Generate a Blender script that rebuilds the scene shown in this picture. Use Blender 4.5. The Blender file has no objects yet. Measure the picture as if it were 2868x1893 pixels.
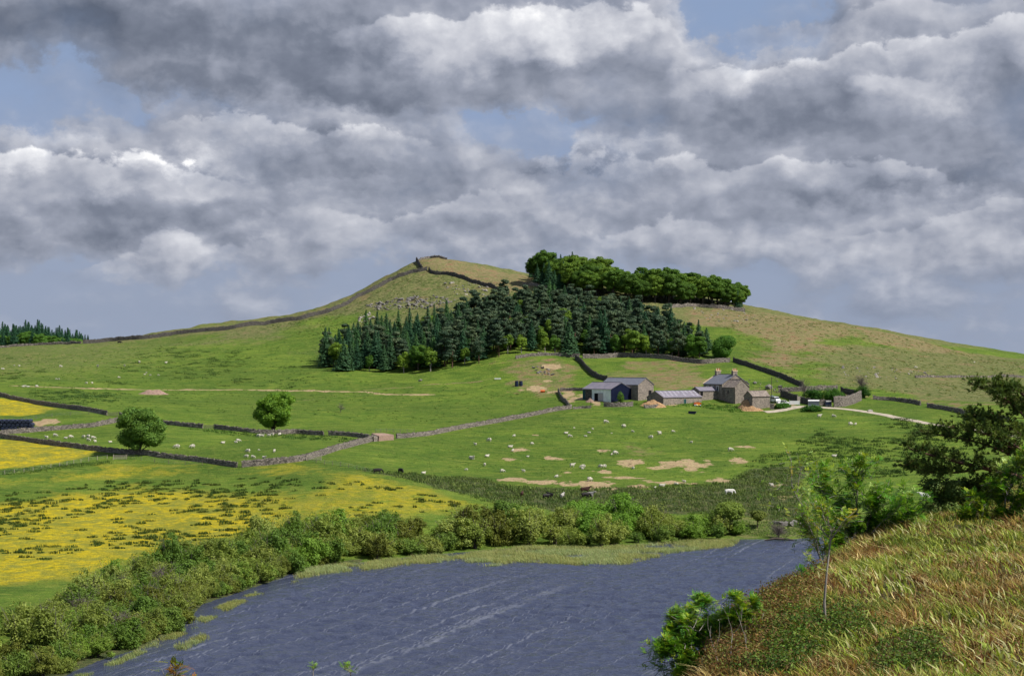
import bpy, bmesh, math, random
import numpy as np
from mathutils import Vector, Matrix
R = math.radians
rng = np.random.default_rng(7)
random.seed(7)
sc = bpy.context.scene
# ---------------------------------------------------------------- camera
F, PYH, ZC = 5178.0, 1012.0, 40.0          # focal length in photo pixels, row of the horizon, eye height
PITCH = math.atan((PYH - 946.5) / F)
cam_d = bpy.data.cameras.new('camera'); cam = bpy.data.objects.new('camera', cam_d)
sc.collection.objects.link(cam)
cam_d.sensor_width = 36; cam_d.lens = 65; cam_d.clip_start = 0.5; cam_d.clip_end = 20000
cam.location = (0, 0, ZC); cam.rotation_euler = (R(90) + PITCH, 0, 0)
sc.camera = cam
# ---------------------------------------------------------------- light
SUN_AZ, SUN_EL = math.atan2(0.93, -0.37), R(50)      # azimuth clockwise from +Y
sun_dir = Vector((math.sin(SUN_AZ) * math.cos(SUN_EL), math.cos(SUN_AZ) * math.cos(SUN_EL), math.sin(SUN_EL)))
sd = bpy.data.lights.new('sun', 'SUN'); sd.energy = 5.0; sd.angle = R(0.5); sd.color = (1.0, 0.95, 0.86)
so = bpy.data.objects.new('sun', sd); sc.collection.objects.link(so)
so.rotation_euler = sun_dir.to_track_quat('Z', 'Y').to_euler(); so.location = (0, 0, 300)
sc.view_settings.view_transform = 'Standard'; sc.view_settings.look = 'None'
sc.view_settings.exposure = 0.28; sc.view_settings.gamma = 1.0
sc.cycles.max_bounces = 6; sc.cycles.diffuse_bounces = 3; sc.cycles.glossy_bounces = 2
sc.cycles.transparent_max_bounces = 8; sc.cycles.transmission_bounces = 2
sc.cycles.use_adaptive_sampling = True; sc.cycles.use_denoising = True
sc.cycles.sample_clamp_indirect = 4

class NT:
    """tiny helper round a node tree"""
    def __init__(s, nt): s.nt = nt; s.n = nt.nodes; s.l = nt.links
    def new(s, t, **k):
        x = s.n.new(t)
        for a, b in k.items(): setattr(x, a, b)
        return x
    def put(s, sock, v):
        if hasattr(v, 'is_output') or isinstance(v, bpy.types.NodeSocket): s.l.new(v, sock)
        elif v is not None: sock.default_value = v
    def m(s, op, a, b=None, c=None, clamp=False):
        x = s.new('ShaderNodeMath', operation=op, use_clamp=clamp)
        for i, v in enumerate((a, b, c)):
            if v is not None: s.put(x.inputs[i], v)
        return x.outputs[0]
    def vm(s, op, a, b=None, sc_=None):
        x = s.new('ShaderNodeVectorMath', operation=op); s.put(x.inputs[0], a)
        if b is not None: s.put(x.inputs[1], b)
        if sc_ is not None: s.put(x.inputs[3], sc_)
        return x.outputs[1] if op in ('LENGTH', 'DOT_PRODUCT', 'DISTANCE') else x.outputs[0]
    def sm(s, v, a, b, lo=0.0, hi=1.0):
        x = s.new('ShaderNodeMapRange', interpolation_type='SMOOTHSTEP'); s.put(x.inputs[0], v)
        for i, q in enumerate((a, b, lo, hi)): s.put(x.inputs[i + 1], q)
        return x.outputs[0]
    def lin(s, v, a, b, lo=0.0, hi=1.0):
        x = s.new('ShaderNodeMapRange'); s.put(x.inputs[0], v)
        for i, q in enumerate((a, b, lo, hi)): s.put(x.inputs[i + 1], q)
        return x.outputs[0]
    def noise(s, vec, scale, det=4, rough=0.55, dist=0.0, dims='3D'):
        x = s.new('ShaderNodeTexNoise', noise_dimensions=dims)
        if vec is not None: s.put(x.inputs['Vector'], vec)
        s.put(x.inputs['Scale'], scale); s.put(x.inputs['Detail'], det); s.put(x.inputs['Roughness'], rough)
        s.put(x.inputs['Distortion'], dist)
        return x.outputs[0]
    def vor(s, vec, scale, feat='F1', out=0, rand=1.0):
        x = s.new('ShaderNodeTexVoronoi', feature=feat); s.put(x.inputs['Vector'], vec); s.put(x.inputs['Scale'], scale)
        s.put(x.inputs['Randomness'], rand)
        return x.outputs[out]
    def mix(s, f, a, b, mode='MIX'):
        x = s.new('ShaderNodeMix', data_type='RGBA', blend_type=mode)
        s.put(x.inputs[0], f)
        s.put(x.inputs[6], a if not isinstance(a, tuple) else (*a[:3], 1)); s.put(x.inputs[7], b if not isinstance(b, tuple) else (*b[:3], 1))
        return x.outputs[2]
    def map(s, vec, loc=(0, 0, 0), rot=(0, 0, 0), scale=(1, 1, 1)):
        x = s.new('ShaderNodeMapping'); s.put(x.inputs[0], vec)
        x.inputs[1].default_value = loc; x.inputs[2].default_value = rot; x.inputs[3].default_value = scale
        return x.outputs[0]
    def comb(s, x_, y_, z_):
        x = s.new('ShaderNodeCombineXYZ')
        for i, v in enumerate((x_, y_, z_)): s.put(x.inputs[i], v)
        return x.outputs[0]
    def sep(s, v):
        x = s.new('ShaderNodeSeparateXYZ'); s.put(x.inputs[0], v); return x.outputs

# ---------------------------------------------------------------- sky: daylight sky with a broken deck of cumulus
V = lambda x, y: (x * 1.20707, y * 1.20707)
def ang(vx, vy):
    """view-sketch position -> (azimuth, elevation) of the sky in radians"""
    px, py = V(vx, vy)
    return math.atan((px - 1434) / F), math.atan((PYH - py) / F)

# layout of the cloud deck: (x, y, half width, half height, weight) -> tables over azimuth x elevation, stored in colour ramps
CL = [(330, 50, 620, 130, .34), (640, 170, 330, 80, .22), (1130, 70, 330, 150, .36), (1450, 60, 150, 120, .30), (1280, 170, 300, 90, .25), (900, 200, 260, 80, .24),
 (230, 470, 330, 110, .34), (-60, 430, 200, 90, .3), (640, 290, 150, 90, .25), (560, 340, 330, 60, .16), (880, 330, 160, 80, .22), (420, 330, 120, 40, .12),
 (1750, 220, 260, 110, .3), (2150, 190, 380, 180, .34), (1600, 390, 340, 70, .26), (2050, 400, 420, 90, .3), (1850, 330, 500, 60, .2), (2300, 60, 150, 80, .2), (2020, 70, 120, 50, .15),
 (950, 500, 260, 60, .20), (1500, 520, 180, 50, .20), (400, 560, 260, 50, .2), (2150, 520, 300, 60, .16), (1300, 480, 900, 60, .12), (750, 420, 200, 60, .16), (1250, 420, 150, 50, .12),
 (60, 215, 260, 45, -.36), (300, 250, 200, 26, -.26), (70, 320, 160, 34, -.34), (1220, 290, 180, 50, -.44), (1240, 345, 80, 20, -.2), (1720, 40, 190, 70, -.38), (1760, 130, 60, 22, -.3),
 (1860, 100, 130, 30, -.25), (1620, 650, 1500, 40, -.12), (300, 720, 600, 60, -.15), (2250, 280, 60, 25, -.22), (1080, 380, 80, 60, -.05), (300, 560, 400, 70, .16), (1000, 480, 300, 60, .2), (1500, 540, 300, 70, .22), (2200, 560, 350, 80, .2), (700, 560, 200, 40, .1), (1150, 200, 120, 40, .1)]
BR = [(1000, 110, 60, 60, .22), (1170, 60, 120, 55, .32), (1340, 60, 110, 70, .24), (1500, 50, 60, 45, .30), (1330, 130, 60, 35, .15), (960, 165, 130, 30, .12), (560, 125, 110, 22, .13), (590, 255, 70, 45, .24), (700, 300, 90, 40, .16), (880, 300, 70, 35, .18), (990, 328, 30, 20, .25),
 (250, 300, 90, 20, .12), (130, 356, 110, 20, .36), (20, 368, 60, 22, .36), (430, 374, 100, 22, .32), (290, 385, 100, 22, .16), (240, 440, 70, 30, .14), (500, 430, 60, 30, .12), (330, 575, 160, 30, .13), (540, 550, 80, 22, .12), (850, 470, 90, 22, .14), (1060, 468, 90, 25, .18), (1470, 515, 90, 34, .18),
 (1220, 573, 50, 20, .12), (1350, 345, 110, 22, .18), (1510, 345, 130, 20, .16), (1540, 375, 70, 26, .10), (1740, 145, 70, 25, .24), (1640, 130, 40, 22, .20), (1890, 130, 110, 22, .22), (2100, 110, 60, 25, .14), (2050, 200, 50, 45, .16), (2200, 240, 60, 40, .15), (1890, 360, 90, 26, .17), (2150, 400, 90, 22, .12), (2250, 20, 130, 30, .12),
 (1650, 185, 120, 40, .12), (1250, 460, 80, 24, .08), (700, 500, 60, 20, .08), (2280, 530, 80, 20, .10), (1920, 630, 90, 22, .10), (1660, 610, 60, 30, .08), (2080, 520, 70, 25, .06),
 (200, 70, 330, 80, -.34), (620, 110, 220, 40, -.18), (790, 95, 60, 55, -.20), (400, 190, 330, 26, -.22), (860, 238, 160, 20, -.24), (1250, 192, 190, 22, -.24), (740, 372, 120, 24, -.20), (700, 410, 200, 20, -.12), (1850, 235, 150, 42, -.20), (2360, 260, 70, 70, -.16), (1700, 262, 90, 24, -.12), (1450, 260, 120, 30, -.10),
 (2080, 440, 340, 22, -.22), (1450, 425, 260, 20, -.14), (2300, 175, 90, 28, -.14), (2050, 150, 60, 22, -.12), (100, 525, 230, 28, -.18), (330, 480, 180, 24, -.12), (560, 480, 80, 30, -.10), (1000, 540, 200, 20, -.08), (1700, 500, 200, 20, -.08), (350, 410, 60, 20, -.06), (2300, 400, 80, 40, -.14)]
NA, NE = 30, 30
A0, A1, E0, E1 = -0.32, 0.32, -0.01, 0.215
ga = np.linspace(A0, A1, NA); ge = np.linspace(E0, E1, NE); GE, GA = np.meshgrid(ge, ga, indexing='ij')
def table(bl, base):
    t = np.full(GA.shape, base)
    for x, y, rx, ry, wt in bl:
        a, e = ang(x, y); t += wt * np.exp(-((GA - a) / (rx * 1.207 / F)) ** 2 - ((GE - e) / (max(ry, 20) * 1.207 / F)) ** 2)
    return t
w = bpy.data.worlds.new('World'); sc.world = w; w.use_nodes = True
T = NT(w.node_tree); T.n.clear()
tc = T.new('ShaderNodeTexCoord'); dx, dy, dz = T.sep(tc.outputs['Generated'])
az = T.m('ARCTAN2', dx, dy); el = T.m('ARCSINE', dz)
def ramp3(fac, f3):
    r_ = T.new('ShaderNodeValToRGB'); T.l.new(fac, r_.inputs[0]); cr = r_.color_ramp; n = f3.shape[1]
    while len(cr.elements) < n: cr.elements.new(0.5)
    for k in range(n): cr.elements[k].position = k / (n - 1)
    for k in range(n): cr.elements[k].color = (*[float(v) for v in f3[:, k]], 1)
    return r_.outputs[0]
def lookup(tab, rank=6):
    """sum of products of one-dimensional tables, three at a time"""
    U, S, Vt = np.linalg.svd(tab, full_matrices=False); tot = None
    for k in range(0, rank, 3):
        fe = U[:, k:k + 3].T; fa = Vt[k:k + 3]
        me_, ma_ = np.abs(fe).max(1), np.abs(fa).max(1)
        ve = T.vm('MULTIPLY_ADD', ramp3(ue, fe / me_[:, None] / 2 + .5), (2, 2, 2)) if False else T.vm('SUBTRACT', ramp3(ue, fe / me_[:, None] / 2 + .5), (.5, .5, .5))
        va = T.vm('SUBTRACT', ramp3(ua, fa / ma_[:, None] / 2 + .5), (.5, .5, .5))
        va = T.vm('MULTIPLY', va, tuple(float(x) for x in 4 * me_ * ma_ * S[k:k + 3]))
        dt = T.vm('DOT_PRODUCT', ve, va); tot = dt if tot is None else T.m('ADD', tot, dt)
    return tot
ey = T.m('POWER', T.m('MAXIMUM', T.m('ADD', el, 0.012), 0.0), 0.80)
q = T.comb(az, T.m('MULTIPLY', ey, 1.15), 0.0)
wn = T.new('ShaderNodeTexNoise', noise_dimensions='2D'); T.l.new(q, wn.inputs['Vector']); wn.inputs['Scale'].default_value = 22; wn.inputs['Detail'].default_value = 6; wn.inputs['Roughness'].default_value = 0.62
wv = T.vm('SUBTRACT', wn.outputs[1], (.5, .5, .5))
# the layout is looked up through a warped direction, which gives it ragged, billowing outlines
Pw = T.vm('ADD', T.comb(az, el, 0.0), T.vm('MULTIPLY', wv, (0.090, 0.040, 0)))
awx, awy, _z = T.sep(Pw)
ua = T.lin(awx, A0, A1); ue = T.lin(awy, E0, E1)
Ld = lookup(table(CL, 0.0), 9); Lb = lookup(table(BR, 0.0), 12)
q2 = T.vm('ADD', q, T.vm('SCALE', wv, None, 0.012))
def puffs(v):
    """rounded cauliflower heads: fractal cells plus soft noise"""
    x = T.new('ShaderNodeTexVoronoi', feature='F1', voronoi_dimensions='2D'); T.l.new(v, x.inputs['Vector']); x.inputs['Scale'].default_value = 17
    x.inputs['Detail'].default_value = 3.0; x.inputs['Roughness'].default_value = 0.55; x.inputs['Lacunarity'].default_value = 2.1
    x.normalize = True
    return T.m('ADD', T.m('MULTIPLY', T.m('SUBTRACT', 1.0, x.outputs[0]), 0.55), T.m('MULTIPLY', T.noise(v, 12.0, 7, 0.55, 0.0, '2D'), 0.75))
na = puffs(q2); nb_ = puffs(T.vm('ADD', q2, (0.0060, 0.0110, 0)))
big = T.noise(q, 4.0, 2, 0.5, 0, '2D')
D0 = T.m('ADD', T.m('ADD', T.m('MULTIPLY', T.m('SUBTRACT', na, 0.5), 0.9), T.m('MULTIPLY', big, 0.25)), T.m('ADD', T.m('MULTIPLY', Ld, 0.85), T.sm(el, 0.20, 0.42, 0.10, -0.04)))
alpha = T.m('ADD', T.m('MULTIPLY', T.sm(D0, 0.36, 0.50), 0.50), T.m('MULTIPLY', T.sm(D0, 0.20, 0.75), 0.50))
thick = T.sm(D0, 0.70, 1.15)
b = T.m('ADD', T.m('MULTIPLY', T.m('SUBTRACT', na, nb_), 1.15), T.m('ADD', 0.495, T.m('MULTIPLY', Lb, 1.10)))
b = T.m('SUBTRACT', b, T.m('MULTIPLY', thick, 0.07))
b = T.m('ADD', b, T.m('MULTIPLY', T.m('SUBTRACT', na, 0.84), 0.22))
# heads of the separate cloud banks: a crisp, lumpy, sunlit upper outline over a darker body
BANKS = [([(-300, 330), (0, 352), (60, 356), (110, 344), (170, 360), (230, 374), (300, 364), (380, 358), (450, 364), (520, 384), (580, 400)], .34),
         ([(330, 310), (450, 262), (520, 228), (600, 214), (660, 236), (720, 262), (800, 280), (880, 268), (950, 288), (1010, 316), (1060, 330)], .24),
         ([(760, 90), (880, 40), (960, 20), (1030, 60), (1080, 10), (1180, -10), (1300, -20), (1480, 0), (1560, 34), (1620, 60)], .26),
         ([(1540, 170), (1630, 122), (1700, 112), (1760, 140), (1850, 120), (1950, 138), (2050, 112), (2150, 92), (2300, 60), (2700, 60)], .26),
         ([(1150, 400), (1240, 375), (1300, 345), (1400, 326), (1500, 320), (1600, 338), (1700, 362), (1800, 350), (1900, 344), (2050, 362), (2200, 380), (2300, 400)], .20),
         ([(680, 480), (760, 470), (850, 455), (930, 466), (1000, 450), (1080, 444), (1150, 460), (1220, 470)], .17),
         ([(1300, 530), (1390, 505), (1450, 484), (1550, 498), (1640, 520), (1700, 530)], .17),
         ([(100, 590), (230, 570), (300, 545), (400, 540), (480, 530), (560, 545), (680, 560)], .14), ([(1900, 560), (2060, 520), (2200, 500), (2300, 470), (2500, 450)], .12),
         ([(620, 400), (700, 385), (800, 392), (900, 386), (1000, 400)], .10), ([(1900, 215), (2000, 178), (2090, 186), (2180, 215), (2260, 230)], .16), ([(1650, 60), (1900, 50), (2000, 22), (2150, 5), (2400, -10)], .14)]
bumpv = T.m('ADD', T.m('MULTIPLY', T.m('SUBTRACT', na, 0.84), 0.046), T.m('MULTIPLY', T.m('SUBTRACT', T.noise(q2, 34.0, 5, 0.65, 0, '2D'), 0.5), 0.016))
elb = T.m('SUBTRACT', el, bumpv)
for k0 in range(0, len(BANKS), 3):
    grp = BANKS[k0:k0 + 3]; tabs = np.zeros((3, 32)); vis = np.zeros((3, 32)); aa = np.linspace(A0, A1, 32)
    for k, (pl, st_) in enumerate(grp):
        P2 = np.array([ang(*p_) for p_ in pl]); tabs[k] = np.interp(aa, P2[:, 0], P2[:, 1]); inn = np.clip((aa - P2[0, 0]) / .035, 0, 1) * np.clip((P2[-1, 0] - aa) / .035, 0, 1); vis[k] = inn * st_ * 2
    rt = T.sep(ramp3(T.lin(az, A0, A1), np.clip(tabs * 4, 0, 1))); rv_ = T.sep(ramp3(T.lin(az, A0, A1), vis))
    for k in range(len(grp)):
        s_ = T.m('SUBTRACT', T.m('MULTIPLY', rt[k], 0.25), elb)
        inside_ = T.sm(s_, -0.0012, 0.0022); body = T.m('EXPONENT', T.m('MULTIPLY', T.m('MAXIMUM', s_, 0.0), -62.0))
        halo = T.m('MULTIPLY', T.m('SUBTRACT', 1.0, inside_), T.m('EXPONENT', T.m('MULTIPLY', T.m('MAXIMUM', T.m('MULTIPLY', s_, -1.0), 0.0), -110.0)))
        up_ = T.m('SUBTRACT', T.m('MULTIPLY', inside_, body), T.m('MULTIPLY', halo, 0.35))
        b = T.m('ADD', b, T.m('MULTIPLY', T.m('MULTIPLY', up_, rv_[k]), 0.40))
        alpha = T.m('MAXIMUM', alpha, T.m('MULTIPLY', T.m('MULTIPLY', inside_, body), T.m('MINIMUM', T.m('MULTIPLY', rv_[k], 3.0), 1.0)))
b = T.m('MINIMUM', T.m('MAXIMUM', b, 0.0), 1.0)
ramp = T.new('ShaderNodeValToRGB'); T.l.new(b, ramp.inputs[0])
e_ = ramp.color_ramp.elements
e_[0].position = 0.0; e_[0].color = (0.090, 0.108, 0.150, 1); e_[1].position = 1.0; e_[1].color = (0.84, 0.84, 0.85, 1)
for p_, c_ in ((0.28, (0.165, 0.187, 0.242, 1)), (0.5, (0.275, 0.298, 0.365, 1)), (0.72, (0.45, 0.465, 0.52, 1)), (0.88, (0.62, 0.63, 0.67, 1))):
    k = e_.new(p_); k.color = c_
hz = T.sm(el, 0.000, 0.060, 0.40, 1.0)            # haze veils the low clouds
alpha2 = T.m('MULTIPLY', T.m('MAXIMUM', alpha, T.m('MULTIPLY', T.sm(na, 0.60, 0.98), 0.55)), hz)
sky = T.new('ShaderNodeTexSky', sky_type='NISHITA', sun_disc=False, sun_elevation=SUN_EL, sun_rotation=SUN_AZ)
sky.altitude = 300; sky.air_density = 1.2; sky.dust_density = 1.5
skyc = T.vm('SCALE', sky.outputs[0], None, 0.085)
blue = T.mix(T.sm(el, 0.10, 0.5, 0.85, 0.0), skyc, (0.215, 0.285, 0.46))
blue = T.mix(T.sm(el, 0.14, 0.0, 0.0, 0.9), blue, (0.262, 0.305, 0.400))
col = T.mix(alpha2, blue, ramp.outputs[0])
col = T.mix(T.sm(el, -0.06, -0.005, 0.0, 1.0), (0.10, 0.13, 0.08), col)
bg = T.new('ShaderNodeBackground'); T.l.new(col, bg.inputs[0]); bg.inputs[1].default_value = 1.0
wo = T.new('ShaderNodeOutputWorld'); T.l.new(bg.outputs[0], wo.inputs[0])
w.cycles.sampling_method = 'MANUAL'; w.cycles.sample_map_resolution = 512
# ---------------------------------------------------------------- view geometry
cp, sp_ = math.cos(PITCH), math.sin(PITCH)
def project(X, Y, Z):
    dz = Z - ZC; yc = Y * cp + dz * sp_; zc = -Y * sp_ + dz * cp
    yc = np.maximum(yc, 0.1)
    return 1434 + F * X / yc, 946.5 - F * zc / yc
def ray(px, py):
    x = (px - 1434) / F; z = (946.5 - py) / F
    return np.array([x, cp - z * sp_, sp_ + z * cp])       # y-ish forward, scale 1
def at_d(px, py, d):
    r = ray(px, py); t = d / r[1]
    return r * t + np.array([0, 0, ZC])
# ---------------------------------------------------------------- terrain: a smooth surface through surveyed points (column, row, distance)
CP = []
def c(px, *yd):
    for y, d_ in yd: CP.append(at_d(px, y, d_))
for px in (-500, 0):
    c(px, (1726, 279), (1569, 350), (1450, 415), (1328, 482), (1219, 545), (1110, 640), (1050, 740), (990, 860), (973, 900))
c(400, (1750, 281), (1569, 350), (1450, 415), (1328, 480), (1270, 505), (1219, 545), (1150, 605), (1090, 675), (1000, 800), (946, 900))
c(700, (1650, 318), (1450, 412), (1328, 474), (1300, 486), (1225, 545), (1150, 612), (1085, 690), (1000, 790), (905, 900))
c(845, (885, 905)); c(966, (846, 920)); c(1086, (772, 950)); c(1165, (724, 962)); c(1255, (728, 980)); c(1473, (766, 965)); c(1380, (746, 985))
c(966, (1497, 392), (1424, 421), (1328, 466), (1280, 494), (1225, 545), (1150, 618), (1045, 716), (950, 820))
c(1100, (900, 850), (860, 880)); c(1200, (1040, 715), (960, 790), (880, 850), (800, 920)); c(1330, (860, 840))
c(1328, (1412, 431), (1364, 462), (1304, 500), (1207, 560), (1120, 640), (1060, 690))
c(1450, (990, 722), (900, 800), (820, 890))
c(1690, (1449, 436), (1364, 470), (1304, 502), (1207, 562), (1125, 618), (1060, 668), (1000, 720), (925, 780), (838, 850), (795, 900))
c(1530, (787, 900), (1100, 650), (1150, 605))
c(1900, (1500, 423), (1420, 448), (1330, 490), (1220, 556), (1125, 622), (1060, 665), (1008, 710), (900, 800), (852, 848), (822, 885))
c(2094, (1460, 435), (1300, 508), (1200, 568), (1140, 618), (1090, 650), (1020, 700), (930, 770), (867, 850))
c(2300, (1420, 450), (1300, 508), (1200, 566), (1140, 612), (1100, 640), (1050, 680), (980, 745))
c(2354, (903, 862)); c(2535, (938, 842)); c(2752, (985, 822)); c(2868, (1007, 805))
c(2500, (1440, 442), (1328, 492), (1240, 540), (1170, 585), (1129, 622), (1060, 690), (990, 760))
c(2760, (1449, 432), (1328, 482), (1240, 535), (1200, 556), (1159, 592), (1086, 680), (1030, 745))
c(3300, (1449, 425), (1328, 475), (1200, 550), (1100, 660), (1045, 790))
for x_, y_, d_ in ((640, 899, 925), (772, 887, 925), (893, 862, 930), (966, 836, 940), (1062, 784, 955), (1110, 756, 960)): c(x_, (y_, d_))
for x_, y_, d_ in ((640, 899, 990), (772, 887, 990), (893, 862, 1000), (966, 836, 1010), (1062, 784, 1020)):
    q_ = at_d(x_, y_, d_); q_[2] -= 9; CP.append(q_)
# beyond the ridges
for px, d0, z0 in ((-500, 1150, 26), (0, 1150, 33), (400, 1150, 33), (700, 1150, 42), (1165, 1250, 62), (1400, 1250, 64), (1700, 1150, 66), (2094, 1080, 52), (2500, 1080, 30), (3300, 1050, 16)):
    CP.append(np.array([(px - 1434) / F * d0, d0, z0]))
for px, d0, z0 in ((-500, 1420, 50), (-100, 1400, 49), (200, 1400, 47.5), (420, 1430, 38), (900, 1500, 20), (1500, 1600, 20), (2200, 1500, 10), (3300, 1500, 5)):
    CP.append(np.array([(px - 1434) / F * d0, d0, z0]))
for px in (-500, 500, 1500, 2500, 3300):
    CP.append(np.array([(px - 1434) / F * 2200, 2200, 10]))
# shoreline of the lake (column,row in the photo -> z = 0)
SH = [(60, 1893), (170, 1893), (277, 1847), (398, 1811), (507, 1750), (567, 1690), (676, 1654), (785, 1618), (845, 1591), (966, 1579), (1159, 1556), (1448, 1533), (1690, 1531), (1931, 1515), (2076, 1509), (2209, 1509), (2294, 1503), (2380, 1500), (2520, 1497)]
shore = [tuple(at_d(x, y, ZC * F / (y - PYH))[:2]) for x, y in SH]
lake = shore + [(88, 360), (80, 300), (60, 240), (45, 180), (38, 120), (20, 60), (-30, 50), (-60, 80), (-74, 130), (-70, 190)]
lake = np.array(lake)
for x, y in shore[2:-1]: CP.append(np.array([x, y, 0.4]))
for x, y in lake[len(shore):]: CP.append(np.array([x + (25 if x > 0 else -25), y, 1.0]))
for x, y in ((-150, 100), (-130, 200), (-190, 200), (140, 200), (160, 350), (120, 100)): CP.append(np.array([x, y, 3.0]))
CP = np.array(CP)
S_ = 100.0
cx = CP[:, :2] / S_
def phi(r2): return 0.5 * r2 * np.log(r2 + 1e-9)
A = phi(((cx[:, None] - cx[None]) ** 2).sum(-1)); A[np.diag_indices(len(A))] += 0.004
Pm = np.c_[np.ones(len(cx)), cx]
M_ = np.block([[A, Pm], [Pm.T, np.zeros((3, 3))]])
sol = np.linalg.solve(M_, np.r_[CP[:, 2], 0, 0, 0]); wts, aff = sol[:-3], sol[-3:]
def sdist(X, Y, poly):
    """signed distance to polygon, + inside"""
    X = np.asarray(X, float); Y = np.asarray(Y, float)
    best = np.full(X.shape, 1e18); ins = np.zeros(X.shape, bool); n = len(poly)
    for i in range(n):
        x0, y0 = poly[i]; x1, y1 = poly[(i + 1) % n]
        ex, ey_ = x1 - x0, y1 - y0; L2 = ex * ex + ey_ * ey_ + 1e-12
        t = np.clip(((X - x0) * ex + (Y - y0) * ey_) / L2, 0, 1)
        best = np.minimum(best, (X - x0 - t * ex) ** 2 + (Y - y0 - t * ey_) ** 2)
        cr = ((y0 > Y) != (y1 > Y)) & (X < (x1 - x0) * (Y - y0) / (y1 - y0 + 1e-12) + x0)
        ins ^= cr
    return np.sqrt(best) * np.where(ins, 1, -1)
def ldist(X, Y, line):
    best = np.full(np.shape(X), 1e18)
    for (x0, y0), (x1, y1) in zip(line[:-1], line[1:]):
        ex, ey_ = x1 - x0, y1 - y0; L2 = ex * ex + ey_ * ey_ + 1e-12
        t = np.clip(((X - x0) * ex + (Y - y0) * ey_) / L2, 0, 1)
        best = np.minimum(best, (X - x0 - t * ex) ** 2 + (Y - y0 - t * ey_) ** 2)
    return np.sqrt(best)
# value noise on a periodic lattice
_lat = rng.random((256, 256))
def vnoise(x, y):
    xi = np.floor(x).astype(int); yi = np.floor(y).astype(int); fx = x - xi; fy = y - yi
    fx = fx * fx * (3 - 2 * fx); fy = fy * fy * (3 - 2 * fy)
    g_ = lambda a, b_: _lat[a & 255, b_ & 255]
    return (g_(xi, yi) * (1 - fx) + g_(xi + 1, yi) * fx) * (1 - fy) + (g_(xi, yi + 1) * (1 - fx) + g_(xi + 1, yi + 1) * fx) * fy
def fbm(x, y, o=4, r=0.5):
    s, a, t = 0, 1.0, 0
    for i in range(o): s = s + a * vnoise(x + 17.3 * i, y + 9.1 * i); t += a; a *= r; x = x * 2.03; y = y * 2.03
    return s / t
def sstep(v, a, b): t = np.clip((v - a) / (b - a), 0, 1); return t * t * (3 - 2 * t)
def H(X, Y):
    X = np.atleast_1d(np.asarray(X, float)); Y = np.atleast_1d(np.asarray(Y, float)); out = np.empty(X.shape)
    fx, fy = X.ravel(), Y.ravel(); o = np.empty(fx.shape)
    for i in range(0, len(fx), 20000):
        a, b_ = fx[i:i + 20000], fy[i:i + 20000]
        bx = np.clip(a, -1200, 1200) / S_; by = np.clip(b_, 60, 2200) / S_
        z = aff[0] + aff[1] * bx + aff[2] * by
        r2 = (bx[:, None] - cx[None, :, 0]) ** 2 + (by[:, None] - cx[None, :, 1]) ** 2
        z = z + phi(r2) @ wts
        far = sstep(b_, 1500, 2200); z = z * (1 - far) + 8 * far
        sd_ = sdist(a, b_, lake)
        rough = sstep(-sd_, 2, 60) * (1 - sstep(b_, 2000, 2600))
        z = z + rough * ((fbm(a / 45, b_ / 45, 3) - .5) * 2.6 + (fbm(a / 9 + 5, b_ / 9, 3) - .5) * 0.7 * (0.6 + sstep(b_, 600, 900)))
        hill = sstep(b_, 760, 900) * (1 - sstep(b_, 1050, 1200)) * sstep(z, 42, 60)
        z = z + hill * (np.abs(fbm(a / 14 + 3, b_ / 6, 4) - .5) * 3.2 - .8)
        land = np.maximum(z, 0.12 + 0.02 * np.clip(-sd_, 0, 200))
        near = np.clip(-sd_ / 14, 0, 1); land = land * near + (0.06 + 0.03 * np.clip(-sd_, 0, 14)) * (1 - near)
        z = np.where(sd_ > 0, -np.minimum(2.2, 0.02 + 0.12 * sd_), land)
        o[i:i + 20000] = z
    return o.reshape(X.shape)
def ground(px, py, d0=200, d1=1700):
    """where the sight line through a photo position first meets the ground"""
    r = ray(px, py); ds = np.arange(d0, d1, 1.5)
    t = ds / r[1]; X = r[0] * t; Z = ZC + r[2] * t
    h = H(X, ds); k = np.nonzero(h >= Z)[0]
    if len(k) == 0 or k[0] == 0:
        i = int(np.argmax(h - Z)); return np.array([X[i], ds[i], h[i]])
    i = k[0]; f0, f1 = Z[i - 1] - h[i - 1], Z[i] - h[i]; u = f0 / (f0 - f1)
    x = X[i - 1] + u * (X[i] - X[i - 1]); y = ds[i - 1] + u * 1.5
    return np.array([x, y, float(H(x, y)[0])])
def gpoly(pts): return np.array([ground(*V(*p))[:2] for p in pts])

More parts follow.
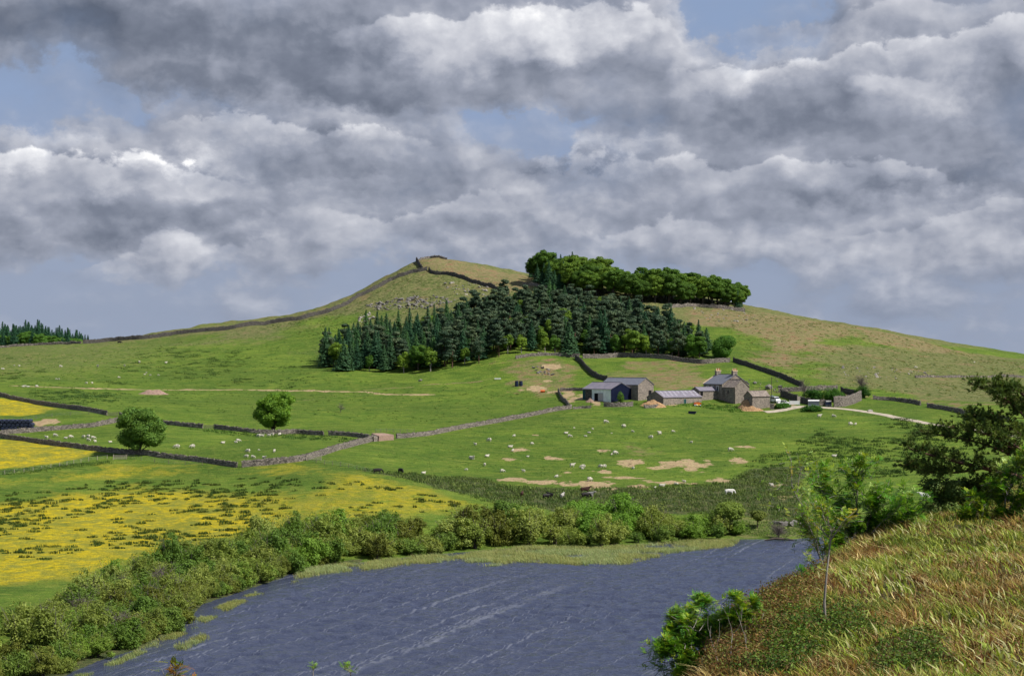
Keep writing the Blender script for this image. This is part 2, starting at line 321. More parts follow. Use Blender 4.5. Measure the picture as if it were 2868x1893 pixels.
# ---------------------------------------------------------------- mesh helpers
COL = sc.collection
class MB:
    """collects vertices and faces of one mesh"""
    def __init__(s): s.v = []; s.f = []; s.mi = []; s.c = []; s.n = 0
    def add(s, v, f, mi=0, col=None):
        v = np.asarray(v, float).reshape(-1, 3); s.v.append(v)
        f = np.asarray(f, int); s.f.append(f + s.n); s.mi.append(np.full(len(f), mi)); s.n += len(v)
        s.c.append(np.ones((len(v), 3)) if col is None else np.broadcast_to(np.asarray(col, float), (len(v), 3)))
        return s
    def mesh(s, name, mats, smooth=False, colors=False):
        me = bpy.data.meshes.new(name); v = np.concatenate(s.v); me.vertices.add(len(v)); me.vertices.foreach_set('co', v.ravel())
        tot = np.concatenate([np.full(len(f), f.shape[1]) for f in s.f]); lp = np.concatenate([f.ravel() for f in s.f])
        me.loops.add(len(lp)); me.loops.foreach_set('vertex_index', lp)
        me.polygons.add(len(tot)); me.polygons.foreach_set('loop_start', np.r_[0, np.cumsum(tot)[:-1]]); me.polygons.foreach_set('loop_total', tot)
        me.polygons.foreach_set('material_index', np.concatenate(s.mi))
        me.polygons.foreach_set('use_smooth', np.full(len(tot), smooth))
        if colors:
            ca = me.color_attributes.new('tint', 'FLOAT_COLOR', 'POINT'); cc = np.concatenate(s.c)
            ca.data.foreach_set('color', np.c_[cc, np.ones(len(cc))].ravel())
        for m_ in (mats if isinstance(mats, (list, tuple)) else [mats]): me.materials.append(m_)
        me.update(calc_edges=True); me.validate(); return me
    def obj(s, name, mats, parent=None, smooth=False, colors=False):
        return link(name, s.mesh(name, mats, smooth, colors), parent)
def link(name, me, parent=None, loc=None, rz=0.0):
    o = bpy.data.objects.new(name, me); COL.objects.link(o)
    if parent: o.parent = parent
    if loc is not None: o.location = loc
    if rz: o.rotation_euler = (0, 0, rz)
    return o
def tag(o, label=None, cat=None, group=None, kind=None):
    if label: o['label'] = label
    if cat: o['category'] = cat
    if group: o['group'] = group
    if kind: o['kind'] = kind
    return o
def thing(name, loc, rz=0.0, label=None, cat=None, group=None):
    o = link(name, None, None, loc, rz); return tag(o, label, cat, group)
def copy_tree(o, loc=None, rz=None, sc_=None):
    r = o.copy(); COL.objects.link(r)
    if loc is not None: r.location = loc
    if rz is not None: r.rotation_euler = (0, 0, rz)
    if sc_ is not None: r.scale = sc_ if hasattr(sc_, '__len__') else (sc_,) * 3
    for ch in list(o.children):
        k = ch.copy(); COL.objects.link(k); k.parent = r
    return r
BOXF = np.array([[0, 3, 2, 1], [4, 5, 6, 7], [0, 1, 5, 4], [1, 2, 6, 5], [2, 3, 7, 6], [3, 0, 4, 7]])
def boxv(x0, y0, z0, x1, y1, z1):
    return np.array([[x0, y0, z0], [x1, y0, z0], [x1, y1, z0], [x0, y1, z0], [x0, y0, z1], [x1, y0, z1], [x1, y1, z1], [x0, y1, z1]], float)
def box(mb, x0, y0, z0, x1, y1, z1, mi=0): mb.add(boxv(x0, y0, z0, x1, y1, z1), BOXF, mi)
def tube(mb, pts, rad, n=6, mi=0, col=None, cap=True):
    pts = np.asarray(pts, float); k = len(pts); rad = np.broadcast_to(rad, (k,))
    t = np.gradient(pts, axis=0); t /= np.linalg.norm(t, axis=1)[:, None] + 1e-9
    ref = np.where(np.abs(t[:, 2:3]) > 0.9, np.array([[1., 0, 0]]), np.array([[0, 0, 1.]]))
    u = np.cross(t, ref); u /= np.linalg.norm(u, axis=1)[:, None] + 1e-9; w_ = np.cross(t, u)
    a = np.arange(n) * 2 * np.pi / n
    ring = pts[:, None] + rad[:, None, None] * (np.cos(a)[None, :, None] * u[:, None] + np.sin(a)[None, :, None] * w_[:, None])
    i, j = np.meshgrid(np.arange(k - 1), np.arange(n), indexing='ij'); j2 = (j + 1) % n
    f = np.stack([i * n + j, (i + 1) * n + j, (i + 1) * n + j2, i * n + j2], -1).reshape(-1, 4)
    mb.add(ring.reshape(-1, 3), f, mi, col)
    if cap and n > 2:
        for e in (0, k - 1):
            cidx = np.arange(n); mb.add(np.vstack([ring[e], pts[e]]), np.array([[q_, (q_ + 1) % n, n] for q_ in cidx]), mi, col)
def skin(name, verts, edges, rad, sub=2, mats=()):
    """one continuous body grown round a skeleton; returns a mesh"""
    me = bpy.data.meshes.new(name); me.from_pydata(verts, edges, []); o = bpy.data.objects.new(name, me); COL.objects.link(o)
    m_ = o.modifiers.new('s', 'SKIN'); m_.use_smooth_shade = True
    for i, r_ in enumerate(rad):
        sv = me.skin_vertices[0].data[i]; sv.radius = (r_, r_) if not hasattr(r_, '__len__') else r_; sv.use_root = (i == 0)
    s_ = o.modifiers.new('u', 'SUBSURF'); s_.levels = sub; s_.render_levels = sub
    bpy.context.view_layer.update(); dg = bpy.context.evaluated_depsgraph_get()
    out = bpy.data.meshes.new_from_object(o.evaluated_get(dg)); out.name = name
    bpy.data.objects.remove(o); bpy.data.meshes.remove(me)
    for x in mats: out.materials.append(x)
    return out
def ordinal(n):
    u = ['', 'first', 'second', 'third', 'fourth', 'fifth', 'sixth', 'seventh', 'eighth', 'ninth', 'tenth', 'eleventh', 'twelfth', 'thirteenth', 'fourteenth', 'fifteenth', 'sixteenth', 'seventeenth', 'eighteenth', 'nineteenth']
    t = {2: 'twent', 3: 'thirt', 4: 'fort', 5: 'fift', 6: 'sixt', 7: 'sevent', 8: 'eight', 9: 'ninet'}
    if n < 20: return u[n]
    if n >= 100: return 'hundred-and-' + ordinal(n - 100)
    return t[n // 10] + ('ieth' if n % 10 == 0 else 'y-' + u[n % 10])
def rank(objs, fmt, key=None):
    """labels a set of look-alikes by their order from the left; fmt has one {}"""
    key = key or (lambda o: o.location.x / max(o.location.y, 1))
    objs = sorted(objs, key=key); n = len(objs)
    for i, o in enumerate(objs):
        if n == 1: s_ = 'the only'
        elif i == 0: s_ = 'leftmost'
        elif i == n - 1: s_ = 'rightmost'
        else: s_ = ordinal(i + 1) + ' from left'
        o['label'] = fmt.format(s_)
# ---------------------------------------------------------------- materials
def newmat(name):
    m_ = bpy.data.materials.new(name); m_.use_nodes = True; t = NT(m_.node_tree); t.n.clear()
    out = t.new('ShaderNodeOutputMaterial'); b_ = t.new('ShaderNodeBsdfPrincipled'); t.l.new(b_.outputs[0], out.inputs[0])
    b_.inputs['Roughness'].default_value = 0.8; b_.inputs['Specular IOR Level'].default_value = 0.25
    return m_, t, b_, out
def bump(t, b_, h, dist, strength=0.6):
    x = t.new('ShaderNodeBump'); x.inputs['Strength'].default_value = strength; x.inputs['Distance'].default_value = dist
    t.put(x.inputs['Height'], h); t.l.new(x.outputs[0], b_.inputs['Normal'])
def pos(t): return t.new('ShaderNodeNewGeometry').outputs['Position']
def objc(t): return t.new('ShaderNodeTexCoord').outputs['Object']
def simple(name, c1, c2=None, scale=4.0, rough=0.8, bmp=0.0, metal=0.0, spec=0.25, det=4):
    m_, t, b_, _ = newmat(name); v = objc(t); n = t.noise(v, scale, det)
    c2 = c2 or tuple(x * 0.7 for x in c1)
    t.l.new(t.mix(t.sm(n, 0.32, 0.68), c1, c2), b_.inputs[0]); b_.inputs['Roughness'].default_value = rough
    b_.inputs['Metallic'].default_value = metal; b_.inputs['Specular IOR Level'].default_value = spec
    if bmp: bump(t, b_, n, bmp)
    return m_
def foliage(name, c1, c2, scale=0.9, trans=0.3, rough=0.6, tint=False, c3=None):
    """leaf material: two greens in clumps, a little light passing through, tinted per tree"""
    m_, t, b_, out = newmat(name); v = pos(t); oi = t.new('ShaderNodeObjectInfo')
    n = t.noise(v, scale, 3, 0.6); n2 = t.noise(v, scale * 6, 2, 0.6)
    f = t.sm(t.m('ADD', t.m('MULTIPLY', n, 0.7), t.m('MULTIPLY', n2, 0.3)), 0.36, 0.62)
    c_ = t.mix(f, c1, c2)
    if c3: c_ = t.mix(t.sm(t.noise(v, scale * 2.3, 2), 0.60, 0.74, 0, 0.8), c_, c3)
    c_ = t.mix(1.0, c_, oi.outputs['Color'], 'MULTIPLY')
    if tint:
        at = t.new('ShaderNodeAttribute', attribute_name='tint'); c_ = t.mix(1.0, c_, at.outputs['Color'], 'MULTIPLY')
    t.l.new(c_, b_.inputs[0]); b_.inputs['Roughness'].default_value = rough; b_.inputs['Specular IOR Level'].default_value = 0.15
    tr = t.new('ShaderNodeBsdfTranslucent'); t.l.new(t.mix(1.0, c_, (1.25, 1.15, 0.6), 'MULTIPLY'), tr.inputs[0])
    mx = t.new('ShaderNodeMixShader'); mx.inputs[0].default_value = trans
    t.l.new(b_.outputs[0], mx.inputs[1]); t.l.new(tr.outputs[0], mx.inputs[2]); t.l.new(mx.outputs[0], out.inputs[0])
    return m_
def stone_mat(name, c1, c2, c3, scale=2.6, mortar=(0.10, 0.09, 0.08), zs=1.9):
    m_, t, b_, _ = newmat(name); v = pos(t)
    v = t.vm('ADD', v, t.vm('SCALE', t.new('ShaderNodeTexNoise').outputs[1], None, 0.0))
    mv = t.map(v, scale=(1, 1, zs)); x = t.new('ShaderNodeTexVoronoi'); t.l.new(mv, x.inputs['Vector']); x.inputs['Scale'].default_value = scale
    e = t.vor(mv, scale, 'DISTANCE_TO_EDGE'); r_, g_, bb = t.sep(x.outputs['Color'])
    c_ = t.mix(t.sm(r_, 0.2, 0.8), c1, c2); c_ = t.mix(t.sm(g_, 0.62, 0.8), c_, c3)
    c_ = t.mix(t.sm(t.noise(v, 0.7, 4), 0.45, 0.7, 0, 0.45), c_, tuple(a * 0.55 for a in c1))
    edge = t.sm(e, 0.0, 0.09); c_ = t.mix(edge, mortar, c_)
    c_ = t.mix(0.35, c_, t.mix(t.noise(v, 14, 3), (0.5, 0.5, 0.5), (1.4, 1.4, 1.4)), 'MULTIPLY')
    t.l.new(c_, b_.inputs[0]); bump(t, b_, t.m('ADD', edge, t.m('MULTIPLY', t.noise(v, 9, 3), .5)), 0.12, 0.8); b_.inputs['Roughness'].default_value = 0.9
    return m_
M = {}
M['wall_stone'] = stone_mat('dry_stone', (0.20, 0.175, 0.15), (0.34, 0.295, 0.255), (0.09, 0.08, 0.072), 2.6)
M['wall_shaded'] = stone_mat('shaded_dry_stone', (0.085, 0.078, 0.072), (0.14, 0.13, 0.12), (0.05, 0.047, 0.043), 2.6)  # darker copy of the dry stone: shade of sun-averted walls put into the colour
M['house_stone'] = stone_mat('house_stone', (0.30, 0.255, 0.215), (0.38, 0.325, 0.27), (0.20, 0.17, 0.15), 2.4, (0.22, 0.195, 0.165))
M['rock'] = simple('rock', (0.22, 0.205, 0.19), (0.10, 0.094, 0.086), 1.8, 0.9, 0.15)
M['pale_rock'] = simple('pale_rock', (0.34, 0.31, 0.28), (0.20, 0.185, 0.165), 1.8, 0.9, 0.15)
M['slate'] = simple('grey_slate', (0.17, 0.18, 0.215), (0.125, 0.13, 0.16), 2.0, 0.6, 0.05)
M['tile'] = stone_mat('brown_stone_tile', (0.27, 0.22, 0.19), (0.33, 0.28, 0.24), (0.20, 0.165, 0.15), 1.9, (0.15, 0.13, 0.11), 1.0)
def corrugated(name, c1, c2, st_=.5):
    m_, t, b_, _ = newmat(name); v = objc(t); x, y, z = t.sep(v)
    n = t.noise(v, 0.6, 4); c_ = t.mix(t.sm(n, 0.35, 0.65), c1, c2)
    st = t.noise(t.map(v, scale=(1.6, 0.12, 0.12)), 2.0, 3); c_ = t.mix(t.sm(st, 0.5, 0.75, 0, st_), c_, (0.24, 0.19, 0.19))
    t.l.new(c_, b_.inputs[0]); bump(t, b_, t.m('SINE', t.m('MULTIPLY', x, 40.0)), 0.02, 0.7); b_.inputs['Roughness'].default_value = 0.55; b_.inputs['Specular IOR Level'].default_value = 0.25 if st_ else 0.05
    return m_
M['fibre'] = corrugated('corrugated_sheet', (0.215, 0.195, 0.235), (0.17, 0.16, 0.20))
M['rooflight'] = simple('rooflight', (0.42, 0.42, 0.47), (0.34, 0.34, 0.38), 2, 0.5)
M['white_sheet'] = simple('white_sheet', (0.80, 0.86, 0.84), (0.66, 0.72, 0.70), 0.9, 0.6)
M['navy'] = corrugated('navy_board', (0.006, 0.009, 0.026), (0.010, 0.014, 0.036), 0.0)
M['teal'] = simple('teal_paint', (0.016, 0.07, 0.075), (0.012, 0.05, 0.055), 3, 0.6)
M['grey_door'] = simple('grey_door', (0.42, 0.42, 0.42), (0.34, 0.34, 0.34), 3, 0.6)
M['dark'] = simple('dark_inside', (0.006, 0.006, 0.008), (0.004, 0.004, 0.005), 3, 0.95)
M['glass'] = simple('window_glass', (0.02, 0.025, 0.035), (0.015, 0.02, 0.03), 3, 0.1, 0, 0, 0.6)
M['white'] = simple('white_paint', (0.78, 0.78, 0.76), (0.66, 0.66, 0.65), 3, 0.45)
M['car_white'] = simple('white_car_paint', (0.80, 0.81, 0.82), (0.74, 0.75, 0.76), 1, 0.25, 0, 0, 0.5)
M['cream'] = simple('cream_pot', (0.62, 0.48, 0.33), (0.55, 0.42, 0.28), 3, 0.7)
M['redpot'] = simple('red_chimney_pot', (0.42, 0.16, 0.09), (0.33, 0.12, 0.07), 5, 0.7)
M['rubber'] = simple('rubber', (0.015, 0.015, 0.016), (0.01, 0.01, 0.01), 4, 0.8)
M['galv'] = simple('galvanised', (0.38, 0.41, 0.45), (0.28, 0.31, 0.35), 2, 0.4, 0, 0.6)
M['navyp'] = simple('dark_blue_plastic', (0.012, 0.022, 0.055), (0.01, 0.016, 0.04), 2, 0.4)
M['wrap'] = simple('bale_wrap', (0.012, 0.016, 0.035), (0.022, 0.028, 0.055), 5, 0.25, 0.06, 0, 0.6)
M['wood'] = simple('weathered_wood', (0.22, 0.19, 0.155), (0.13, 0.11, 0.09), 6, 0.85)
M['palewood'] = simple('pale_wood', (0.48, 0.42, 0.34), (0.36, 0.31, 0.25), 6, 0.85)
M['orange'] = simple('orange_paint', (0.60, 0.14, 0.03), (0.45, 0.10, 0.03), 4, 0.5)
M['yellowp'] = simple('yellow_paint', (0.75, 0.50, 0.03), (0.6, 0.4, 0.03), 4, 0.5)
M['straw'] = simple('old_straw', (0.42, 0.27, 0.145), (0.27, 0.16, 0.08), 2.2, 0.95, 0.4, det=8)
M['soil'] = simple('pink_rubble', (0.34, 0.23, 0.18), (0.22, 0.15, 0.12), 2.5, 0.95, 0.3, det=8)
M['wool'] = simple('wool', (0.54, 0.51, 0.43), (0.42, 0.39, 0.32), 7, 0.95, 0.05)
M['greywool'] = simple('grey_wool', (0.36, 0.34, 0.30), (0.28, 0.26, 0.23), 7, 0.95, 0.05)
M['hide_black'] = simple('black_hide', (0.012, 0.011, 0.011), (0.02, 0.017, 0.015), 2, 0.6)
M['hide_brown'] = simple('dark_brown_hide', (0.05, 0.02, 0.014), (0.035, 0.014, 0.01), 2, 0.7)
M['hide_white'] = simple('white_hide', (0.72, 0.70, 0.66), (0.6, 0.58, 0.53), 2, 0.7)
M['hide_grey'] = simple('pale_grey_hide', (0.40, 0.38, 0.35), (0.28, 0.26, 0.24), 1.5, 0.7)
M['bark'] = simple('bark', (0.085, 0.07, 0.055), (0.05, 0.042, 0.033), 3, 0.9, 0.05)
M['pale_bark'] = simple('pale_bark', (0.30, 0.27, 0.24), (0.18, 0.16, 0.14), 5, 0.85, 0.03)
M['pine_bark'] = simple('pine_bark', (0.13, 0.065, 0.045), (0.075, 0.045, 0.035), 5, 0.85, 0.05)
M['twig'] = simple('grey_twig', (0.15, 0.125, 0.115), (0.09, 0.075, 0.07), 5, 0.9)
M['spruce'] = foliage('spruce_needles', (0.032, 0.084, 0.040), (0.062, 0.138, 0.052), 0.5, 0.18)
M['pine'] = foliage('pine_needles', (0.046, 0.088, 0.048), (0.090, 0.132, 0.066), 0.5, 0.18)
M['broad'] = foliage('broad_leaves', (0.095, 0.185, 0.030), (0.180, 0.285, 0.042), 0.7, 0.32)
M['willow'] = foliage('willow_leaves', (0.135, 0.185, 0.040), (0.245, 0.300, 0.068), 0.8, 0.34)
M['rowan'] = foliage('rowan_leaves', (0.085, 0.215, 0.022), (0.20, 0.36, 0.04), 2.2, 0.4, 0.45, True)
M['pine_near'] = foliage('near_pine_needles', (0.055, 0.115, 0.028), (0.155, 0.215, 0.048), 2.0, 0.25, 0.6, True, (0.16, 0.11, 0.04))
M['blades'] = foliage('bank_grass_blades', (0.85, 0.85, 0.85), (1.15, 1.15, 1.1), 1.2, 0.3, 0.6, True)
M['rushes'] = foliage('rush_stems', (0.065, 0.105, 0.030), (0.105, 0.150, 0.040), 0.5, 0.2, 0.7, True)
M['reeds'] = foliage('reed_stems', (0.20, 0.25, 0.10), (0.30, 0.34, 0.15), 0.3, 0.3, 0.7, True)

# field ground: land cover comes from painted cover weights, the fine pattern from noise
def ground_mat():
    m_, t, b_, _ = newmat('field_ground'); v = pos(t)
    a1 = t.new('ShaderNodeAttribute', attribute_name='cover_a'); a2 = t.new('ShaderNodeAttribute', attribute_name='cover_b')
    yel, dry, rush = t.sep(a1.outputs['Color']); bare, olive, rockw = t.sep(a2.outputs['Color'])
    nL = t.noise(v, 0.02, 4, 0.6); nM = t.noise(v, 0.10, 5, 0.65); nS = t.noise(v, 0.55, 5, 0.7); nF = t.noise(v, 2.6, 4, 0.7)
    nX = t.noise(v, 0.25, 6, 0.7)
    g_ = t.mix(t.sm(nM, 0.33, 0.67), (0.080, 0.148, 0.018), (0.145, 0.212, 0.028))
    g_ = t.mix(t.sm(nL, 0.40, 0.62, 0, 0.6), g_, (0.065, 0.115, 0.017))
    g_ = t.mix(t.sm(nS, 0.52, 0.72, 0, 0.75), g_, (0.200, 0.225, 0.045))
    g_ = t.mix(t.sm(nF, 0.58, 0.75, 0, 0.65), g_, (0.040, 0.075, 0.013))
    tr_ = t.noise(t.map(v, scale=(0.10, 0.55, 1.0)), 1.0, 5, 0.65)
    g_ = t.mix(t.sm(tr_, 0.52, 0.66, 0, 0.6), g_, (0.045, 0.090, 0.015)); g_ = t.mix(t.sm(tr_, 0.45, 0.34, 0, 0.55), g_, (0.215, 0.245, 0.045))
    # olive rough pasture on the hill
    o_ = t.mix(t.sm(nS, 0.35, 0.65), (0.095, 0.125, 0.035), (0.19, 0.185, 0.075))
    o_ = t.mix(t.sm(nX, 0.56, 0.70, 0, 0.8), o_, (0.050, 0.075, 0.024))
    o_ = t.mix(t.sm(nM, 0.52, 0.68, 0, 0.6), o_, (0.235, 0.165, 0.09))
    g_ = t.mix(t.sm(t.m('ADD', olive, t.m('MULTIPLY', t.m('SUBTRACT', nS, 0.5), 0.9)), 0.25, 0.75), g_, o_)
    # dry, tan grass
    d_ = t.mix(t.sm(nS, 0.35, 0.65), (0.26, 0.195, 0.11), (0.175, 0.17, 0.065))
    d_ = t.mix(t.sm(nX, 0.52, 0.64), d_, (0.25, 0.145, 0.085)); d_ = t.mix(t.sm(nX, 0.46, 0.36, 0, .8), d_, (0.105, 0.135, 0.04))
    g_ = t.mix(t.sm(t.m('ADD', dry, t.m('MULTIPLY', t.m('SUBTRACT', nX, 0.5), 1.3)), 0.35, 0.8, 0, 0.92), g_, d_)
    # buttercup meadow
    y_ = t.mix(t.sm(nS, 0.35, 0.62), (0.27, 0.255, 0.024), (0.56, 0.42, 0.012))
    y_ = t.mix(t.sm(nX, 0.42, 0.62, 0, 0.85), y_, (0.235, 0.24, 0.04)); y_ = t.mix(t.sm(nM, 0.50, 0.64, 0, 0.6), y_, (0.15, 0.18, 0.03))
    y_ = t.mix(t.sm(nF, 0.55, 0.7, 0, 0.4), y_, (0.10, 0.12, 0.02))
    g_ = t.mix(t.sm(t.m('ADD', yel, t.m('MULTIPLY', t.m('SUBTRACT', nX, 0.5), 1.1)), 0.30, 0.72, 0, 0.95), g_, y_)
    r_ = t.mix(t.sm(nS, 0.4, 0.6), (0.050, 0.072, 0.026), (0.105, 0.11, 0.045))
    g_ = t.mix(t.sm(t.m('ADD', rush, t.m('MULTIPLY', t.m('SUBTRACT', nX, 0.5), 1.0)), 0.35, 0.6), g_, r_)
    b2 = t.mix(t.sm(nS, 0.38, 0.62), (0.46, 0.36, 0.20), (0.36, 0.25, 0.155))
    b2 = t.mix(t.sm(nF, 0.52, 0.66, 0, 0.7), b2, (0.20, 0.19, 0.07))
    g_ = t.mix(t.sm(t.m('ADD', bare, t.m('MULTIPLY', t.m('SUBTRACT', nS, 0.5), 1.9)), 0.50, 0.80), g_, b2)
    k_ = t.mix(t.sm(nF, 0.4, 0.6), (0.25, 0.235, 0.21), (0.12, 0.11, 0.10))
    g_ = t.mix(t.sm(t.m('ADD', rockw, t.m('MULTIPLY', t.m('SUBTRACT', nX, 0.5), 1.6)), 0.62, 0.72), g_, k_)
    t.l.new(g_, b_.inputs[0]); b_.inputs['Roughness'].default_value = 0.95; b_.inputs['Specular IOR Level'].default_value = 0.1
    bump(t, b_, t.m('ADD', t.m('ADD', t.m('MULTIPLY', nS, 0.9), t.m('MULTIPLY', tr_, 1.1)), t.m('MULTIPLY', nF, 0.35)), 1.2, 0.9)
    return m_
M['ground'] = ground_mat()

# ---------------------------------------------------------------- the ground sheet
cols = np.r_[np.linspace(-2600, -400, 40)[:-1], np.linspace(-400, 3260, 640), np.linspace(3260, 5400, 40)[1:]]
ds = [60.0, 100, 140, 180]
while ds[-1] < 1300: ds.append(ds[-1] * 1.0036 + 0.05)
while ds[-1] < 9000: ds.append(ds[-1] * 1.05)
ds = np.array(ds); UU, DD = np.meshgrid((cols - 1434) / F, ds, indexing='ij')
GX, GY = UU * DD, DD; GZ = H(GX, GY)
mb = MB(); n0, n1 = GX.shape
i, j = np.meshgrid(np.arange(n0 - 1), np.arange(n1 - 1), indexing='ij')
fc = np.stack([i * n1 + j, (i + 1) * n1 + j, (i + 1) * n1 + j + 1, i * n1 + j + 1], -1).reshape(-1, 4)
gv = np.stack([GX, GY, GZ], -1).reshape(-1, 3); mb.add(gv, fc)
gme = mb.mesh('ground', M['ground'], True)
gx, gy, gz = gv.T
def wpoly(pts, soft=4.0, wob=3.0):
    soft *= 1.7; P_ = gpoly(pts); s_ = sdist(gx, gy, P_) + (fbm(gx / 12, gy / 12, 3) - .5) * 3 * wob + (fbm(gx / 40 + 7, gy / 40, 2) - .5) * 3 * wob
    return sstep(s_, -soft, soft)
Z0 = np.zeros(len(gx))
yel, dry, rushw, bare, olive, rockw = (Z0.copy() for _ in range(6))
def up(a, b_, k=1.0): return np.maximum(a, b_ * k)
MEADOW = [(-120, 1105), (80, 1102), (230, 1075), (480, 1080), (720, 1070), (830, 1092), (960, 1120), (1150, 1172), (1100, 1200), (900, 1205), (700, 1240), (560, 1255), (420, 1300), (200, 1345), (-120, 1360)]
yel = up(yel, wpoly(MEADOW, 7, 6), .74)
yel = up(yel, wpoly([(-120, 1150), (300, 1170), (700, 1190), (640, 1240), (300, 1300), (-120, 1330)], 14, 12), .95)
yel = yel * (1 - 0.62 * wpoly([(-120, 1118), (250, 1100), (500, 1085), (800, 1085), (700, 1130), (300, 1135), (-120, 1160)], 6, 8))
yel = yel * (1 - 0.24 * wpoly([(450, 1120), (800, 1100), (1120, 1172), (900, 1205), (640, 1240), (480, 1180)], 10, 12))
yel = up(yel, wpoly([(-120, 1016), (60, 1020), (240, 1046), (150, 1072), (60, 1084), (-120, 1096)], 3, 3), 1.05)
yel = up(yel, wpoly([(-120, 915), (60, 928), (140, 948), (60, 962), (-120, 962)], 3, 3), .85)
yel = up(yel, wpoly([(-120, 935), (40, 940), (60, 955), (-120, 958)], 3, 3), 1.0)
RUSHSTRIP = [(820, 1088), (880, 1092), (1100, 1108), (1200, 1128), (1350, 1135), (1500, 1130), (1690, 1118), (1740, 1092), (1850, 1088), (1860, 1130), (1900, 1180), (1860, 1215), (1700, 1200), (1500, 1180), (1300, 1185), (1140, 1168), (1000, 1128), (900, 1102)]
rushw = up(rushw, wpoly(RUSHSTRIP, 3, 4), .9)
olive = up(olive, wpoly([(1650, 1190), (1900, 1170), (2000, 1210), (2000, 1250), (1700, 1250)], 4, 4), .6)
# hill covers
olive = up(olive, sstep(gz + (fbm(gx / 30, gy / 30, 4) - .5) * 40, 34, 70) * sstep(gy + (fbm(gx / 25, gy / 25, 4) - .5) * 120, 640, 860), .95)
olive = up(olive, sstep(gy, 600, 800) * sstep(-gx, 60, 200), .5)
dry = up(dry, wpoly([(970, 603), (1060, 603), (1225, 640), (1230, 672), (1180, 680), (1060, 645), (990, 628)], 4, 5), .75)
dry = up(dry, wpoly([(1580, 712), (1735, 722), (1950, 752), (2100, 785), (2000, 800), (1900, 830), (1850, 880), (1720, 830), (1700, 770), (1600, 740)], 10, 10), .85)
dry = up(dry, wpoly([(1940, 752), (2100, 780), (2260, 822), (2100, 815), (1990, 790)], 5, 5), .95)
dry = up(dry, wpoly([(1160, 830), (1330, 835), (1350, 870), (1280, 915), (1180, 905), (1220, 870)], 4, 6), .62)
dry = up(dry, wpoly([(1380, 880), (1450, 838), (1600, 838), (1640, 880), (1560, 905), (1500, 875)], 4, 8), .62)
dry = up(dry, wpoly([(1440, 858), (1640, 862), (1650, 905), (1540, 905), (1440, 872)], 3, 6), .7)
dry = up(dry, wpoly([(1390, 1010), (1500, 1020), (1560, 1050), (1500, 1060), (1380, 1035)], 6, 6), .55)
dry = up(dry, wpoly([(1740, 895), (1850, 905), (1850, 925), (1750, 915)], 3, 3), .8)
dry = up(dry, wpoly([(2100, 915), (2270, 935), (2270, 955), (2160, 945)], 5, 5), .5)
# bare patches in the pasture (centre x, y, half width, half height)
for x, y, a_, b_ in [(1460, 1071, 42, 9), (1590, 1077, 66, 12), (1705, 1068, 40, 6), (1400, 1095, 24, 5), (1320, 1097, 26, 6), (1350, 1122, 80, 9), (1400, 1127, 45, 8), (1180, 1113, 34, 5), (1670, 1116, 32, 7),
                    (1310, 1125, 30, 8), (1205, 1043, 24, 5), (1182, 1066, 20, 4), (1290, 1063, 22, 4), (1250, 1010, 16, 3), (1395, 1045, 20, 5), (1810, 1124, 28, 5), (1830, 1152, 30, 5), (1560, 1120, 60, 5),
                    (1260, 1118, 45, 6), (1450, 1108, 50, 3), (1540, 1085, 40, 5), (1720, 1036, 30, 3), (1480, 1128, 40, 5),
                    (1245, 900, 32, 8), (1270, 885, 18, 5), (1300, 908, 35, 4), (100, 980, 38, 9), (1210, 905, 16, 6), (1340, 925, 36, 9), (1320, 915, 22, 5), (1375, 935, 18, 6), (1560, 937, 14, 5), (1815, 940, 28, 6), (1280, 850, 25, 6)]:
    pc = ground(*V(x, y)); pt = ground(*V(x, y - b_)); ra = a_ * 1.207 * pc[1] / F; rb = max(abs(pt[1] - pc[1]), 1.2)
    q_ = np.sqrt(((gx - pc[0]) / ra) ** 2 + ((gy - pc[1]) / rb) ** 2) + (fbm(gx / 3.2, gy / 5, 4) - .5) * 2.4
    bare = up(bare, 1 - sstep(q_, 0.35, 1.5), 0.95)
def wline(pts, width, arr, k=1.0, vw=True):
    L_ = gpoly(pts) if vw else np.array(pts)
    dl = ldist(gx, gy, L_) + (fbm(gx / 3, gy / 3, 2) - .5) * 0.8
    return up(arr, 1 - sstep(dl, width * 0.6, width * 1.5), k)
bare = wline([(30, 895), (200, 901), (430, 904), (640, 905), (850, 909), (900, 915), (1000, 915)], 1.7, bare, .95)
bare = wline([(590, 938), (760, 922), (880, 914)], 1.0, bare, .6)
dry = wline([(1140, 880), (1000, 892), (850, 905)], 1.2, dry, .8)
dry = wline([(1940, 912), (2250, 938), (2380, 935)], 1.0, dry, .9)
olive = up(olive, wpoly([(1840, 785), (2100, 800), (2400, 838), (2400, 935), (2230, 925), (2000, 915), (1880, 885)], 10, 12), .75)
olive = up(olive, wpoly([(1140, 700), (1240, 690), (1250, 720)], 6, 6), .7)
rushw = up(rushw, (1 - sstep(ldist(gx, gy, shore), 1.5, 5)) * (gx < -30), .8)
rockw = up(rockw, wpoly([(835, 705), (900, 695), (1000, 690), (1060, 690), (1040, 712), (930, 722), (840, 725)], 3, 4), .52)
rockw = up(rockw, wpoly([(1040, 655), (1150, 668), (1140, 700), (1060, 700)], 3, 5), .42)
for nm_, (a_, b_, c_) in (('cover_a', (yel, dry, rushw)), ('cover_b', (bare, olive, rockw))):
    ca = gme.color_attributes.new(nm_, 'FLOAT_COLOR', 'POINT'); ca.data.foreach_set('color', np.c_[a_, b_, c_, np.ones(len(a_))].ravel())
tag(link('ground', gme), kind='structure')

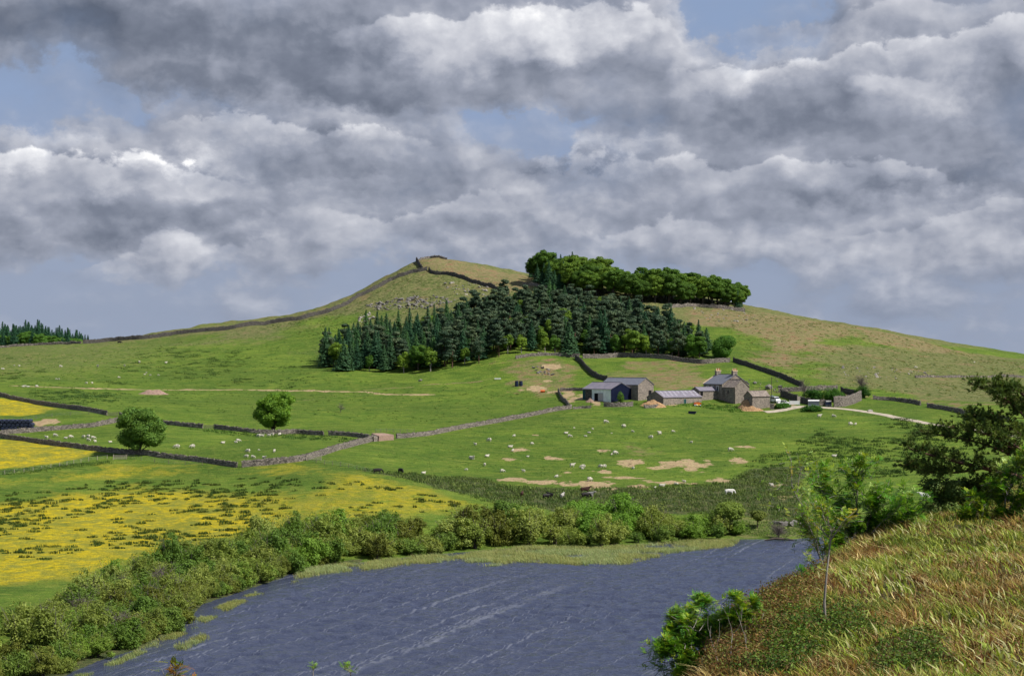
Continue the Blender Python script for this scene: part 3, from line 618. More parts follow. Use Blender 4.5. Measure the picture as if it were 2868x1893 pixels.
# ---------------------------------------------------------------- lake
def water_mat():
    m_, t, b_, _ = newmat('lake_water'); v = pos(t)
    rv = t.map(t.map(v, scale=(1, 1, 0)), rot=(0, 0, R(19))); n2 = t.noise(t.map(rv, scale=(0.7, 1.6, 1)), 1.5, 3, 0.65)
    wob = t.comb(t.m('MULTIPLY', t.noise(rv, 0.022, 1), 5.0), 0, 0); st = t.vm('ADD', t.map(rv, scale=(1, 0.008, 1)), wob)
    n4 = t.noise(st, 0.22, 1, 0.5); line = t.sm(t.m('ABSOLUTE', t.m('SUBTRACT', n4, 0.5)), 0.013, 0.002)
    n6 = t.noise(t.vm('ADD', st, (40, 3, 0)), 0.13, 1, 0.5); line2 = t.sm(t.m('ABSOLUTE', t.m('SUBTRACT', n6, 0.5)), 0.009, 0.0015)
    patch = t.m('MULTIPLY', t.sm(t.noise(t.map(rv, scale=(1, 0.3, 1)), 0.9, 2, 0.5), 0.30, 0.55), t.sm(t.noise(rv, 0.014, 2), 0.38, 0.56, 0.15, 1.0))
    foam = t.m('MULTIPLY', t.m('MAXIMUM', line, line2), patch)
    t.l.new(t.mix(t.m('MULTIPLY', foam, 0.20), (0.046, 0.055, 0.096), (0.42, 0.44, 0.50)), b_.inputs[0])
    b_.inputs['Roughness'].default_value = 0.12; b_.inputs['IOR'].default_value = 1.333; b_.inputs['Specular IOR Level'].default_value = 0.5
    bump(t, b_, n2, 0.35, 1.0)
    return m_
M['water'] = water_mat()
wx = np.unique(np.r_[np.linspace(-260, -125, 40), np.arange(-125, 95, .5), np.linspace(95, 160, 20)]); wy = np.unique(np.r_[np.linspace(40, 215, 60), np.arange(215, 425, .42), [432, 440]])
WX, WY = np.meshgrid(wx, wy, indexing='ij'); ca_, sa_ = math.cos(R(19)), math.sin(R(19)); wu = WX * ca_ - WY * sa_; wv_ = WX * sa_ + WY * ca_
wz = (.14 - np.abs(fbm(wu / 3.0, wv_ / 1.7, 2) - .5)) * .72 + (fbm(wu / 8 + 5, wv_ / 3.4, 2) - .5) * .26 + (fbm(wu / 1.8 + 9, wv_ / 1.1, 1) - .5) * .12
wz = wz * 1.7 * (.45 + .9 * fbm(WX / 40, WY / 60, 2)); sdw = sdist(WX, WY, lake); wz = wz * np.clip(sdw / 14, .1, 1)
i, j = np.meshgrid(np.arange(len(wx) - 1), np.arange(len(wy) - 1), indexing='ij'); n1 = len(wy); wf = np.stack([i * n1 + j, (i + 1) * n1 + j, (i + 1) * n1 + j + 1, i * n1 + j + 1], -1).reshape(-1, 4)
wf = wf[sdw.ravel()[wf[:, 0]] > -3]
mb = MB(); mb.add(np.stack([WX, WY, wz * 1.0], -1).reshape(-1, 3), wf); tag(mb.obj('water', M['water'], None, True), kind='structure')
# ---------------------------------------------------------------- plants
def leafcards(mb, c_, nrm, w_, l_, rg, mi=0, col=None, fold=0.0):
    """one small leaf-clump face per point: centres c_, facing nrm"""
    n = len(c_); nrm = nrm / (np.linalg.norm(nrm, axis=1)[:, None] + 1e-9)
    r_ = rg.normal(size=(n, 3)); u = np.cross(nrm, r_); u /= np.linalg.norm(u, axis=1)[:, None] + 1e-9; v = np.cross(nrm, u)
    w_ = np.broadcast_to(w_, (n,))[:, None] * .5; l_ = np.broadcast_to(l_, (n,))[:, None] * .5
    vv = np.stack([c_ - u * l_, c_ + v * w_ + nrm * fold * w_, c_ + u * l_, c_ - v * w_ + nrm * fold * w_], 1).reshape(-1, 3)
    f = np.arange(4 * n).reshape(n, 4)
    mb.add(vv, f, mi, None if col is None else np.repeat(col, 4, 0))
def sph(n, rg):
    d_ = rg.normal(size=(n, 3)); return d_ / np.linalg.norm(d_, axis=1)[:, None]
def lobed(mb, lobes, per_m2, size, rg, up=0.35, shell=0.35, droop=0.0, mi=0):
    """leaf faces spread through the shells of many small lobes"""
    for (x, y, z, r_, sz_) in lobes:
        area = 4 * math.pi * r_ * r_; n = max(12, int(area * per_m2))
        d_ = sph(n, rg); rad = r_ * (1 - shell * rg.random(n) ** 1.5) * (0.85 + 0.3 * rg.random(n))
        p = np.array([x, y, z]) + d_ * rad[:, None] * np.array([1, 1, sz_])
        nn = d_ + rg.normal(size=(n, 3)) * 0.55 + np.array([0, 0, up])
        leafcards(mb, p, nn, size * (0.6 + 0.8 * rg.random(n)), size * (0.8 + 0.9 * rg.random(n)), rg, mi)
def broad_mesh(h, wd, trunk_h, seed, per=9, leaf=0.42, nl=26, skew=0.0, flat=1.0, lob=(0.16, 0.27)):
    rg = np.random.default_rng(seed); lobes = []
    cz = (h + trunk_h) / 2; rz = (h - trunk_h) / 2
    for k in range(nl):
        a = rg.random() * 2 * np.pi; zz = rg.uniform(-0.85, 0.9); rr = math.sqrt(max(0.05, 1 - abs(zz) ** 2.2)) * rg.uniform(0.45, 0.9)
        r_ = wd * rg.uniform(*lob)
        lobes.append((math.cos(a) * rr * (wd / 2 - r_ * .6) + skew * (zz + .3), math.sin(a) * rr * (wd / 2 - r_ * .6), cz + zz * (rz - r_ * .55), r_, 0.75 * flat))
    lobes.append((0, 0, cz, wd * .28, 1.0))
    cm = MB(); lobed(cm, lobes, per, leaf, rg)
    tm = MB(); base = np.array([0, 0, -1.0]); top = np.array([skew * .2, 0, cz])
    tube(tm, [base, (0, 0, 0.2), (skew * .1, 0.05, trunk_h), top], [h * .032, h * .028, h * .02, h * .010], 7)
    for k in range(9):
        L_ = lobes[k]; s_ = rg.uniform(.45, .95); st = np.array([0, 0, trunk_h * s_ + .3])
        mid = (st + np.array(L_[:3])) / 2 + np.array([0, 0, .1 * h * rg.random() - .02 * h])
        tube(tm, [st, mid, L_[:3]], [h * .014, h * .009, h * .004], 5)
    return cm, tm
def spruce_mesh(h, wd, seed, bare=0.12, cards=1.0):
    """tiers of drooping boughs, each bough a row of needle sprays"""
    rg = np.random.default_rng(seed); cm = MB(); tm = MB()
    tube(tm, [(0, 0, -1), (0, 0, h * .5), (0, 0, h * .97)], [h * .018, h * .011, .03], 6)
    z = h * bare; C_, N_, W_ = [], [], []
    while z < h * .99:
        t = (z / h - bare) / (1 - bare); r_ = wd / 2 * (1 - t) ** 0.85 * rg.uniform(.85, 1.1) + .12; nb = max(5, int(9 * (1 - t) + 5))
        a0 = rg.random() * 6.28
        for k in range(nb):
            a = a0 + k * 6.283 / nb + rg.normal() * .15; rr = r_ * rg.uniform(.72, 1.12); m_ = max(2, int(rr / .34 * cards))
            s_ = (np.arange(m_) + rg.random(m_)) / m_
            dr = -0.35 * rr * s_ + 0.22 * rr * s_ ** 2 * 1.3
            x = np.cos(a) * rr * s_; y = np.sin(a) * rr * s_
            for side in (-1, 0, 1):
                off = side * (1 - s_ * .6) * .30 * rr * .6
                p = np.stack([x - np.sin(a) * off, y + np.cos(a) * off, z + dr - abs(side) * .12], 1) + rg.normal(size=(m_, 3)) * .06
                C_.append(p); nn = np.stack([np.cos(a) * .55 + 0 * s_, np.sin(a) * .55 + 0 * s_, .75 + 0 * s_], 1) + rg.normal(size=(m_, 3)) * .35
                N_.append(nn); W_.append(np.full(m_, .46) * (1 - .35 * t))
        z += h * .040 * (1 - .4 * t)
    C_, N_, W_ = np.concatenate(C_), np.concatenate(N_), np.concatenate(W_)
    leafcards(cm, C_, N_, W_ * .9, W_ * 1.5, rg); return cm, tm
def pine_mesh(h, wd, seed, bare=0.35):
    rg = np.random.default_rng(seed); lobes = []
    tm = MB(); lean = rg.normal() * .3
    tube(tm, [(0, 0, -1), (lean * .3, 0, h * .4), (lean, .1, h * .75), (lean, 0, h * .95)], [h * .020, h * .016, h * .011, .04], 6)
    for k in range(34):
        t = rg.random(); z = h * (bare + (1 - bare) * t * .93); rr = wd / 2 * (1 - t * .65) * rg.uniform(.25, .95); a = rg.random() * 6.28
        x, y = math.cos(a) * rr + lean * z / h, math.sin(a) * rr
        lobes.append((x, y, z, wd * rg.uniform(.13, .20), .5))
        if k < 12: tube(tm, [(lean * z / h, 0, z - .5), (x, y, z)], [h * .006, .03], 4)
    cm = MB(); lobed(cm, lobes, 9, .42, rg, up=.25, shell=.6); return cm, tm
def willow_mesh(h, wd, seed, per=15, leaf=.26, stems=True):
    """bushy willow: many stems and a crown that comes down to the ground"""
    rg = np.random.default_rng(seed); lobes = []
    cen = [(rg.uniform(-.28, .28) * wd, rg.uniform(-.28, .28) * wd, rg.uniform(.62, 1.05)) for _ in range(4)]
    for k in range(46):
        ox, oy, hs_ = cen[k % 4]; a = rg.random() * 6.28; t = rg.random(); zz = t ** .8; rr = math.sqrt(max(0, 1 - (max(zz - .35, 0) / .65) ** 2)) * rg.uniform(.4, 1.0)
        r_ = wd * rg.uniform(.06, .15)
        lobes.append((ox + math.cos(a) * rr * wd * .26, oy + math.sin(a) * rr * wd * .26, h * .06 + zz * (h * .95 * hs_ - r_), r_, .85))
    lobes.append((0, 0, h * .40, wd * .24, 1.1))
    cm = MB(); lobed(cm, lobes, per, leaf, rg, up=.45, shell=.5)
    n = 420; a = rg.random(n) * 6.28; p = np.stack([np.cos(a), np.sin(a), np.zeros(n)], 1) * (wd * .5 * rg.random(n)[:, None] ** .5)
    p[:, 2] = h * (.55 + .5 * rg.random(n)) * np.sqrt(np.clip(1 - (np.linalg.norm(p[:, :2], axis=1) / (wd * .56)) ** 2, 0, 1))
    leafcards(cm, p, sph(n, rg), .12, .55, rg)
    tm = MB()
    for k in range(11):
        a = rg.random() * 6.28; r_ = wd * rg.uniform(.15, .42); x, y = math.cos(a) * r_, math.sin(a) * r_; z = h * rg.uniform(.55, .9)
        tube(tm, [(rg.normal() * .15, rg.normal() * .15, -.6), (x * .4, y * .4, z * .5), (x, y, z)], [.10, .065, .025], 4)
    return cm, tm
def bare_mesh(h, wd, seed, n=70):
    rg = np.random.default_rng(seed); tm = MB(); tw = MB()
    tube(tm, [(0, 0, -.6), (.1, 0, h * .3), (-.1, .1, h * .6)], [h * .03, h * .022, h * .01], 6)
    for k in range(n):
        a = rg.random() * 6.28; z0 = h * rg.uniform(.12, .55); r_ = wd * .5 * rg.uniform(.3, 1); z1 = z0 + h * rg.uniform(.12, .45)
        mid = (math.cos(a) * r_ * .5, math.sin(a) * r_ * .5, (z0 + z1) / 2 + .1); e = np.array([math.cos(a + .3) * r_, math.sin(a + .3) * r_, z1])
        tube(tw, [(0, 0, z0), mid, e], [.05, .035, .015], 3, cap=False)
        for q_ in range(5):
            tube(tw, [mid + (e - mid) * rg.random(), e + rg.normal(size=3) * .16 * wd], [.025, .012], 3, cap=False)
    return tm, tw
def plant(kind, variants, mats, tmat, label, cat, crown='crown', stem='trunk'):
    out = []
    for k, (cm, tm) in enumerate(variants):
        r_ = thing(kind, (0, 0, 0), 0, label, cat)
        me = cm.mesh(crown, mats, False); link(crown, me, r_)
        link(stem, tm.mesh(stem, tmat, True), r_); out.append(r_)
    return out
PROTO = {
 'spruce': plant('spruce_tree', [spruce_mesh(14, 7.6, 11, .10), spruce_mesh(15, 7.0, 12, .06), spruce_mesh(12.5, 7.4, 13, .16), spruce_mesh(11.5, 7.8, 14, .08)], M['spruce'], M['bark'], '', 'conifer'),
 'pine': plant('pine_tree', [pine_mesh(13.5, 7.6, 21, .28), pine_mesh(12, 7.0, 22, .36), pine_mesh(14, 7.2, 23, .22), pine_mesh(12.6, 8.0, 24, .30)], M['pine'], M['pine_bark'], '', 'conifer'),
 'broad': plant('sycamore_tree', [broad_mesh(13, 11, 2.8, 31, 9, .42, 40, 0, .8, (.10, .19)), broad_mesh(12, 10, 2.2, 32, 9, .42, 36, 0, .8, (.10, .2)), broad_mesh(13.5, 12, 3.0, 33, 9, .42, 44, 0, .8, (.10, .18))], M['broad'], M['bark'], '', 'tree'),
 'young': plant('young_broadleaf_tree', [broad_mesh(8, 4.6, 1.6, 41, 10, .36, 18), broad_mesh(7, 4.2, 1.2, 42, 10, .36, 16)], M['broad'], M['pale_bark'], '', 'tree'),
 'willow': plant('willow_bush', [willow_mesh(4.6, 6.8, 51), willow_mesh(5.6, 6.0, 52), willow_mesh(3.6, 6.6, 53), willow_mesh(4.8, 8.0, 54), willow_mesh(4.2, 5.0, 55), willow_mesh(6.2, 7.0, 56), willow_mesh(3.0, 5.6, 57)], M['willow'], M['twig'], '', 'bush', 'foliage', 'stems'),
}
USED = set(); BYNAME = {}
def put(kind, x, y, s_=1.0, tintc=(1, 1, 1), var=None, sink=0.0, hs=1.0, label=None, group=None, name=None, lean=0.0):
    pl = PROTO[kind]; k = random.randrange(len(pl)) if var is None else var % len(pl)
    z = float(H(x, y)[0]) - sink; loc = (x, y, z)
    if (kind, k) not in USED:
        USED.add((kind, k)); r_ = pl[k]; r_.location = loc
    else: r_ = copy_tree(pl[k], loc)
    r_.rotation_euler = (0, lean, random.random() * 6.28 if not lean else 0); r_.scale = (s_, s_, s_ * hs)
    for ch in r_.children:
        if ch.name.split('.')[0] in ('crown', 'foliage'): ch.color = (*tintc, 1)
        else: ch.color = (1, 1, 1, 1)
    if label: r_['label'] = label
    if group: r_['group'] = group
    if name: r_.name = name
    return r_
def inside(P_, x, y): return sdist(np.array([x]), np.array([y]), P_)[0] > 0
def fill(P_, spacing, tries=6000, seed=1, jitter=None):
    """points at least `spacing` apart inside a world polygon"""
    rg = np.random.default_rng(seed); lo, hi = P_.min(0), P_.max(0); c_ = lo + rg.random((tries, 2)) * (hi - lo)
    c_ = c_[sdist(c_[:, 0], c_[:, 1], P_) > 0]; out = []
    for p in c_:
        sp = spacing(p) if callable(spacing) else spacing
        if all((p[0] - q_[0]) ** 2 + (p[1] - q_[1]) ** 2 > sp * sp for q_ in out): out.append(p)
    return out
def pcol(x, y): return 1434 + F * x / y            # photo column of a place
rr = random.random
# ---- lower wood
WOOD = gpoly([(752, 852), (800, 863), (900, 865), (1000, 862), (1100, 848), (1200, 820), (1300, 824), (1420, 828), (1520, 830), (1635, 832), (1640, 812), (1600, 795), (1560, 778), (1450, 752), (1350, 722), (1250, 712), (1180, 728), (1080, 752), (1000, 778), (900, 796), (820, 806), (765, 826)])
front = gpoly([(752, 852), (800, 863), (900, 865), (1000, 862), (1100, 848), (1200, 820), (1300, 824), (1420, 828), (1520, 830), (1635, 832)])
wood = {'spruce': [], 'pine': [], 'broad': [], 'young': []}
for p in fill(WOOD, 4.5, 7000, 3):
    px = pcol(*p); fd = ldist(np.array([p[0]]), np.array([p[1]]), front)[0]; u = rr()
    vx = px / 1.207
    if fd < 5: kind = 'young' if u < .50 else ('broad' if u < .60 else ('spruce' if u < .72 else 'pine'))
    elif fd < 12: kind = 'young' if u < .12 else ('spruce' if u < .55 else 'pine')
    else: kind = 'broad' if u < .06 else ('spruce' if u < (.84 if vx < 1020 else .38) else 'pine')
    s_ = .76 + .40 * rr()
    if 1560 < vx: s_ *= .86
    if kind == 'spruce': tn = [(.7, .85, .95), (1, 1, 1), (1.2, 1.25, .95)][random.randrange(3)]
    elif kind == 'pine': tn = [(1.0, 1.0, 1.05), (1.25, 1.15, 1.15), (.8, .85, .9)][random.randrange(3)]
    else: tn = [(.6, .75, .7), (.95, .95, .8), (1.35, 1.25, 1.0)][random.randrange(3)]; s_ *= 1.06
    if kind == 'broad': s_ *= .72
    wood[kind].append((put(kind, p[0], p[1], s_, tn, group='trees of the lower wood'), fd))
DES = {'spruce': 'dark green spruce', 'pine': 'grey-green pine', 'broad': 'round leafy tree', 'young': 'small light green leafy tree'}
for k, lst in wood.items():
    rank([o for o, f_ in lst if f_ < 9], DES[k] + ' along the front edge of the lower wood, {}')
    rank([o for o, f_ in lst if 9 <= f_ < 30], DES[k] + ' in the middle of the lower wood, {}')
    rank([o for o, f_ in lst if f_ >= 30], DES[k] + ' in the uphill part of the lower wood, {}')
# ---- wood on the ridge
uw = {'broad': [], 'spruce': []}
frontline = gpoly([(1238, 664), (1300, 676), (1380, 690), (1440, 700), (1520, 708), (1600, 712), (1660, 712), (1722, 717)])
for k in range(len(frontline) - 1):
    pass
cand = []
for i_ in range(1500):
    t_ = rr() * (len(frontline) - 1); k = int(t_); f_ = t_ - k
    a_ = frontline[k] * (1 - f_) + frontline[k + 1] * f_; dep = rr() ** 1.0 * (48 if a_[0] < 60 else 26) + 1
    p = a_ * (1 + dep / a_[1])
    if all(((p - q_[0]) ** 2).sum() > 4.9 ** 2 for q_ in cand): cand.append((p, dep))
for p, dep in cand:
    vx = pcol(*p) / 1.207
    kind = 'broad'
    if (vx < 1320 and rr() < .6) or (dep > 24 and rr() < .6 and vx < 1500) : kind = 'spruce'
    s_ = (.74 + .44 * rr()) * (1.0 if kind == 'broad' else .80)
    if vx > 1680: s_ *= .72
    tn = [(.5, .6, .55), (.62, .74, .65), (.8, .86, .7), (.92, .92, .75)][random.randrange(4)] if kind == 'broad' else (.85, .95, 1.05)
    uw[kind].append((put(kind, p[0], p[1], s_, tn, group='trees of the wood on the ridge'), dep))
uw['spruce'].append((put('spruce', *(ground(*V(1712, 717))[:2] * 1.003), .62, (.8, .9, 1), group='trees of the wood on the ridge'), 2))
for k, nm_ in (('broad', 'spreading sycamore'), ('spruce', 'dark spruce')):
    rank([o for o, f_ in uw[k] if f_ < 14], nm_ + ' at the near edge of the wood on the ridge, {}')
    rank([o for o, f_ in uw[k] if f_ >= 14], nm_ + ' at the back of the wood on the ridge, {}')
# ---- far plantation on the left
fw = {'broad': [], 'spruce': []}
for i_ in range(4200):
    px = -40 + 345 * rr(); d_ = 1340 + 90 * rr(); x = (px - 1434) / F * d_
    if any((x - q_[0]) ** 2 + (d_ - q_[1]) ** 2 < 5.0 ** 2 for q_ in fw.get('pts', [])): continue
    fw.setdefault('pts', []).append((x, d_))
    kind = 'broad' if d_ < 1366 and rr() < .75 else 'spruce'
    if len(fw['pts']) > 290: break
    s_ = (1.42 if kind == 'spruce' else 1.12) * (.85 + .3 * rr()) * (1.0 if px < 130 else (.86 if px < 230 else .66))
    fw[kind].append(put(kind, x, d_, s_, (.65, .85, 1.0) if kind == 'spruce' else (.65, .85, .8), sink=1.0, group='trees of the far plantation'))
rank(fw['spruce'], 'far blue-green spruce of the plantation on the left skyline, {}')
rank(fw['broad'], 'far leafy tree at the near edge of the left skyline plantation, {}')
# ---- single trees and bushes
def own(kind, cm, tm, mats, tmat, vx, vy, label, cat, s_=1, crown='crown', stem='trunk', tint=(1, 1, 1), lean=0, src=None, sink=0.1):
    p = ground(*(V(vx, vy) if src is None else src)); r_ = thing(kind, (p[0], p[1], p[2] - sink), 0, label, cat)
    c_ = link(crown, cm.mesh(crown, mats), r_); c_.color = (*tint, 1); link(stem, tm.mesh(stem, tmat, True), r_); r_.scale = (s_,) * 3; r_.rotation_euler = (0, lean, 0)
    return r_
cm, tm = broad_mesh(12.9, 15.2, .6, 61, 11, .34, 80, -.3, 1, (.07, .14))
own('ash_tree', cm, tm, M['broad'], M['bark'], 325, 1052, 'large rounded grey-green tree beside the wall gate in the left fields', 'tree', 1.0, tint=(.88, .95, 1.1))
cm, tm = broad_mesh(14.6, 14.6, .6, 62, 11, .36, 84, 1.5, 1, (.07, .14))
own('sycamore_tree', cm, tm, M['broad'], M['bark'], 634, 1003, 'bright green egg-shaped tree leaning over the field wall left of centre', 'tree', .90, tint=(1.1, 1.2, .9))
cm, tm = broad_mesh(9.2, 10.5, .3, 63, 12, .36, 34, 1.0, 1.1)
own('sycamore_tree', cm, tm, M['broad'], M['bark'], 1678, 831, 'low dense green tree standing apart at the right end of the lower wood', 'tree', .93, tint=(.62, .85, .8))
cm, tm = broad_mesh(10.5, 7.0, .3, 64, 12, .36, 26)
own('lime_tree', cm, tm, M['broad'], M['bark'], 1607, 830, 'tall narrow fresh green tree closing the right side of the lower wood', 'tree', .9, tint=(.75, .95, .8))
tm, tw = bare_mesh(5.5, 4.5, 65, 26)
own('dead_tree', tw, tm, M['twig'], M['twig'], 789, 957, 'small bare dead tree leaning in the open green field', 'tree', .62, 'branches', lean=.25)
tm, tw = bare_mesh(8, 5.5, 66, 90)
own('leafless_tree', tw, tm, M['twig'], M['twig'], 1999, 915, 'leafless grey tree rising behind the green bush by the ruined wall', 'tree', .85, 'branches', src=(2412, 1101))
tm, tw = bare_mesh(8, 4.5, 67, 40)
own('leafless_tree', tw, tm, M['twig'], M['bark'], 0, 0, 'thin dark leafless tree in the walled garden beside the green bushes', 'tree', .9, 'branches', src=(2252, 1112))
cm, tm = willow_mesh(4.6, 5.6, 71); own('garden_bush', cm, tm, M['broad'], M['twig'], 0, 0, 'dark green round bush at the end of the ruined stone wall', 'bush', 1.0, 'foliage', 'stems', (.35, .55, .6), src=(2419, 1114))
cm, tm = willow_mesh(5.2, 7.5, 72); own('garden_bush', cm, tm, M['broad'], M['twig'], 0, 0, 'tall dark bush on the left side of the walled garden', 'bush', .9, 'foliage', 'stems', (.33, .55, .55), src=(2278, 1118))
cm, tm = willow_mesh(4.4, 9.5, 73); own('garden_bush', cm, tm, M['broad'], M['twig'], 0, 0, 'wide leafy bush in the walled garden behind the dark trailer', 'bush', 1.05, 'foliage', 'stems', (.42, .66, .55), src=(2322, 1121))
cm, tm = willow_mesh(1.6, 5.0, 74); own('nettle_patch', cm, tm, M['broad'], M['twig'], 0, 0, 'low dark nettle patch on the grass in front of the white trailer', 'bush', 1.3, 'foliage', 'stems', (.35, .6, .55), src=(2278, 1152))
cm, tm = willow_mesh(1.8, 5.0, 75); own('nettle_patch', cm, tm, M['broad'], M['twig'], 0, 0, 'green weeds growing in front of the two parked white vehicles', 'bush', 1.1, 'foliage', 'stems', (.45, .75, .6), src=(2193, 1143))
cm, tm = willow_mesh(3.6, 2.4, 76); own('garden_bush', cm, tm, M['broad'], M['twig'], 0, 0, 'pointed young bush in front of the navy barn gable', 'bush', 1.05, 'foliage', 'stems', (.8, .95, .8), src=(1738, 1128))
cm, tm = broad_mesh(5.5, 5.5, 2.0, 77, 14, .28, 20, 0, .7); own('hawthorn_tree', cm, tm, M['willow'], M['bark'], 0, 0, 'small flat-topped hawthorn near the lake head boulders', 'tree', .8, src=(2122, 1478), tint=(.8, .8, .7))
cm, tm = broad_mesh(8.2, 9.0, 3.2, 78, 14, .28, 38, 0, .7, (.12, .19)); own('alder_tree', cm, tm, M['willow'], M['twig'], 0, 0, 'umbrella-shaped tree with open stems at the right end of the thicket', 'tree', .95, src=(2046, 1496), tint=(1.0, 1.1, .9))
cm, tm = broad_mesh(5, 4.6, 1.8, 79, 14, .3, 16); own('hawthorn_tree', cm, tm, M['broad'], M['bark'], 0, 0, 'small lone tree beside the track, partly behind the pine', 'tree', .9, src=(2773, 1190), tint=(.5, .7, .6))
tm, tw = bare_mesh(4.5, 6.5, 80, 110)
own('leafless_bush', tw, tm, M['twig'], M['twig'], 0, 0, 'grey leafless bush overhanging the lake at the far shore', 'bush', .75, 'branches', src=(2180, 1506))
# ---- lakeside willow thicket
TH_ = gpoly([(-60, 1480), (0, 1462), (60, 1448), (130, 1420), (210, 1385), (270, 1350), (350, 1320), (430, 1292), (520, 1278), (600, 1268), (680, 1255), (740, 1238), (850, 1230), (960, 1232), (1040, 1234), (1130, 1218), (1200, 1232), (1290, 1228), (1360, 1198), (1430, 1200), (1470, 1215), (1550, 1218), (1660, 1228), (1720, 1240),
             (1700, 1250), (1600, 1253), (1500, 1264), (1400, 1268), (1200, 1274), (960, 1296), (800, 1314), (700, 1326), (680, 1345), (600, 1385), (510, 1415), (470, 1455), (430, 1485), (350, 1525), (260, 1566), (180, 1600), (60, 1640), (-60, 1640)])
shl = np.array(shore)
zones = {}
for p in fill(TH_, lambda p: 4.7 if p[1] > 330 else 4.2, 70000, 5):
    sdp = -sdist(np.array([p[0]]), np.array([p[1]]), lake)[0]
    if sdp < .15: continue
    px = pcol(*p) / 1.207; u = rr()
    tn = random.choice([(1, 1, .9), (.75, .92, .75), (.9, .92, .75), (1.2, 1.15, 1.1), (.62, .85, .65), (.85, 1.15, .7), (1.05, 1.1, .9), (.72, .66, .52), (.55, .75, .5), (1.35, 1.3, 1.3)])
    s_ = .78 + .48 * rr()
    if 1330 < px < 1480 and sdp > 6: s_ *= 1.22; tn = (.85, 1.25, .75)
    if sdp < 2.5: s_ *= .85
    if 700 < px < 1300: s_ *= 1.12
    if px < 520: s_ *= .88
    o = put('willow', p[0], p[1], s_, tn, hs=.78 + .5 * rr(), group='willow bushes of the lakeside thicket')
    row = 'waterside' if sdp < 6 else ('middle' if sdp < 14 else 'field-side')
    col_ = 'lower left' if px < 420 else ('centre left' if px < 900 else ('central' if px < 1300 else 'right'))
    zones.setdefault((row, col_), []).append(o)
sh_l = np.array(shore[1:10]); seg_ = np.r_[0, np.cumsum(np.linalg.norm(np.diff(sh_l, axis=0), axis=1))]
for s__ in np.arange(0, seg_[-1], 3.0):
    x = np.interp(s__, seg_, sh_l[:, 0]) - .6 - 2.4 * rr(); y = np.interp(s__, seg_, sh_l[:, 1]) + 1.0 * rr()
    zones.setdefault(('very lowest', 'left'), []).append(put('willow', x, y, .50 + .28 * rr(), random.choice([(1, 1, .9), (.7, .9, .7), (.9, 1.1, .75), (.85, .8, .65)]), hs=.8 + .4 * rr(), group='willow bushes of the lakeside thicket'))
for (row, col_), lst in zones.items(): rank(lst, 'leafy willow in the ' + row + ' rows of the ' + col_ + ' thicket, {}')
gaps = gpoly([(60, 1440), (420, 1330), (420, 1440), (150, 1540), (60, 1540)])
pts = fill(gaps, 9, 500, 9)[:16]; lst = []
tmb, twb = bare_mesh(4.2, 4.5, 81, 60); rb = thing('leafless_willow', (0, 0, 0), 0, '', 'bush'); link('branches', twb.mesh('branches', M['twig']), rb); link('trunk', tmb.mesh('trunk', M['twig'], True), rb)
for i_, p in enumerate(pts):
    o = rb if i_ == 0 else copy_tree(rb); o.location = (p[0], p[1], float(H(*p)[0])); o.scale = (.8 + .3 * rr(),) * 3; o.rotation_euler = (0, 0, rr() * 6.28); o['group'] = 'leafless willows in the thicket'; lst.append(o)
rank(lst, 'leafless grey-brown willow tangled in the lower left thicket, {}')
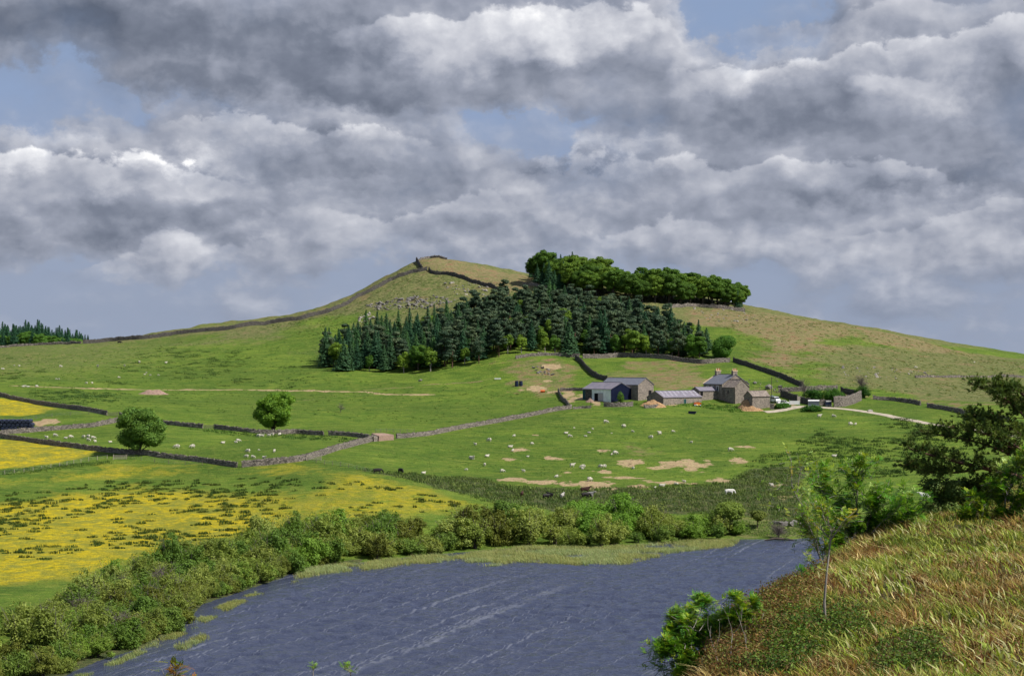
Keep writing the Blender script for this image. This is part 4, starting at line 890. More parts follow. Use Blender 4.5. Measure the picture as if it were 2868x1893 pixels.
# ---------------------------------------------------------------- dry-stone walls
def wall(pts, label, h=1.22, wdt=.52, mat='wall_stone', group='dry-stone field walls', seed=0, vw=False, ragged=.10, name='dry_stone_wall'):
    rg = np.random.default_rng(seed + len(label)); P_ = np.array([ground(*(V(*p) if vw else p))[:2] for p in pts])
    seg = np.r_[0, np.cumsum(np.linalg.norm(np.diff(P_, axis=0), axis=1))]; n = max(3, int(seg[-1] / .55))
    s_ = np.linspace(0, seg[-1], n); x = np.interp(s_, seg, P_[:, 0]); y = np.interp(s_, seg, P_[:, 1])
    if n > 12:
        ker = np.ones(9) / 9
        xs = np.convolve(np.pad(x, 4, 'edge'), ker, 'valid'); ys = np.convolve(np.pad(y, 4, 'edge'), ker, 'valid'); x, y = xs, ys
    z = H(x, y); tx, ty = np.gradient(x), np.gradient(y); L_ = np.hypot(tx, ty) + 1e-9; nx, ny = -ty / L_, tx / L_
    hh = h * (1 + (fbm(s_ / 7 + seed, s_ * 0 + 3, 3) - .5) * 2.4 * ragged) + rg.normal(size=n) * .05
    prof = [(-.5, -.5), (-.46, .35), (-.40, .7), (-.36, .93), (-.22, 1.03), (.22, 1.03), (.36, .93), (.40, .7), (.46, .35), (.5, -.5)]
    vv = []
    for a, b_ in prof:
        j_ = rg.normal(size=n) * .035; k_ = rg.normal(size=n) * .035
        vv.append(np.stack([x + nx * (a * wdt + j_), y + ny * (a * wdt + j_), z + np.where(b_ < 0, -.6, b_ * hh + k_ * (b_ > 0))], -1))
    m_ = len(prof); vv = np.stack(vv, 1).reshape(-1, 3); i, j = np.meshgrid(np.arange(n - 1), np.arange(m_), indexing='ij'); j2 = (j + 1) % m_
    mb = MB(); mb.add(vv, np.stack([i * m_ + j, i * m_ + j2, (i + 1) * m_ + j2, (i + 1) * m_ + j], -1).reshape(-1, 4))
    for e in (0, n - 1): mb.add(vv[e * m_:(e + 1) * m_], np.arange(m_)[None, ::(-1 if e else 1)])
    # upright cope stones along the top, part of the same built wall
    q_ = rg.random(n) < .8; k = np.nonzero(q_)[0]
    for dx_, sz in ((0, .2),):
        c0 = np.stack([x[k], y[k], z[k] + hh[k] * 1.03], -1)
        hw = sz * (.7 + .6 * rg.random(len(k))); tz = .12 + .16 * rg.random(len(k)); T_ = np.stack([tx[k] / L_[k], ty[k] / L_[k], 0 * k], -1); N_ = np.stack([nx[k], ny[k], 0 * k], -1); U_ = np.array([0, 0, 1.])
        cs = []
        for sx_, sy_, sz_ in ((-1, -1, -1), (1, -1, -1), (1, 1, -1), (-1, 1, -1), (-1, -1, 1), (1, -1, 1), (1, 1, 1), (-1, 1, 1)):
            cs.append(c0 + T_ * (sx_ * hw * (.8 if sz_ > 0 else 1))[:, None] + N_ * (sy_ * .17 * (.7 if sz_ > 0 else 1)) + U_ * (tz * max(sz_, -.6))[:, None])
        cs = np.stack(cs, 1).reshape(-1, 3); fo = (np.arange(len(k)) * 8)[:, None, None] + BOXF[None]
        mb.add(cs, fo.reshape(-1, 4))
    P0 = np.array([x.mean(), y.mean(), 0]); 
    me = mb.mesh(name, M[mat]); o = link(name, me); tag(o, label, 'stone wall', group); return o
WL = 'wall_stone'; WD = 'wall_shaded'
wall([(-60, 1102), (0, 1110), (90, 1129), (150, 1139), (215, 1148), (303, 1164)], 'dark wall above the upper buttercup strip on the far left, ending at a gap', mat=WL, seed=1)
wall([(330, 1165), (362, 1171), (410, 1180), (456, 1188), (520, 1195), (573, 1200)], 'wall passing behind the large grey-green tree', seed=2)
wall([(598, 1201), (660, 1207), (717, 1214), (780, 1216), (830, 1214), (880, 1218), (911, 1219)], 'wall under the bright egg-shaped tree', seed=3)
wall([(915, 1219), (975, 1221), (1038, 1229)], 'short wall between the egg-shaped tree wall and the stone sheepfold', seed=4)
wall([(-60, 1226), (0, 1217), (80, 1211), (170, 1203), (271, 1195), (320, 1184), (362, 1173)], 'sunlit pinkish wall beside the stacked black bales', seed=5)
wall([(-60, 1218), (0, 1226), (75, 1236), (151, 1248), (240, 1259), (335, 1270), (453, 1282), (560, 1293), (668, 1309)], 'long dark wall above the buttercup meadow, passing the large round tree', seed=6)
wall([(670, 1309), (750, 1302), (827, 1294), (870, 1285), (911, 1273), (960, 1257), (1002, 1246), (1053, 1233)], 'pale sunlit wall climbing from the meadow corner to the sheepfold', seed=7, h=1.5)
wall([(1106, 1228), (1180, 1222), (1260, 1208), (1340, 1193), (1417, 1179), (1480, 1167), (1545, 1153), (1605, 1144)], 'long wall running up right from the sheepfold towards the farm', seed=8)
wall([(1605, 1146), (1630, 1144), (1655, 1143)], 'broken low wall ending at a dark post near the tin barn', h=.9, ragged=.5, seed=9)
wall([(1563, 1097), (1568, 1108), (1577, 1124), (1595, 1142)], 'short dark wall on the left of the bare farm yard', seed=10)
wall([(1563, 1096), (1600, 1094), (1637, 1094)], 'low wall behind the bare yard reaching the tin barn', h=1.0, seed=11)
wall([(1610, 1004), (1630, 1020), (1645, 1038), (1660, 1052), (1682, 1062), (1703, 1068)], 'steep dark wall dropping from the wood to the barns', mat=WD, seed=12, h=1.6)
wall([(1440, 1006), (1480, 998), (1553, 995), (1627, 1002)], 'tumbled grey wall under the middle of the lower wood', ragged=.6, h=1.0, seed=13)
wall([(1628, 1003), (1690, 1003), (1760, 999), (1830, 1003), (1892, 1010), (1970, 1019), (2048, 1014)], 'grey wall under the right half of the lower wood', seed=14, h=1.5)
wall([(2052, 1012), (2100, 1028), (2160, 1048), (2205, 1065), (2250, 1084)], 'dark straight wall slanting down right behind the farmhouse', mat=WD, seed=15, h=1.5)
wall([(-60, 979), (0, 973.5), (100, 967), (200, 963), (229, 962)], 'pale low wall on the left skyline below the plantation', h=1.0, ragged=.4, seed=16)
wall([(229, 963), (310, 956), (398, 950), (490, 937), (579, 928), (660, 920), (748, 908), (800, 900), (850, 894), (890, 883), (932, 871), (960, 858), (987, 843), (1015, 828), (1041, 816), (1070, 800), (1096, 786), (1122, 774), (1151, 765), (1180, 760), (1200, 756)], 'long dark wall climbing the left shoulder of the hill', mat=WD, h=1.7, wdt=.6, seed=17)
wall([(1200, 757), (1210, 768), (1230, 770), (1255, 770), (1285, 778), (1315, 789), (1345, 797), (1370, 803), (1400, 815), (1425, 826)], 'dark wall curving down right from the hilltop corner to the trees', mat=WD, h=1.7, wdt=.6, seed=18)
wall([(1166, 727), (1171, 738), (1177, 748), (1184, 759)], 'short steep wall dropping from the very top of the hill', mat=WD, h=1.8, wdt=.8, seed=19)
wall([(1168, 726), (1200, 723), (1255, 728)], 'low pale wall along the crest of the hill', h=.9, ragged=.3, seed=20)
wall([(1870, 863), (1910, 861), (1951, 859), (2010, 864), (2069, 871), (2090, 873)], 'grey wall under the right end of the wood on the ridge', seed=21, h=1.4)
wall([(1462, 797), (1490, 799), (1530, 806), (1570, 815)], 'dark wall entering the left end of the wood on the ridge', seed=22, h=1.2)
wall([(2440, 1118), (2500, 1122), (2560, 1130), (2580, 1136)], 'grey wall right of the ruined wall, above the pale track', seed=23)
wall([(2594, 1139), (2650, 1148), (2700, 1160), (2753, 1170), (2830, 1182)], 'grey wall running right behind the pine, above the pale track', seed=24)
wall([(2184, 1108), (2215, 1118), (2236, 1126)], 'dark yard wall behind the parked white vehicles', mat=WD, h=2.0, seed=25)
wall([(2241, 1127), (2262, 1133), (2290, 1137)], 'dark yard wall between the pale yard door and the white trailer', mat=WD, h=1.9, seed=26)
wall([(2175, 1100), (2215, 1097), (2260, 1096), (2300, 1093), (2350, 1092)], 'pale back wall of the walled garden', h=1.5, seed=27)
wall([(2352, 1097), (2375, 1104), (2405, 1112)], 'dark wall on the far side of the walled garden', mat=WD, h=1.7, seed=28)
wall([(2330, 1140), (2350, 1140), (2372, 1136), (2395, 1128), (2412, 1120)], 'big ruined wall of pale stones with a dark recess', h=3.0, wdt=.9, ragged=.15, seed=29)
wall([(2296, 1136), (2312, 1136), (2328, 1138)], 'plain wall between the two trailers', h=1.9, seed=30)
wall([(1686, 1139), (1720, 1140), (1755, 1139), (1775, 1137)], 'low stone wall in front of the navy barn gable', h=1.3, seed=31)
wall([(1800, 1143), (1830, 1142), (1860, 1139)], 'low stone wall holding the straw heap', h=.9, seed=32)
wall([(2156, 1146), (2168, 1146)], 'stub of stone wall at the right corner of the small outhouse', h=1.7, seed=33)
wall([(2560, 1058), (2680, 1057), (2800, 1056), (2900, 1057)], 'faint low wall line across the right hillside', h=.6, ragged=.5, seed=34)

# stone sheepfold ramp
p1, p2 = ground(1053, 1236), ground(1104, 1232)
fold = thing('sheepfold', tuple(p1), math.atan2(p2[1] - p1[1], p2[0] - p1[0]), 'pale pink stone sheepfold ramp where the field walls meet', 'sheepfold')
L_ = float(np.hypot(*(p2 - p1)[:2])); mb = MB()
mb.add([[0.9, 0, -.8], [L_, 0, -.8], [L_, 4, -.8], [.9, 4, -.8], [1.4, .1, 1.5], [L_ - .1, .1, 1.7], [L_ - .1, 4, 2.1], [2.2, 4, 2.2]], BOXF); mb.obj('ramp', M['soil'], fold)
mb = MB(); box(mb, -.9, -.05, -.8, .6, 1.2, 1.5); mb.obj('gatepost', M['house_stone'], fold)

# ---------------------------------------------------------------- fences and gates
def fence(pts, label, step=3.0, h=1.15, mat='wood', wires=True, posts_as=None):
    P_ = np.array([ground(*p)[:2] for p in pts]); seg = np.r_[0, np.cumsum(np.linalg.norm(np.diff(P_, axis=0), axis=1))]
    n = int(min(seg[-1] / step, 95)) + 1; s_ = np.linspace(0, seg[-1], n); x = np.interp(s_, seg, P_[:, 0]); y = np.interp(s_, seg, P_[:, 1]); z = H(x, y)
    root = thing('wire_fence', (x[0], y[0], z[0]), 0, label, 'fence', 'post and wire fences'); pm = MB(); tube(pm, [(0, 0, -.4), (0.02, 0, h)], [.065, .06], 6); me = pm.mesh('post', M[mat])
    for k in range(n):
        o = link('post', me, root); o.location = (x[k] - x[0], y[k] - y[0], z[k] - z[0]); o.rotation_euler = (random.gauss(0, .05), random.gauss(0, .05), 0); o.scale = (1, 1, .9 + .2 * rr())
    if wires:
        wm = MB()
        for hh in (.35, .7, 1.05): tube(wm, np.stack([x - x[0], y - y[0], z - z[0] + hh], -1), .012, 3)
        wm.obj('wire', M['galv'], root)
    return root
fence([(-40, 1336), (0, 1331), (85, 1320), (169, 1307), (220, 1297), (262, 1289), (300, 1285)], 'pale post fence along the grass bank below the left buttercup field', 2.6, mat='palewood')
fence([(356, 1284), (400, 1290), (453, 1298), (510, 1302), (567, 1302)], 'dark post fence right of the big round tree', 4.5)
fence([(862, 1292), (905, 1299), (956, 1306), (1000, 1315), (1047, 1326)], 'fence running down from the meadow corner to the rushes', 3.0)
fence([(60, 1180), (120, 1170), (200, 1163), (300, 1160)], 'thin fence below the upper left field wall', 5)
fence([(1052, 1212), (1075, 1210), (1110, 1212), (1160, 1212)], 'short fence behind the stone sheepfold', 2.0)
def gate(px, py, w_, label, rz=0.0, mat='palewood', bars=5, solid=False, h=1.2):
    p = ground(px, py); root = thing('field_gate', tuple(p), rz, label, 'gate', 'field gates')
    mb = MB()
    if solid: box(mb, 0, -.04, .15, w_, .04, h)
    else:
        for k in range(bars): z_ = .2 + k * (h - .3) / (bars - 1); box(mb, 0, -.03, z_, w_, .03, z_ + .09)
    mb.obj('bars', M[mat], root)
    if not solid:
        mb = MB(); mb.add(np.array([[0, -.05, .2], [.12, -.05, .2], [w_, -.05, h - .1], [w_ - .12, -.05, h - .1], [0, -.034, .2], [.12, -.034, .2], [w_, -.034, h - .1], [w_ - .12, -.034, h - .1]]), BOXF); mb.obj('brace', M[mat], root)
    for x_ in (-.1, w_ + .02):
        mb = MB(); box(mb, x_, -.08, -.4, x_ + .14, .08, h + .2); mb.obj('post', M[mat], root)
    return root
gate(318, 1287, 3.3, 'pale slatted timber gate below the large round tree')
gate(305, 1165, 2.6, 'grey timber gate in the gap of the upper left wall', mat='wood')
gate(574, 1201, 2.6, 'timber gate in the wall between the two big field trees', mat='wood')
gate(2212, 1134, 3.2, 'white painted yard gate beside the parked white vehicles', mat='white', solid=True, h=1.4)
gate(2234, 1127, .9, 'narrow cream door in the dark yard wall', mat='palewood', solid=True, h=2.1)
gate(860, 1289, 3.6, 'pale hurdle gate at the corner of the sunlit wall', mat='palewood')
p = ground(1655, 1141); mb = MB(); tube(mb, [(0, 0, -.5), (.03, 0, 1.9)], [.14, .13], 7)
o = link('gate_post', mb.mesh('gate_post', M['bark']), None, tuple(p)); tag(o, 'single thick dark post at the end of the broken wall', 'post')

# ---------------------------------------------------------------- farm buildings
DK = 0.05
class Bld:
    """gabled building; local x = gable/long direction to the right and away, y = back to the left"""
    def __init__(s, name, px, py, rot, w_, l_, h, rise, ridge, wallm, roofm, label, cat, over=.25, at=None, left_sink=3.5):
        p = np.array(at) if at is not None else ground(px, py)
        s.root = thing(name, tuple(p), R(rot), label, cat); s.w, s.l, s.h, s.rise, s.ridge = w_, l_, h, rise, ridge
        mb = MB(); b = -left_sink
        if ridge == 'y':
            v = [[0, 0, b], [w_, 0, b], [w_, l_, b], [0, l_, b], [0, 0, h], [w_, 0, h], [w_, l_, h], [0, l_, h], [w_ / 2, 0, h + rise], [w_ / 2, l_, h + rise]]
            mb.add(v, [[0, 1, 5, 4], [1, 2, 6, 5], [2, 3, 7, 6], [3, 0, 4, 7], [4, 8, 9, 7], [5, 6, 9, 8]]); mb.add(v, [[4, 5, 8], [6, 7, 9]])
        else:
            v = [[0, 0, b], [w_, 0, b], [w_, l_, b], [0, l_, b], [0, 0, h], [w_, 0, h], [w_, l_, h], [0, l_, h], [0, l_ / 2, h + rise], [w_, l_ / 2, h + rise]]
            mb.add(v, [[0, 1, 5, 4], [1, 2, 6, 5], [2, 3, 7, 6], [3, 0, 4, 7], [4, 5, 9, 8], [6, 7, 8, 9]]); mb.add(v, [[5, 6, 9], [7, 4, 8]])
        s.wallo = mb.obj('wall', wallm, s.root)
        mb = MB(); t_ = .14
        if ridge == 'y':
            hw = w_ / 2; k = rise / hw; o_ = over; e0, e1 = -.18, l_ + .18
            for sg in (0, 1):
                xo = -o_ if not sg else w_ + o_; zo = h - k * o_
                a_ = np.array([[xo, e0, zo + .03], [hw, e0, h + rise + .03], [hw, e1, h + rise + .03], [xo, e1, zo + .03]]); b_ = a_ + [0, 0, t_]
                mb.add(np.vstack([a_, b_]), BOXF)
        else:
            hw = l_ / 2; k = rise / hw; o_ = over; e0, e1 = -.18, w_ + .18
            for sg in (0, 1):
                yo = -o_ if not sg else l_ + o_; zo = h - k * o_
                a_ = np.array([[e0, yo, zo + .03], [e1, yo, zo + .03], [e1, hw, h + rise + .03], [e0, hw, h + rise + .03]]); b_ = a_ + [0, 0, t_]
                mb.add(np.vstack([a_, b_]), BOXF)
        s.roof = mb.obj('roof', roofm, s.root)
        mb = MB(); zr = h + rise + .15
        if ridge == 'y': box(mb, w_ / 2 - .16, -.2, zr, w_ / 2 + .16, l_ + .2, zr + .1)
        else: box(mb, -.2, l_ / 2 - .16, zr, w_ + .2, l_ / 2 + .16, zr + .1)
        mb.obj('ridge_cap', roofm, s.root)
    def put(s, face, u, z, w_, h_, name, mat, d0=.03, d1=.03, frame=None, fm='palewood'):
        """panel on the front (gable end / long front) or left face"""
        def bx(mb, u0, z0, u1, z1, a, b_):
            if face == 'front': box(mb, u0, -b_, z0, u1, -a, z1)
            else: box(mb, -b_, u0, z0, -a, u1, z1)
        mb = MB(); bx(mb, u, z, u + w_, z + h_, -.25, d1); o = mb.obj(name, mat, s.root)
        if frame:
            mb = MB(); f_ = frame
            for q_ in ((u - f_, z - f_, u, z + h_ + f_), (u + w_, z - f_, u + w_ + f_, z + h_ + f_), (u, z + h_, u + w_, z + h_ + f_), (u, z - f_, u + w_, z)): bx(mb, *q_, -.1, d1 + .06)
            mb.obj('frame', M[fm], o)
        return o
S47 = 43
PT = ground(1711, 1127)
B1 = Bld('tin_barn', 0, 0, S47, 9.9, 13.2, 4.4, 2.1, 'y', M['white_sheet'], M['fibre'], 'tin-roofed barn with a white side wall and dark navy gable', 'barn', at=PT)
mb = MB(); mb.add([[-.03, -.06, -3], [9.93, -.06, -3], [9.93, -.06, 4.35], [4.95, -.06, 6.4], [-.03, -.06, 4.35]], [[0, 1, 2, 3, 4]]); mb.add([[-.03, .1, -3], [9.93, .1, -3], [9.93, .1, 4.35], [4.95, .1, 6.4], [-.03, .1, 4.35]], [[4, 3, 2, 1, 0]]); mb.obj('navy_gable', M['navy'], B1.root)
B1.put('left', 6.0, -.4, 1.7, 3.4, 'doorway', M['dark']); B1.put('left', 3.6, -.4, 2.3, 3.5, 'sliding_door', M['grey_door'], d1=.10)
B1.put('left', 8.9, -2, 3.0, 6.2, 'stone_panel', M['wall_shaded'], d1=.05); B1.put('left', 11.95, -2, 1.28, 6.2, 'teal_panel', M['teal'], d1=.06)
b47 = np.array([math.cos(R(S47)), math.sin(R(S47))]); a47 = np.array([-math.sin(R(S47)), math.cos(R(S47))])
PS = np.array([PT[0] + 9.35, PT[1] + 4.4, PT[2] - .2])
B2 = Bld('stone_barn', 0, 0, S47, 7.7, 17.4, 6.0, 2.2, 'y', M['house_stone'], M['slate'], 'tall stone barn with a grey roof and one dark gable doorway', 'barn', at=PS)
B2.put('front', 5.2, 1.3, 1.35, 2.8, 'doorway', M['dark'], frame=.12, fm='house_stone')
PB = ground(1858, 1136)
PB = np.array([PB[0], PB[1], PB[2] + .1])
B3 = Bld('long_byre', 0, 0, S47, 19.2, 7.4, 2.6, 2.0, 'x', M['house_stone'], M['fibre'], 'long low stone byre with rooflights dotted over its roof', 'barn', at=PB)
B3.put('front', 10.0, -.6, 1.3, 2.6, 'door', M['teal'], d1=.05, frame=.1)
B3.put('left', 3.3, 0, 1.0, 1.2, 'window', M['dark'])
for row, sl in ((0, .30), (1, .76)):
    for k in range(9):
        x0 = 1.0 + k * 2.1 + (.7 if row else 0)
        if row == 0 and k in (4, 6): continue
        mb = MB(); y0, y1 = 3.7 * sl - .6, 3.7 * sl + .6; kk = 2.0 / 3.7; z_ = lambda y: 2.6 + kk * y + .185
        a_ = np.array([[x0, y0, z_(y0)], [x0 + .45, y0, z_(y0)], [x0 + .45, y1, z_(y1)], [x0, y1, z_(y1)]]); mb.add(np.vstack([a_, a_ + [0, 0, .03]]), BOXF); mb.obj('rooflight', M['rooflight'], B3.roof)
PL = ground(1962, 1127); PL[1] += 3
B4 = Bld('lean_to_shed', 0, 0, 35, 8.5, 4.5, 3.9, 1.1, 'x', M['house_stone'], M['fibre'], 'small grey-roofed shed between the long byre and the farmhouse', 'shed', at=PL)
B4.put('front', .3, 2.2, 1.2, 1.4, 'doorway', M['dark'])
# farmhouse: the near corner of the main block is behind the wing
HR = 30; bh = np.array([math.cos(R(HR)), math.sin(R(HR))]); ah = np.array([-math.sin(R(HR)), math.cos(R(HR))])
PW = ground(2057, 1131)
PM = np.array([PW[0], PW[1], PW[2]]); PM[:2] += ah * 6.6 - bh * .25
B5 = Bld('farmhouse', 0, 0, HR, 11.3, 10.8, 6.6, 3.2, 'y', M['house_stone'], M['slate'], 'two-storey stone farmhouse with two chimneys and a slate roof', 'house', at=PM)
for u_ in (2.1, 4.9, 7.9): B5.put('left', u_, 4.2, .95, 1.7, 'window', M['glass'], frame=.13, fm='white')
B5.put('left', 5.2, .7, .9, 1.5, 'window', M['glass'], frame=.12, fm='house_stone')
B5.put('left', 8.3, .0, .95, 2.1, 'door', M['teal'], frame=.1, fm='house_stone')
mb = MB()
for x0, x1, z0, z1 in ((-.3, 5.65, 6.6 - .17, 9.8), (5.65, 11.6, 9.8, 6.6 - .17)):
    for y0 in (10.62,):
        a_ = np.array([[x0, y0, z0 + .18], [x1, y0, z1 + .18], [x1, y0 + .4, z1 + .18], [x0, y0 + .4, z0 + .18]]); mb.add(np.vstack([a_, a_ + [0, 0, .16]]), BOXF)
mb.obj('pale_verge', M['cream'], B5.roof)
for y0 in (.1, 9.6):
    mb = MB(); box(mb, 4.75, y0, 8.9, 6.55, y0 + 1.0, 11.0); ch = mb.obj('chimney', M['house_stone'], B5.roof)
    mb = MB(); box(mb, 4.6, y0 - .12, 10.98, 6.7, y0 + 1.12, 11.25); mb.obj('chimney_cap', M['cream'], ch)
    for q_ in range(4):
        mb = MB(); tube(mb, [(4.95 + q_ * .47, y0 + .5, 11.2), (4.95 + q_ * .47, y0 + .5, 11.55), (4.95 + q_ * .47, y0 + .5, 12.0)], [.17, .15, .13], 8); mb.obj('chimney_pot', M['redpot'] if q_ % 2 else M['cream'], ch)
B6 = Bld('farmhouse_wing', 0, 0, HR, 6.2, 6.6, 5.6, 2.5, 'y', M['house_stone'], M['tile'], 'gabled stone wing with a brown tiled roof in front of the farmhouse', 'house', at=PW)
B6.put('left', 3.0, 3.3, .9, 1.1, 'window', M['glass'], frame=.1, fm='house_stone'); B6.put('left', 5.6, 2.2, .5, 3.0, 'window', M['glass'])
mb = MB(); tube(mb, [(.12, -.08, -.5), (.12, -.08, 5.5)], .07, 6); mb.obj('drainpipe', M['rubber'], B6.root)
B6.put('front', 5.2, .7, .8, 1.9, 'doorway', M['dark'])
PO = ground(2107.5, 1147)
B7 = Bld('stone_outhouse', 0, 0, HR, 7.2, 4.6, 4.4, 1.7, 'x', M['house_stone'], M['tile'], 'small stone outhouse with a brown roof at the right of the farmhouse', 'shed', at=PO)
B7.put('left', 2.2, 1.4, 1.4, 1.9, 'doorway', M['dark'])

# heaps
def heap(px, py, rx, ry, hz_, label, cat, mat, seed=0, name='straw_heap', rz=0):
    p = ground(px, py); n = 22; rg = np.random.default_rng(seed); a, b_ = np.meshgrid(np.linspace(-1, 1, n), np.linspace(-1, 1, n), indexing='ij')
    r_ = np.hypot(a, b_); zz = hz_ * np.clip(1 - r_ ** 1.5, -.1, 1) * (.7 + .9 * fbm(a * 2.4 + seed, b_ * 2.4 + 5, 3)) + rg.normal(size=a.shape) * .07 - .1
    v = np.stack([a * rx, b_ * ry, zz], -1).reshape(-1, 3); cz, s_ = math.cos(rz), math.sin(rz); wx, wy = p[0] + v[:, 0] * cz - v[:, 1] * s_, p[1] + v[:, 0] * s_ + v[:, 1] * cz
    v = np.stack([wx - p[0], wy - p[1], v[:, 2] + H(wx, wy) - p[2]], -1)
    i, j = np.meshgrid(np.arange(n - 1), np.arange(n - 1), indexing='ij'); mb = MB(); mb.add(v, np.stack([i * n + j, (i + 1) * n + j, (i + 1) * n + j + 1, i * n + j + 1], -1).reshape(-1, 4))
    o = link(name, mb.mesh(name, M[mat], False), None, tuple(p)); tag(o, label, cat); return o
heap(1829, 1139, 4.6, 2.4, 1.9, 'orange straw heap in front of the tall stone barn', 'heap', 'straw', 3)
heap(2090, 1143, 3.0, 2.6, 2.6, 'tall orange straw heap between the wing and the outhouse', 'heap', 'straw', 4)
heap(2106, 1150, 4.0, 1.8, 1.3, 'low spill of straw on the grass below the outhouse corner', 'heap', 'straw', 5)
heap(430, 1104, 5.6, 2.4, 1.5, 'low heap of pinkish rubble on the left hillside', 'heap', 'soil', 6, 'rubble_heap')
heap(1652, 1125, 1.6, 1.0, 1.0, 'small stone pile against the tin barn wall', 'heap', 'soil', 7, 'rubble_heap')
# vehicles and farm gear
def wheels(root, xs, ys, r_, mat='rubber'):
    for x_ in xs:
        for y_ in ys:
            mb = MB(); tube(mb, [(x_, y_ - .1, r_), (x_, y_ + .1, r_)], r_, 14); wh = mb.obj('wheel', M[mat], root)
            mb = MB(); tube(mb, [(x_, y_ - .11, r_), (x_, y_ + .11, r_)], r_ * .55, 10); mb.obj('hub', M['galv'], wh)
def car(px, py, rz, prof, wdt, label, cat, name, wins):
    p = ground(px, py); root = thing(name, tuple(p), rz, label, cat); pr = np.array(prof, float); n = len(pr); mb = MB()
    lo = np.stack([pr[:, 0], np.full(n, -wdt / 2), pr[:, 1]], -1); hi = lo.copy(); hi[:, 1] = wdt / 2
    cn = pr.mean(0); k = np.where(pr[:, 1] > .95, .88, 1.0); lo[:, 1] *= k; hi[:, 1] *= k
    mb.add(np.vstack([lo, hi]), [[i, (i + 1) % n, n + (i + 1) % n, n + i] for i in range(n)]); mb.add(lo, [list(range(n))[::-1]]); mb.add(hi, [list(range(n))])
    body = mb.obj('body', M['car_white'], root); bv = body.modifiers.new('b', 'BEVEL'); bv.width = .06; bv.segments = 2
    for q_ in wins:
        mb = MB(); q_ = np.array(q_, float); y_ = wdt / 2 * .945 + .01
        for sg in (-1, 1):
            a_ = np.stack([q_[:, 0], np.full(4, sg * y_), q_[:, 1]], -1); mb.add(np.vstack([a_, a_ + [0, sg * .03, 0]]), BOXF)
        mb.obj('side_window', M['glass'], root)
    return root
v = car(2171, 1127, R(-70), [(-2.2, .35), (2.3, .35), (2.35, .8), (2.2, 1.15), (1.55, 1.3), (1.0, 1.95), (-2.1, 2.05), (-2.25, 1.2)], 1.8, 'white van parked nose-on beside the outhouse', 'van', 'white_van', [[(.2, 1.3), (1.3, 1.3), (.95, 1.75), (.2, 1.75)], [(-.9, 1.3), (0, 1.3), (0, 1.75), (-.9, 1.75)]])
wheels(v, (-1.4, 1.45), (-.82, .82), .36)
mb = MB(); mb.add(np.array([[1.6, -.75, 1.32], [1.6, .75, 1.32], [1.08, .7, 1.86], [1.08, -.7, 1.86]]) + [[.05, 0, 0]], [[0, 1, 2, 3]]); mb.obj('windscreen', M['glass'], v)
v = car(2194, 1134, R(10), [(-2.1, .3), (2.1, .3), (2.15, .75), (1.9, 1.0), (1.2, 1.05), (.6, 1.55), (-1.3, 1.6), (-2.0, 1.1), (-2.15, .8)], 1.7, 'white car parked side-on in front of the dark yard wall', 'car', 'white_car', [[(.15, 1.05), (1.05, 1.05), (.55, 1.45), (.15, 1.45)], [(-1.2, 1.05), (.0, 1.05), (.0, 1.47), (-1.1, 1.5)]])
wheels(v, (-1.35, 1.35), (-.78, .78), .32)
for x_ in (2.05,):
    for y_ in (-.6, .6): mb = MB(); box(mb, x_, y_ - .15, .6, x_ + .12, y_ + .15, .78); mb.obj('headlight', M['glass'], v)
p = ground(2279, 1144); t_ = thing('livestock_trailer', tuple(p), R(-6), 'livestock trailer with white roof and slatted grey sides by the yard', 'trailer')
mb = MB(); box(mb, -1.8, -1, .75, 1.8, 1, 1.35); mb.obj('side_panel', M['galv'], t_)
for k in range(4): mb = MB(); box(mb, -1.8, -1.01, 1.43 + k * .3, 1.8, 1.01, 1.6 + k * .3); mb.obj('slat', M['galv'], t_)
mb = MB(); box(mb, -1.76, -.94, 1.35, 1.76, .94, 2.55); mb.obj('interior_shade', M['dark'], t_)  # solid near-black block standing in for the shade behind the slats
mb = MB(); tube(mb, [(-1.85, 0, 1.72), (1.85, 0, 1.72)], 1.3, 20); 
v_ = mb.v[0]; v_[:, 2] = np.maximum(2.5, 2.5 + (v_[:, 2] - 1.72) * .28); v_[:, 1] *= .80; mb.v[1][:, 2] = np.maximum(2.5, 2.5 + (mb.v[1][:, 2] - 1.72) * .28); mb.v[2][:, 2] = np.maximum(2.5, 2.5 + (mb.v[2][:, 2] - 1.72) * .28)
mb.obj('roof', M['white'], t_); wheels(t_, (-.5, .45), (-1.05, 1.05), .36)
mb = MB(); box(mb, 1.8, -.05, .55, 3.0, .05, .68); mb.obj('drawbar', M['galv'], t_)
p = ground(2320, 1139); t_ = thing('stock_box', tuple(p), R(-5), 'dark blue stock box with a white lid by the garden bushes', 'trailer')
mb = MB(); box(mb, -1.0, -.8, .7, 1.0, .8, 1.7); mb.obj('box_body', M['navyp'], t_); mb = MB(); box(mb, -.8, -.82, 1.7, .8, .82, 1.95); mb.obj('lid', M['white'], t_)
for x_ in (-.8, -.25, .3, .8): mb = MB(); box(mb, x_, -.78, -.2, x_ + .1, -.68, .7); mb.obj('leg', M['galv'], t_); mb = MB(); box(mb, x_, .68, -.2, x_ + .1, .78, .7); mb.obj('leg', M['galv'], t_)
p = ground(2163, 1126); t_ = thing('oil_tank', tuple(p), R(20), 'teal tank standing beside the outhouse wall', 'tank'); mb = MB(); tube(mb, [(0, 0, .3), (0, 0, 2.1)], [.62, .62], 12); mb.obj('tank_body', M['teal'], t_); mb = MB(); tube(mb, [(0, 0, 2.1), (0, 0, 2.3)], [.5, .15], 12); mb.obj('cap', M['galv'], t_)
p = ground(1453, 1081); t_ = thing('water_tanks', tuple(p), R(5), 'pair of dark blue barrels standing on the bare hillside', 'tank')
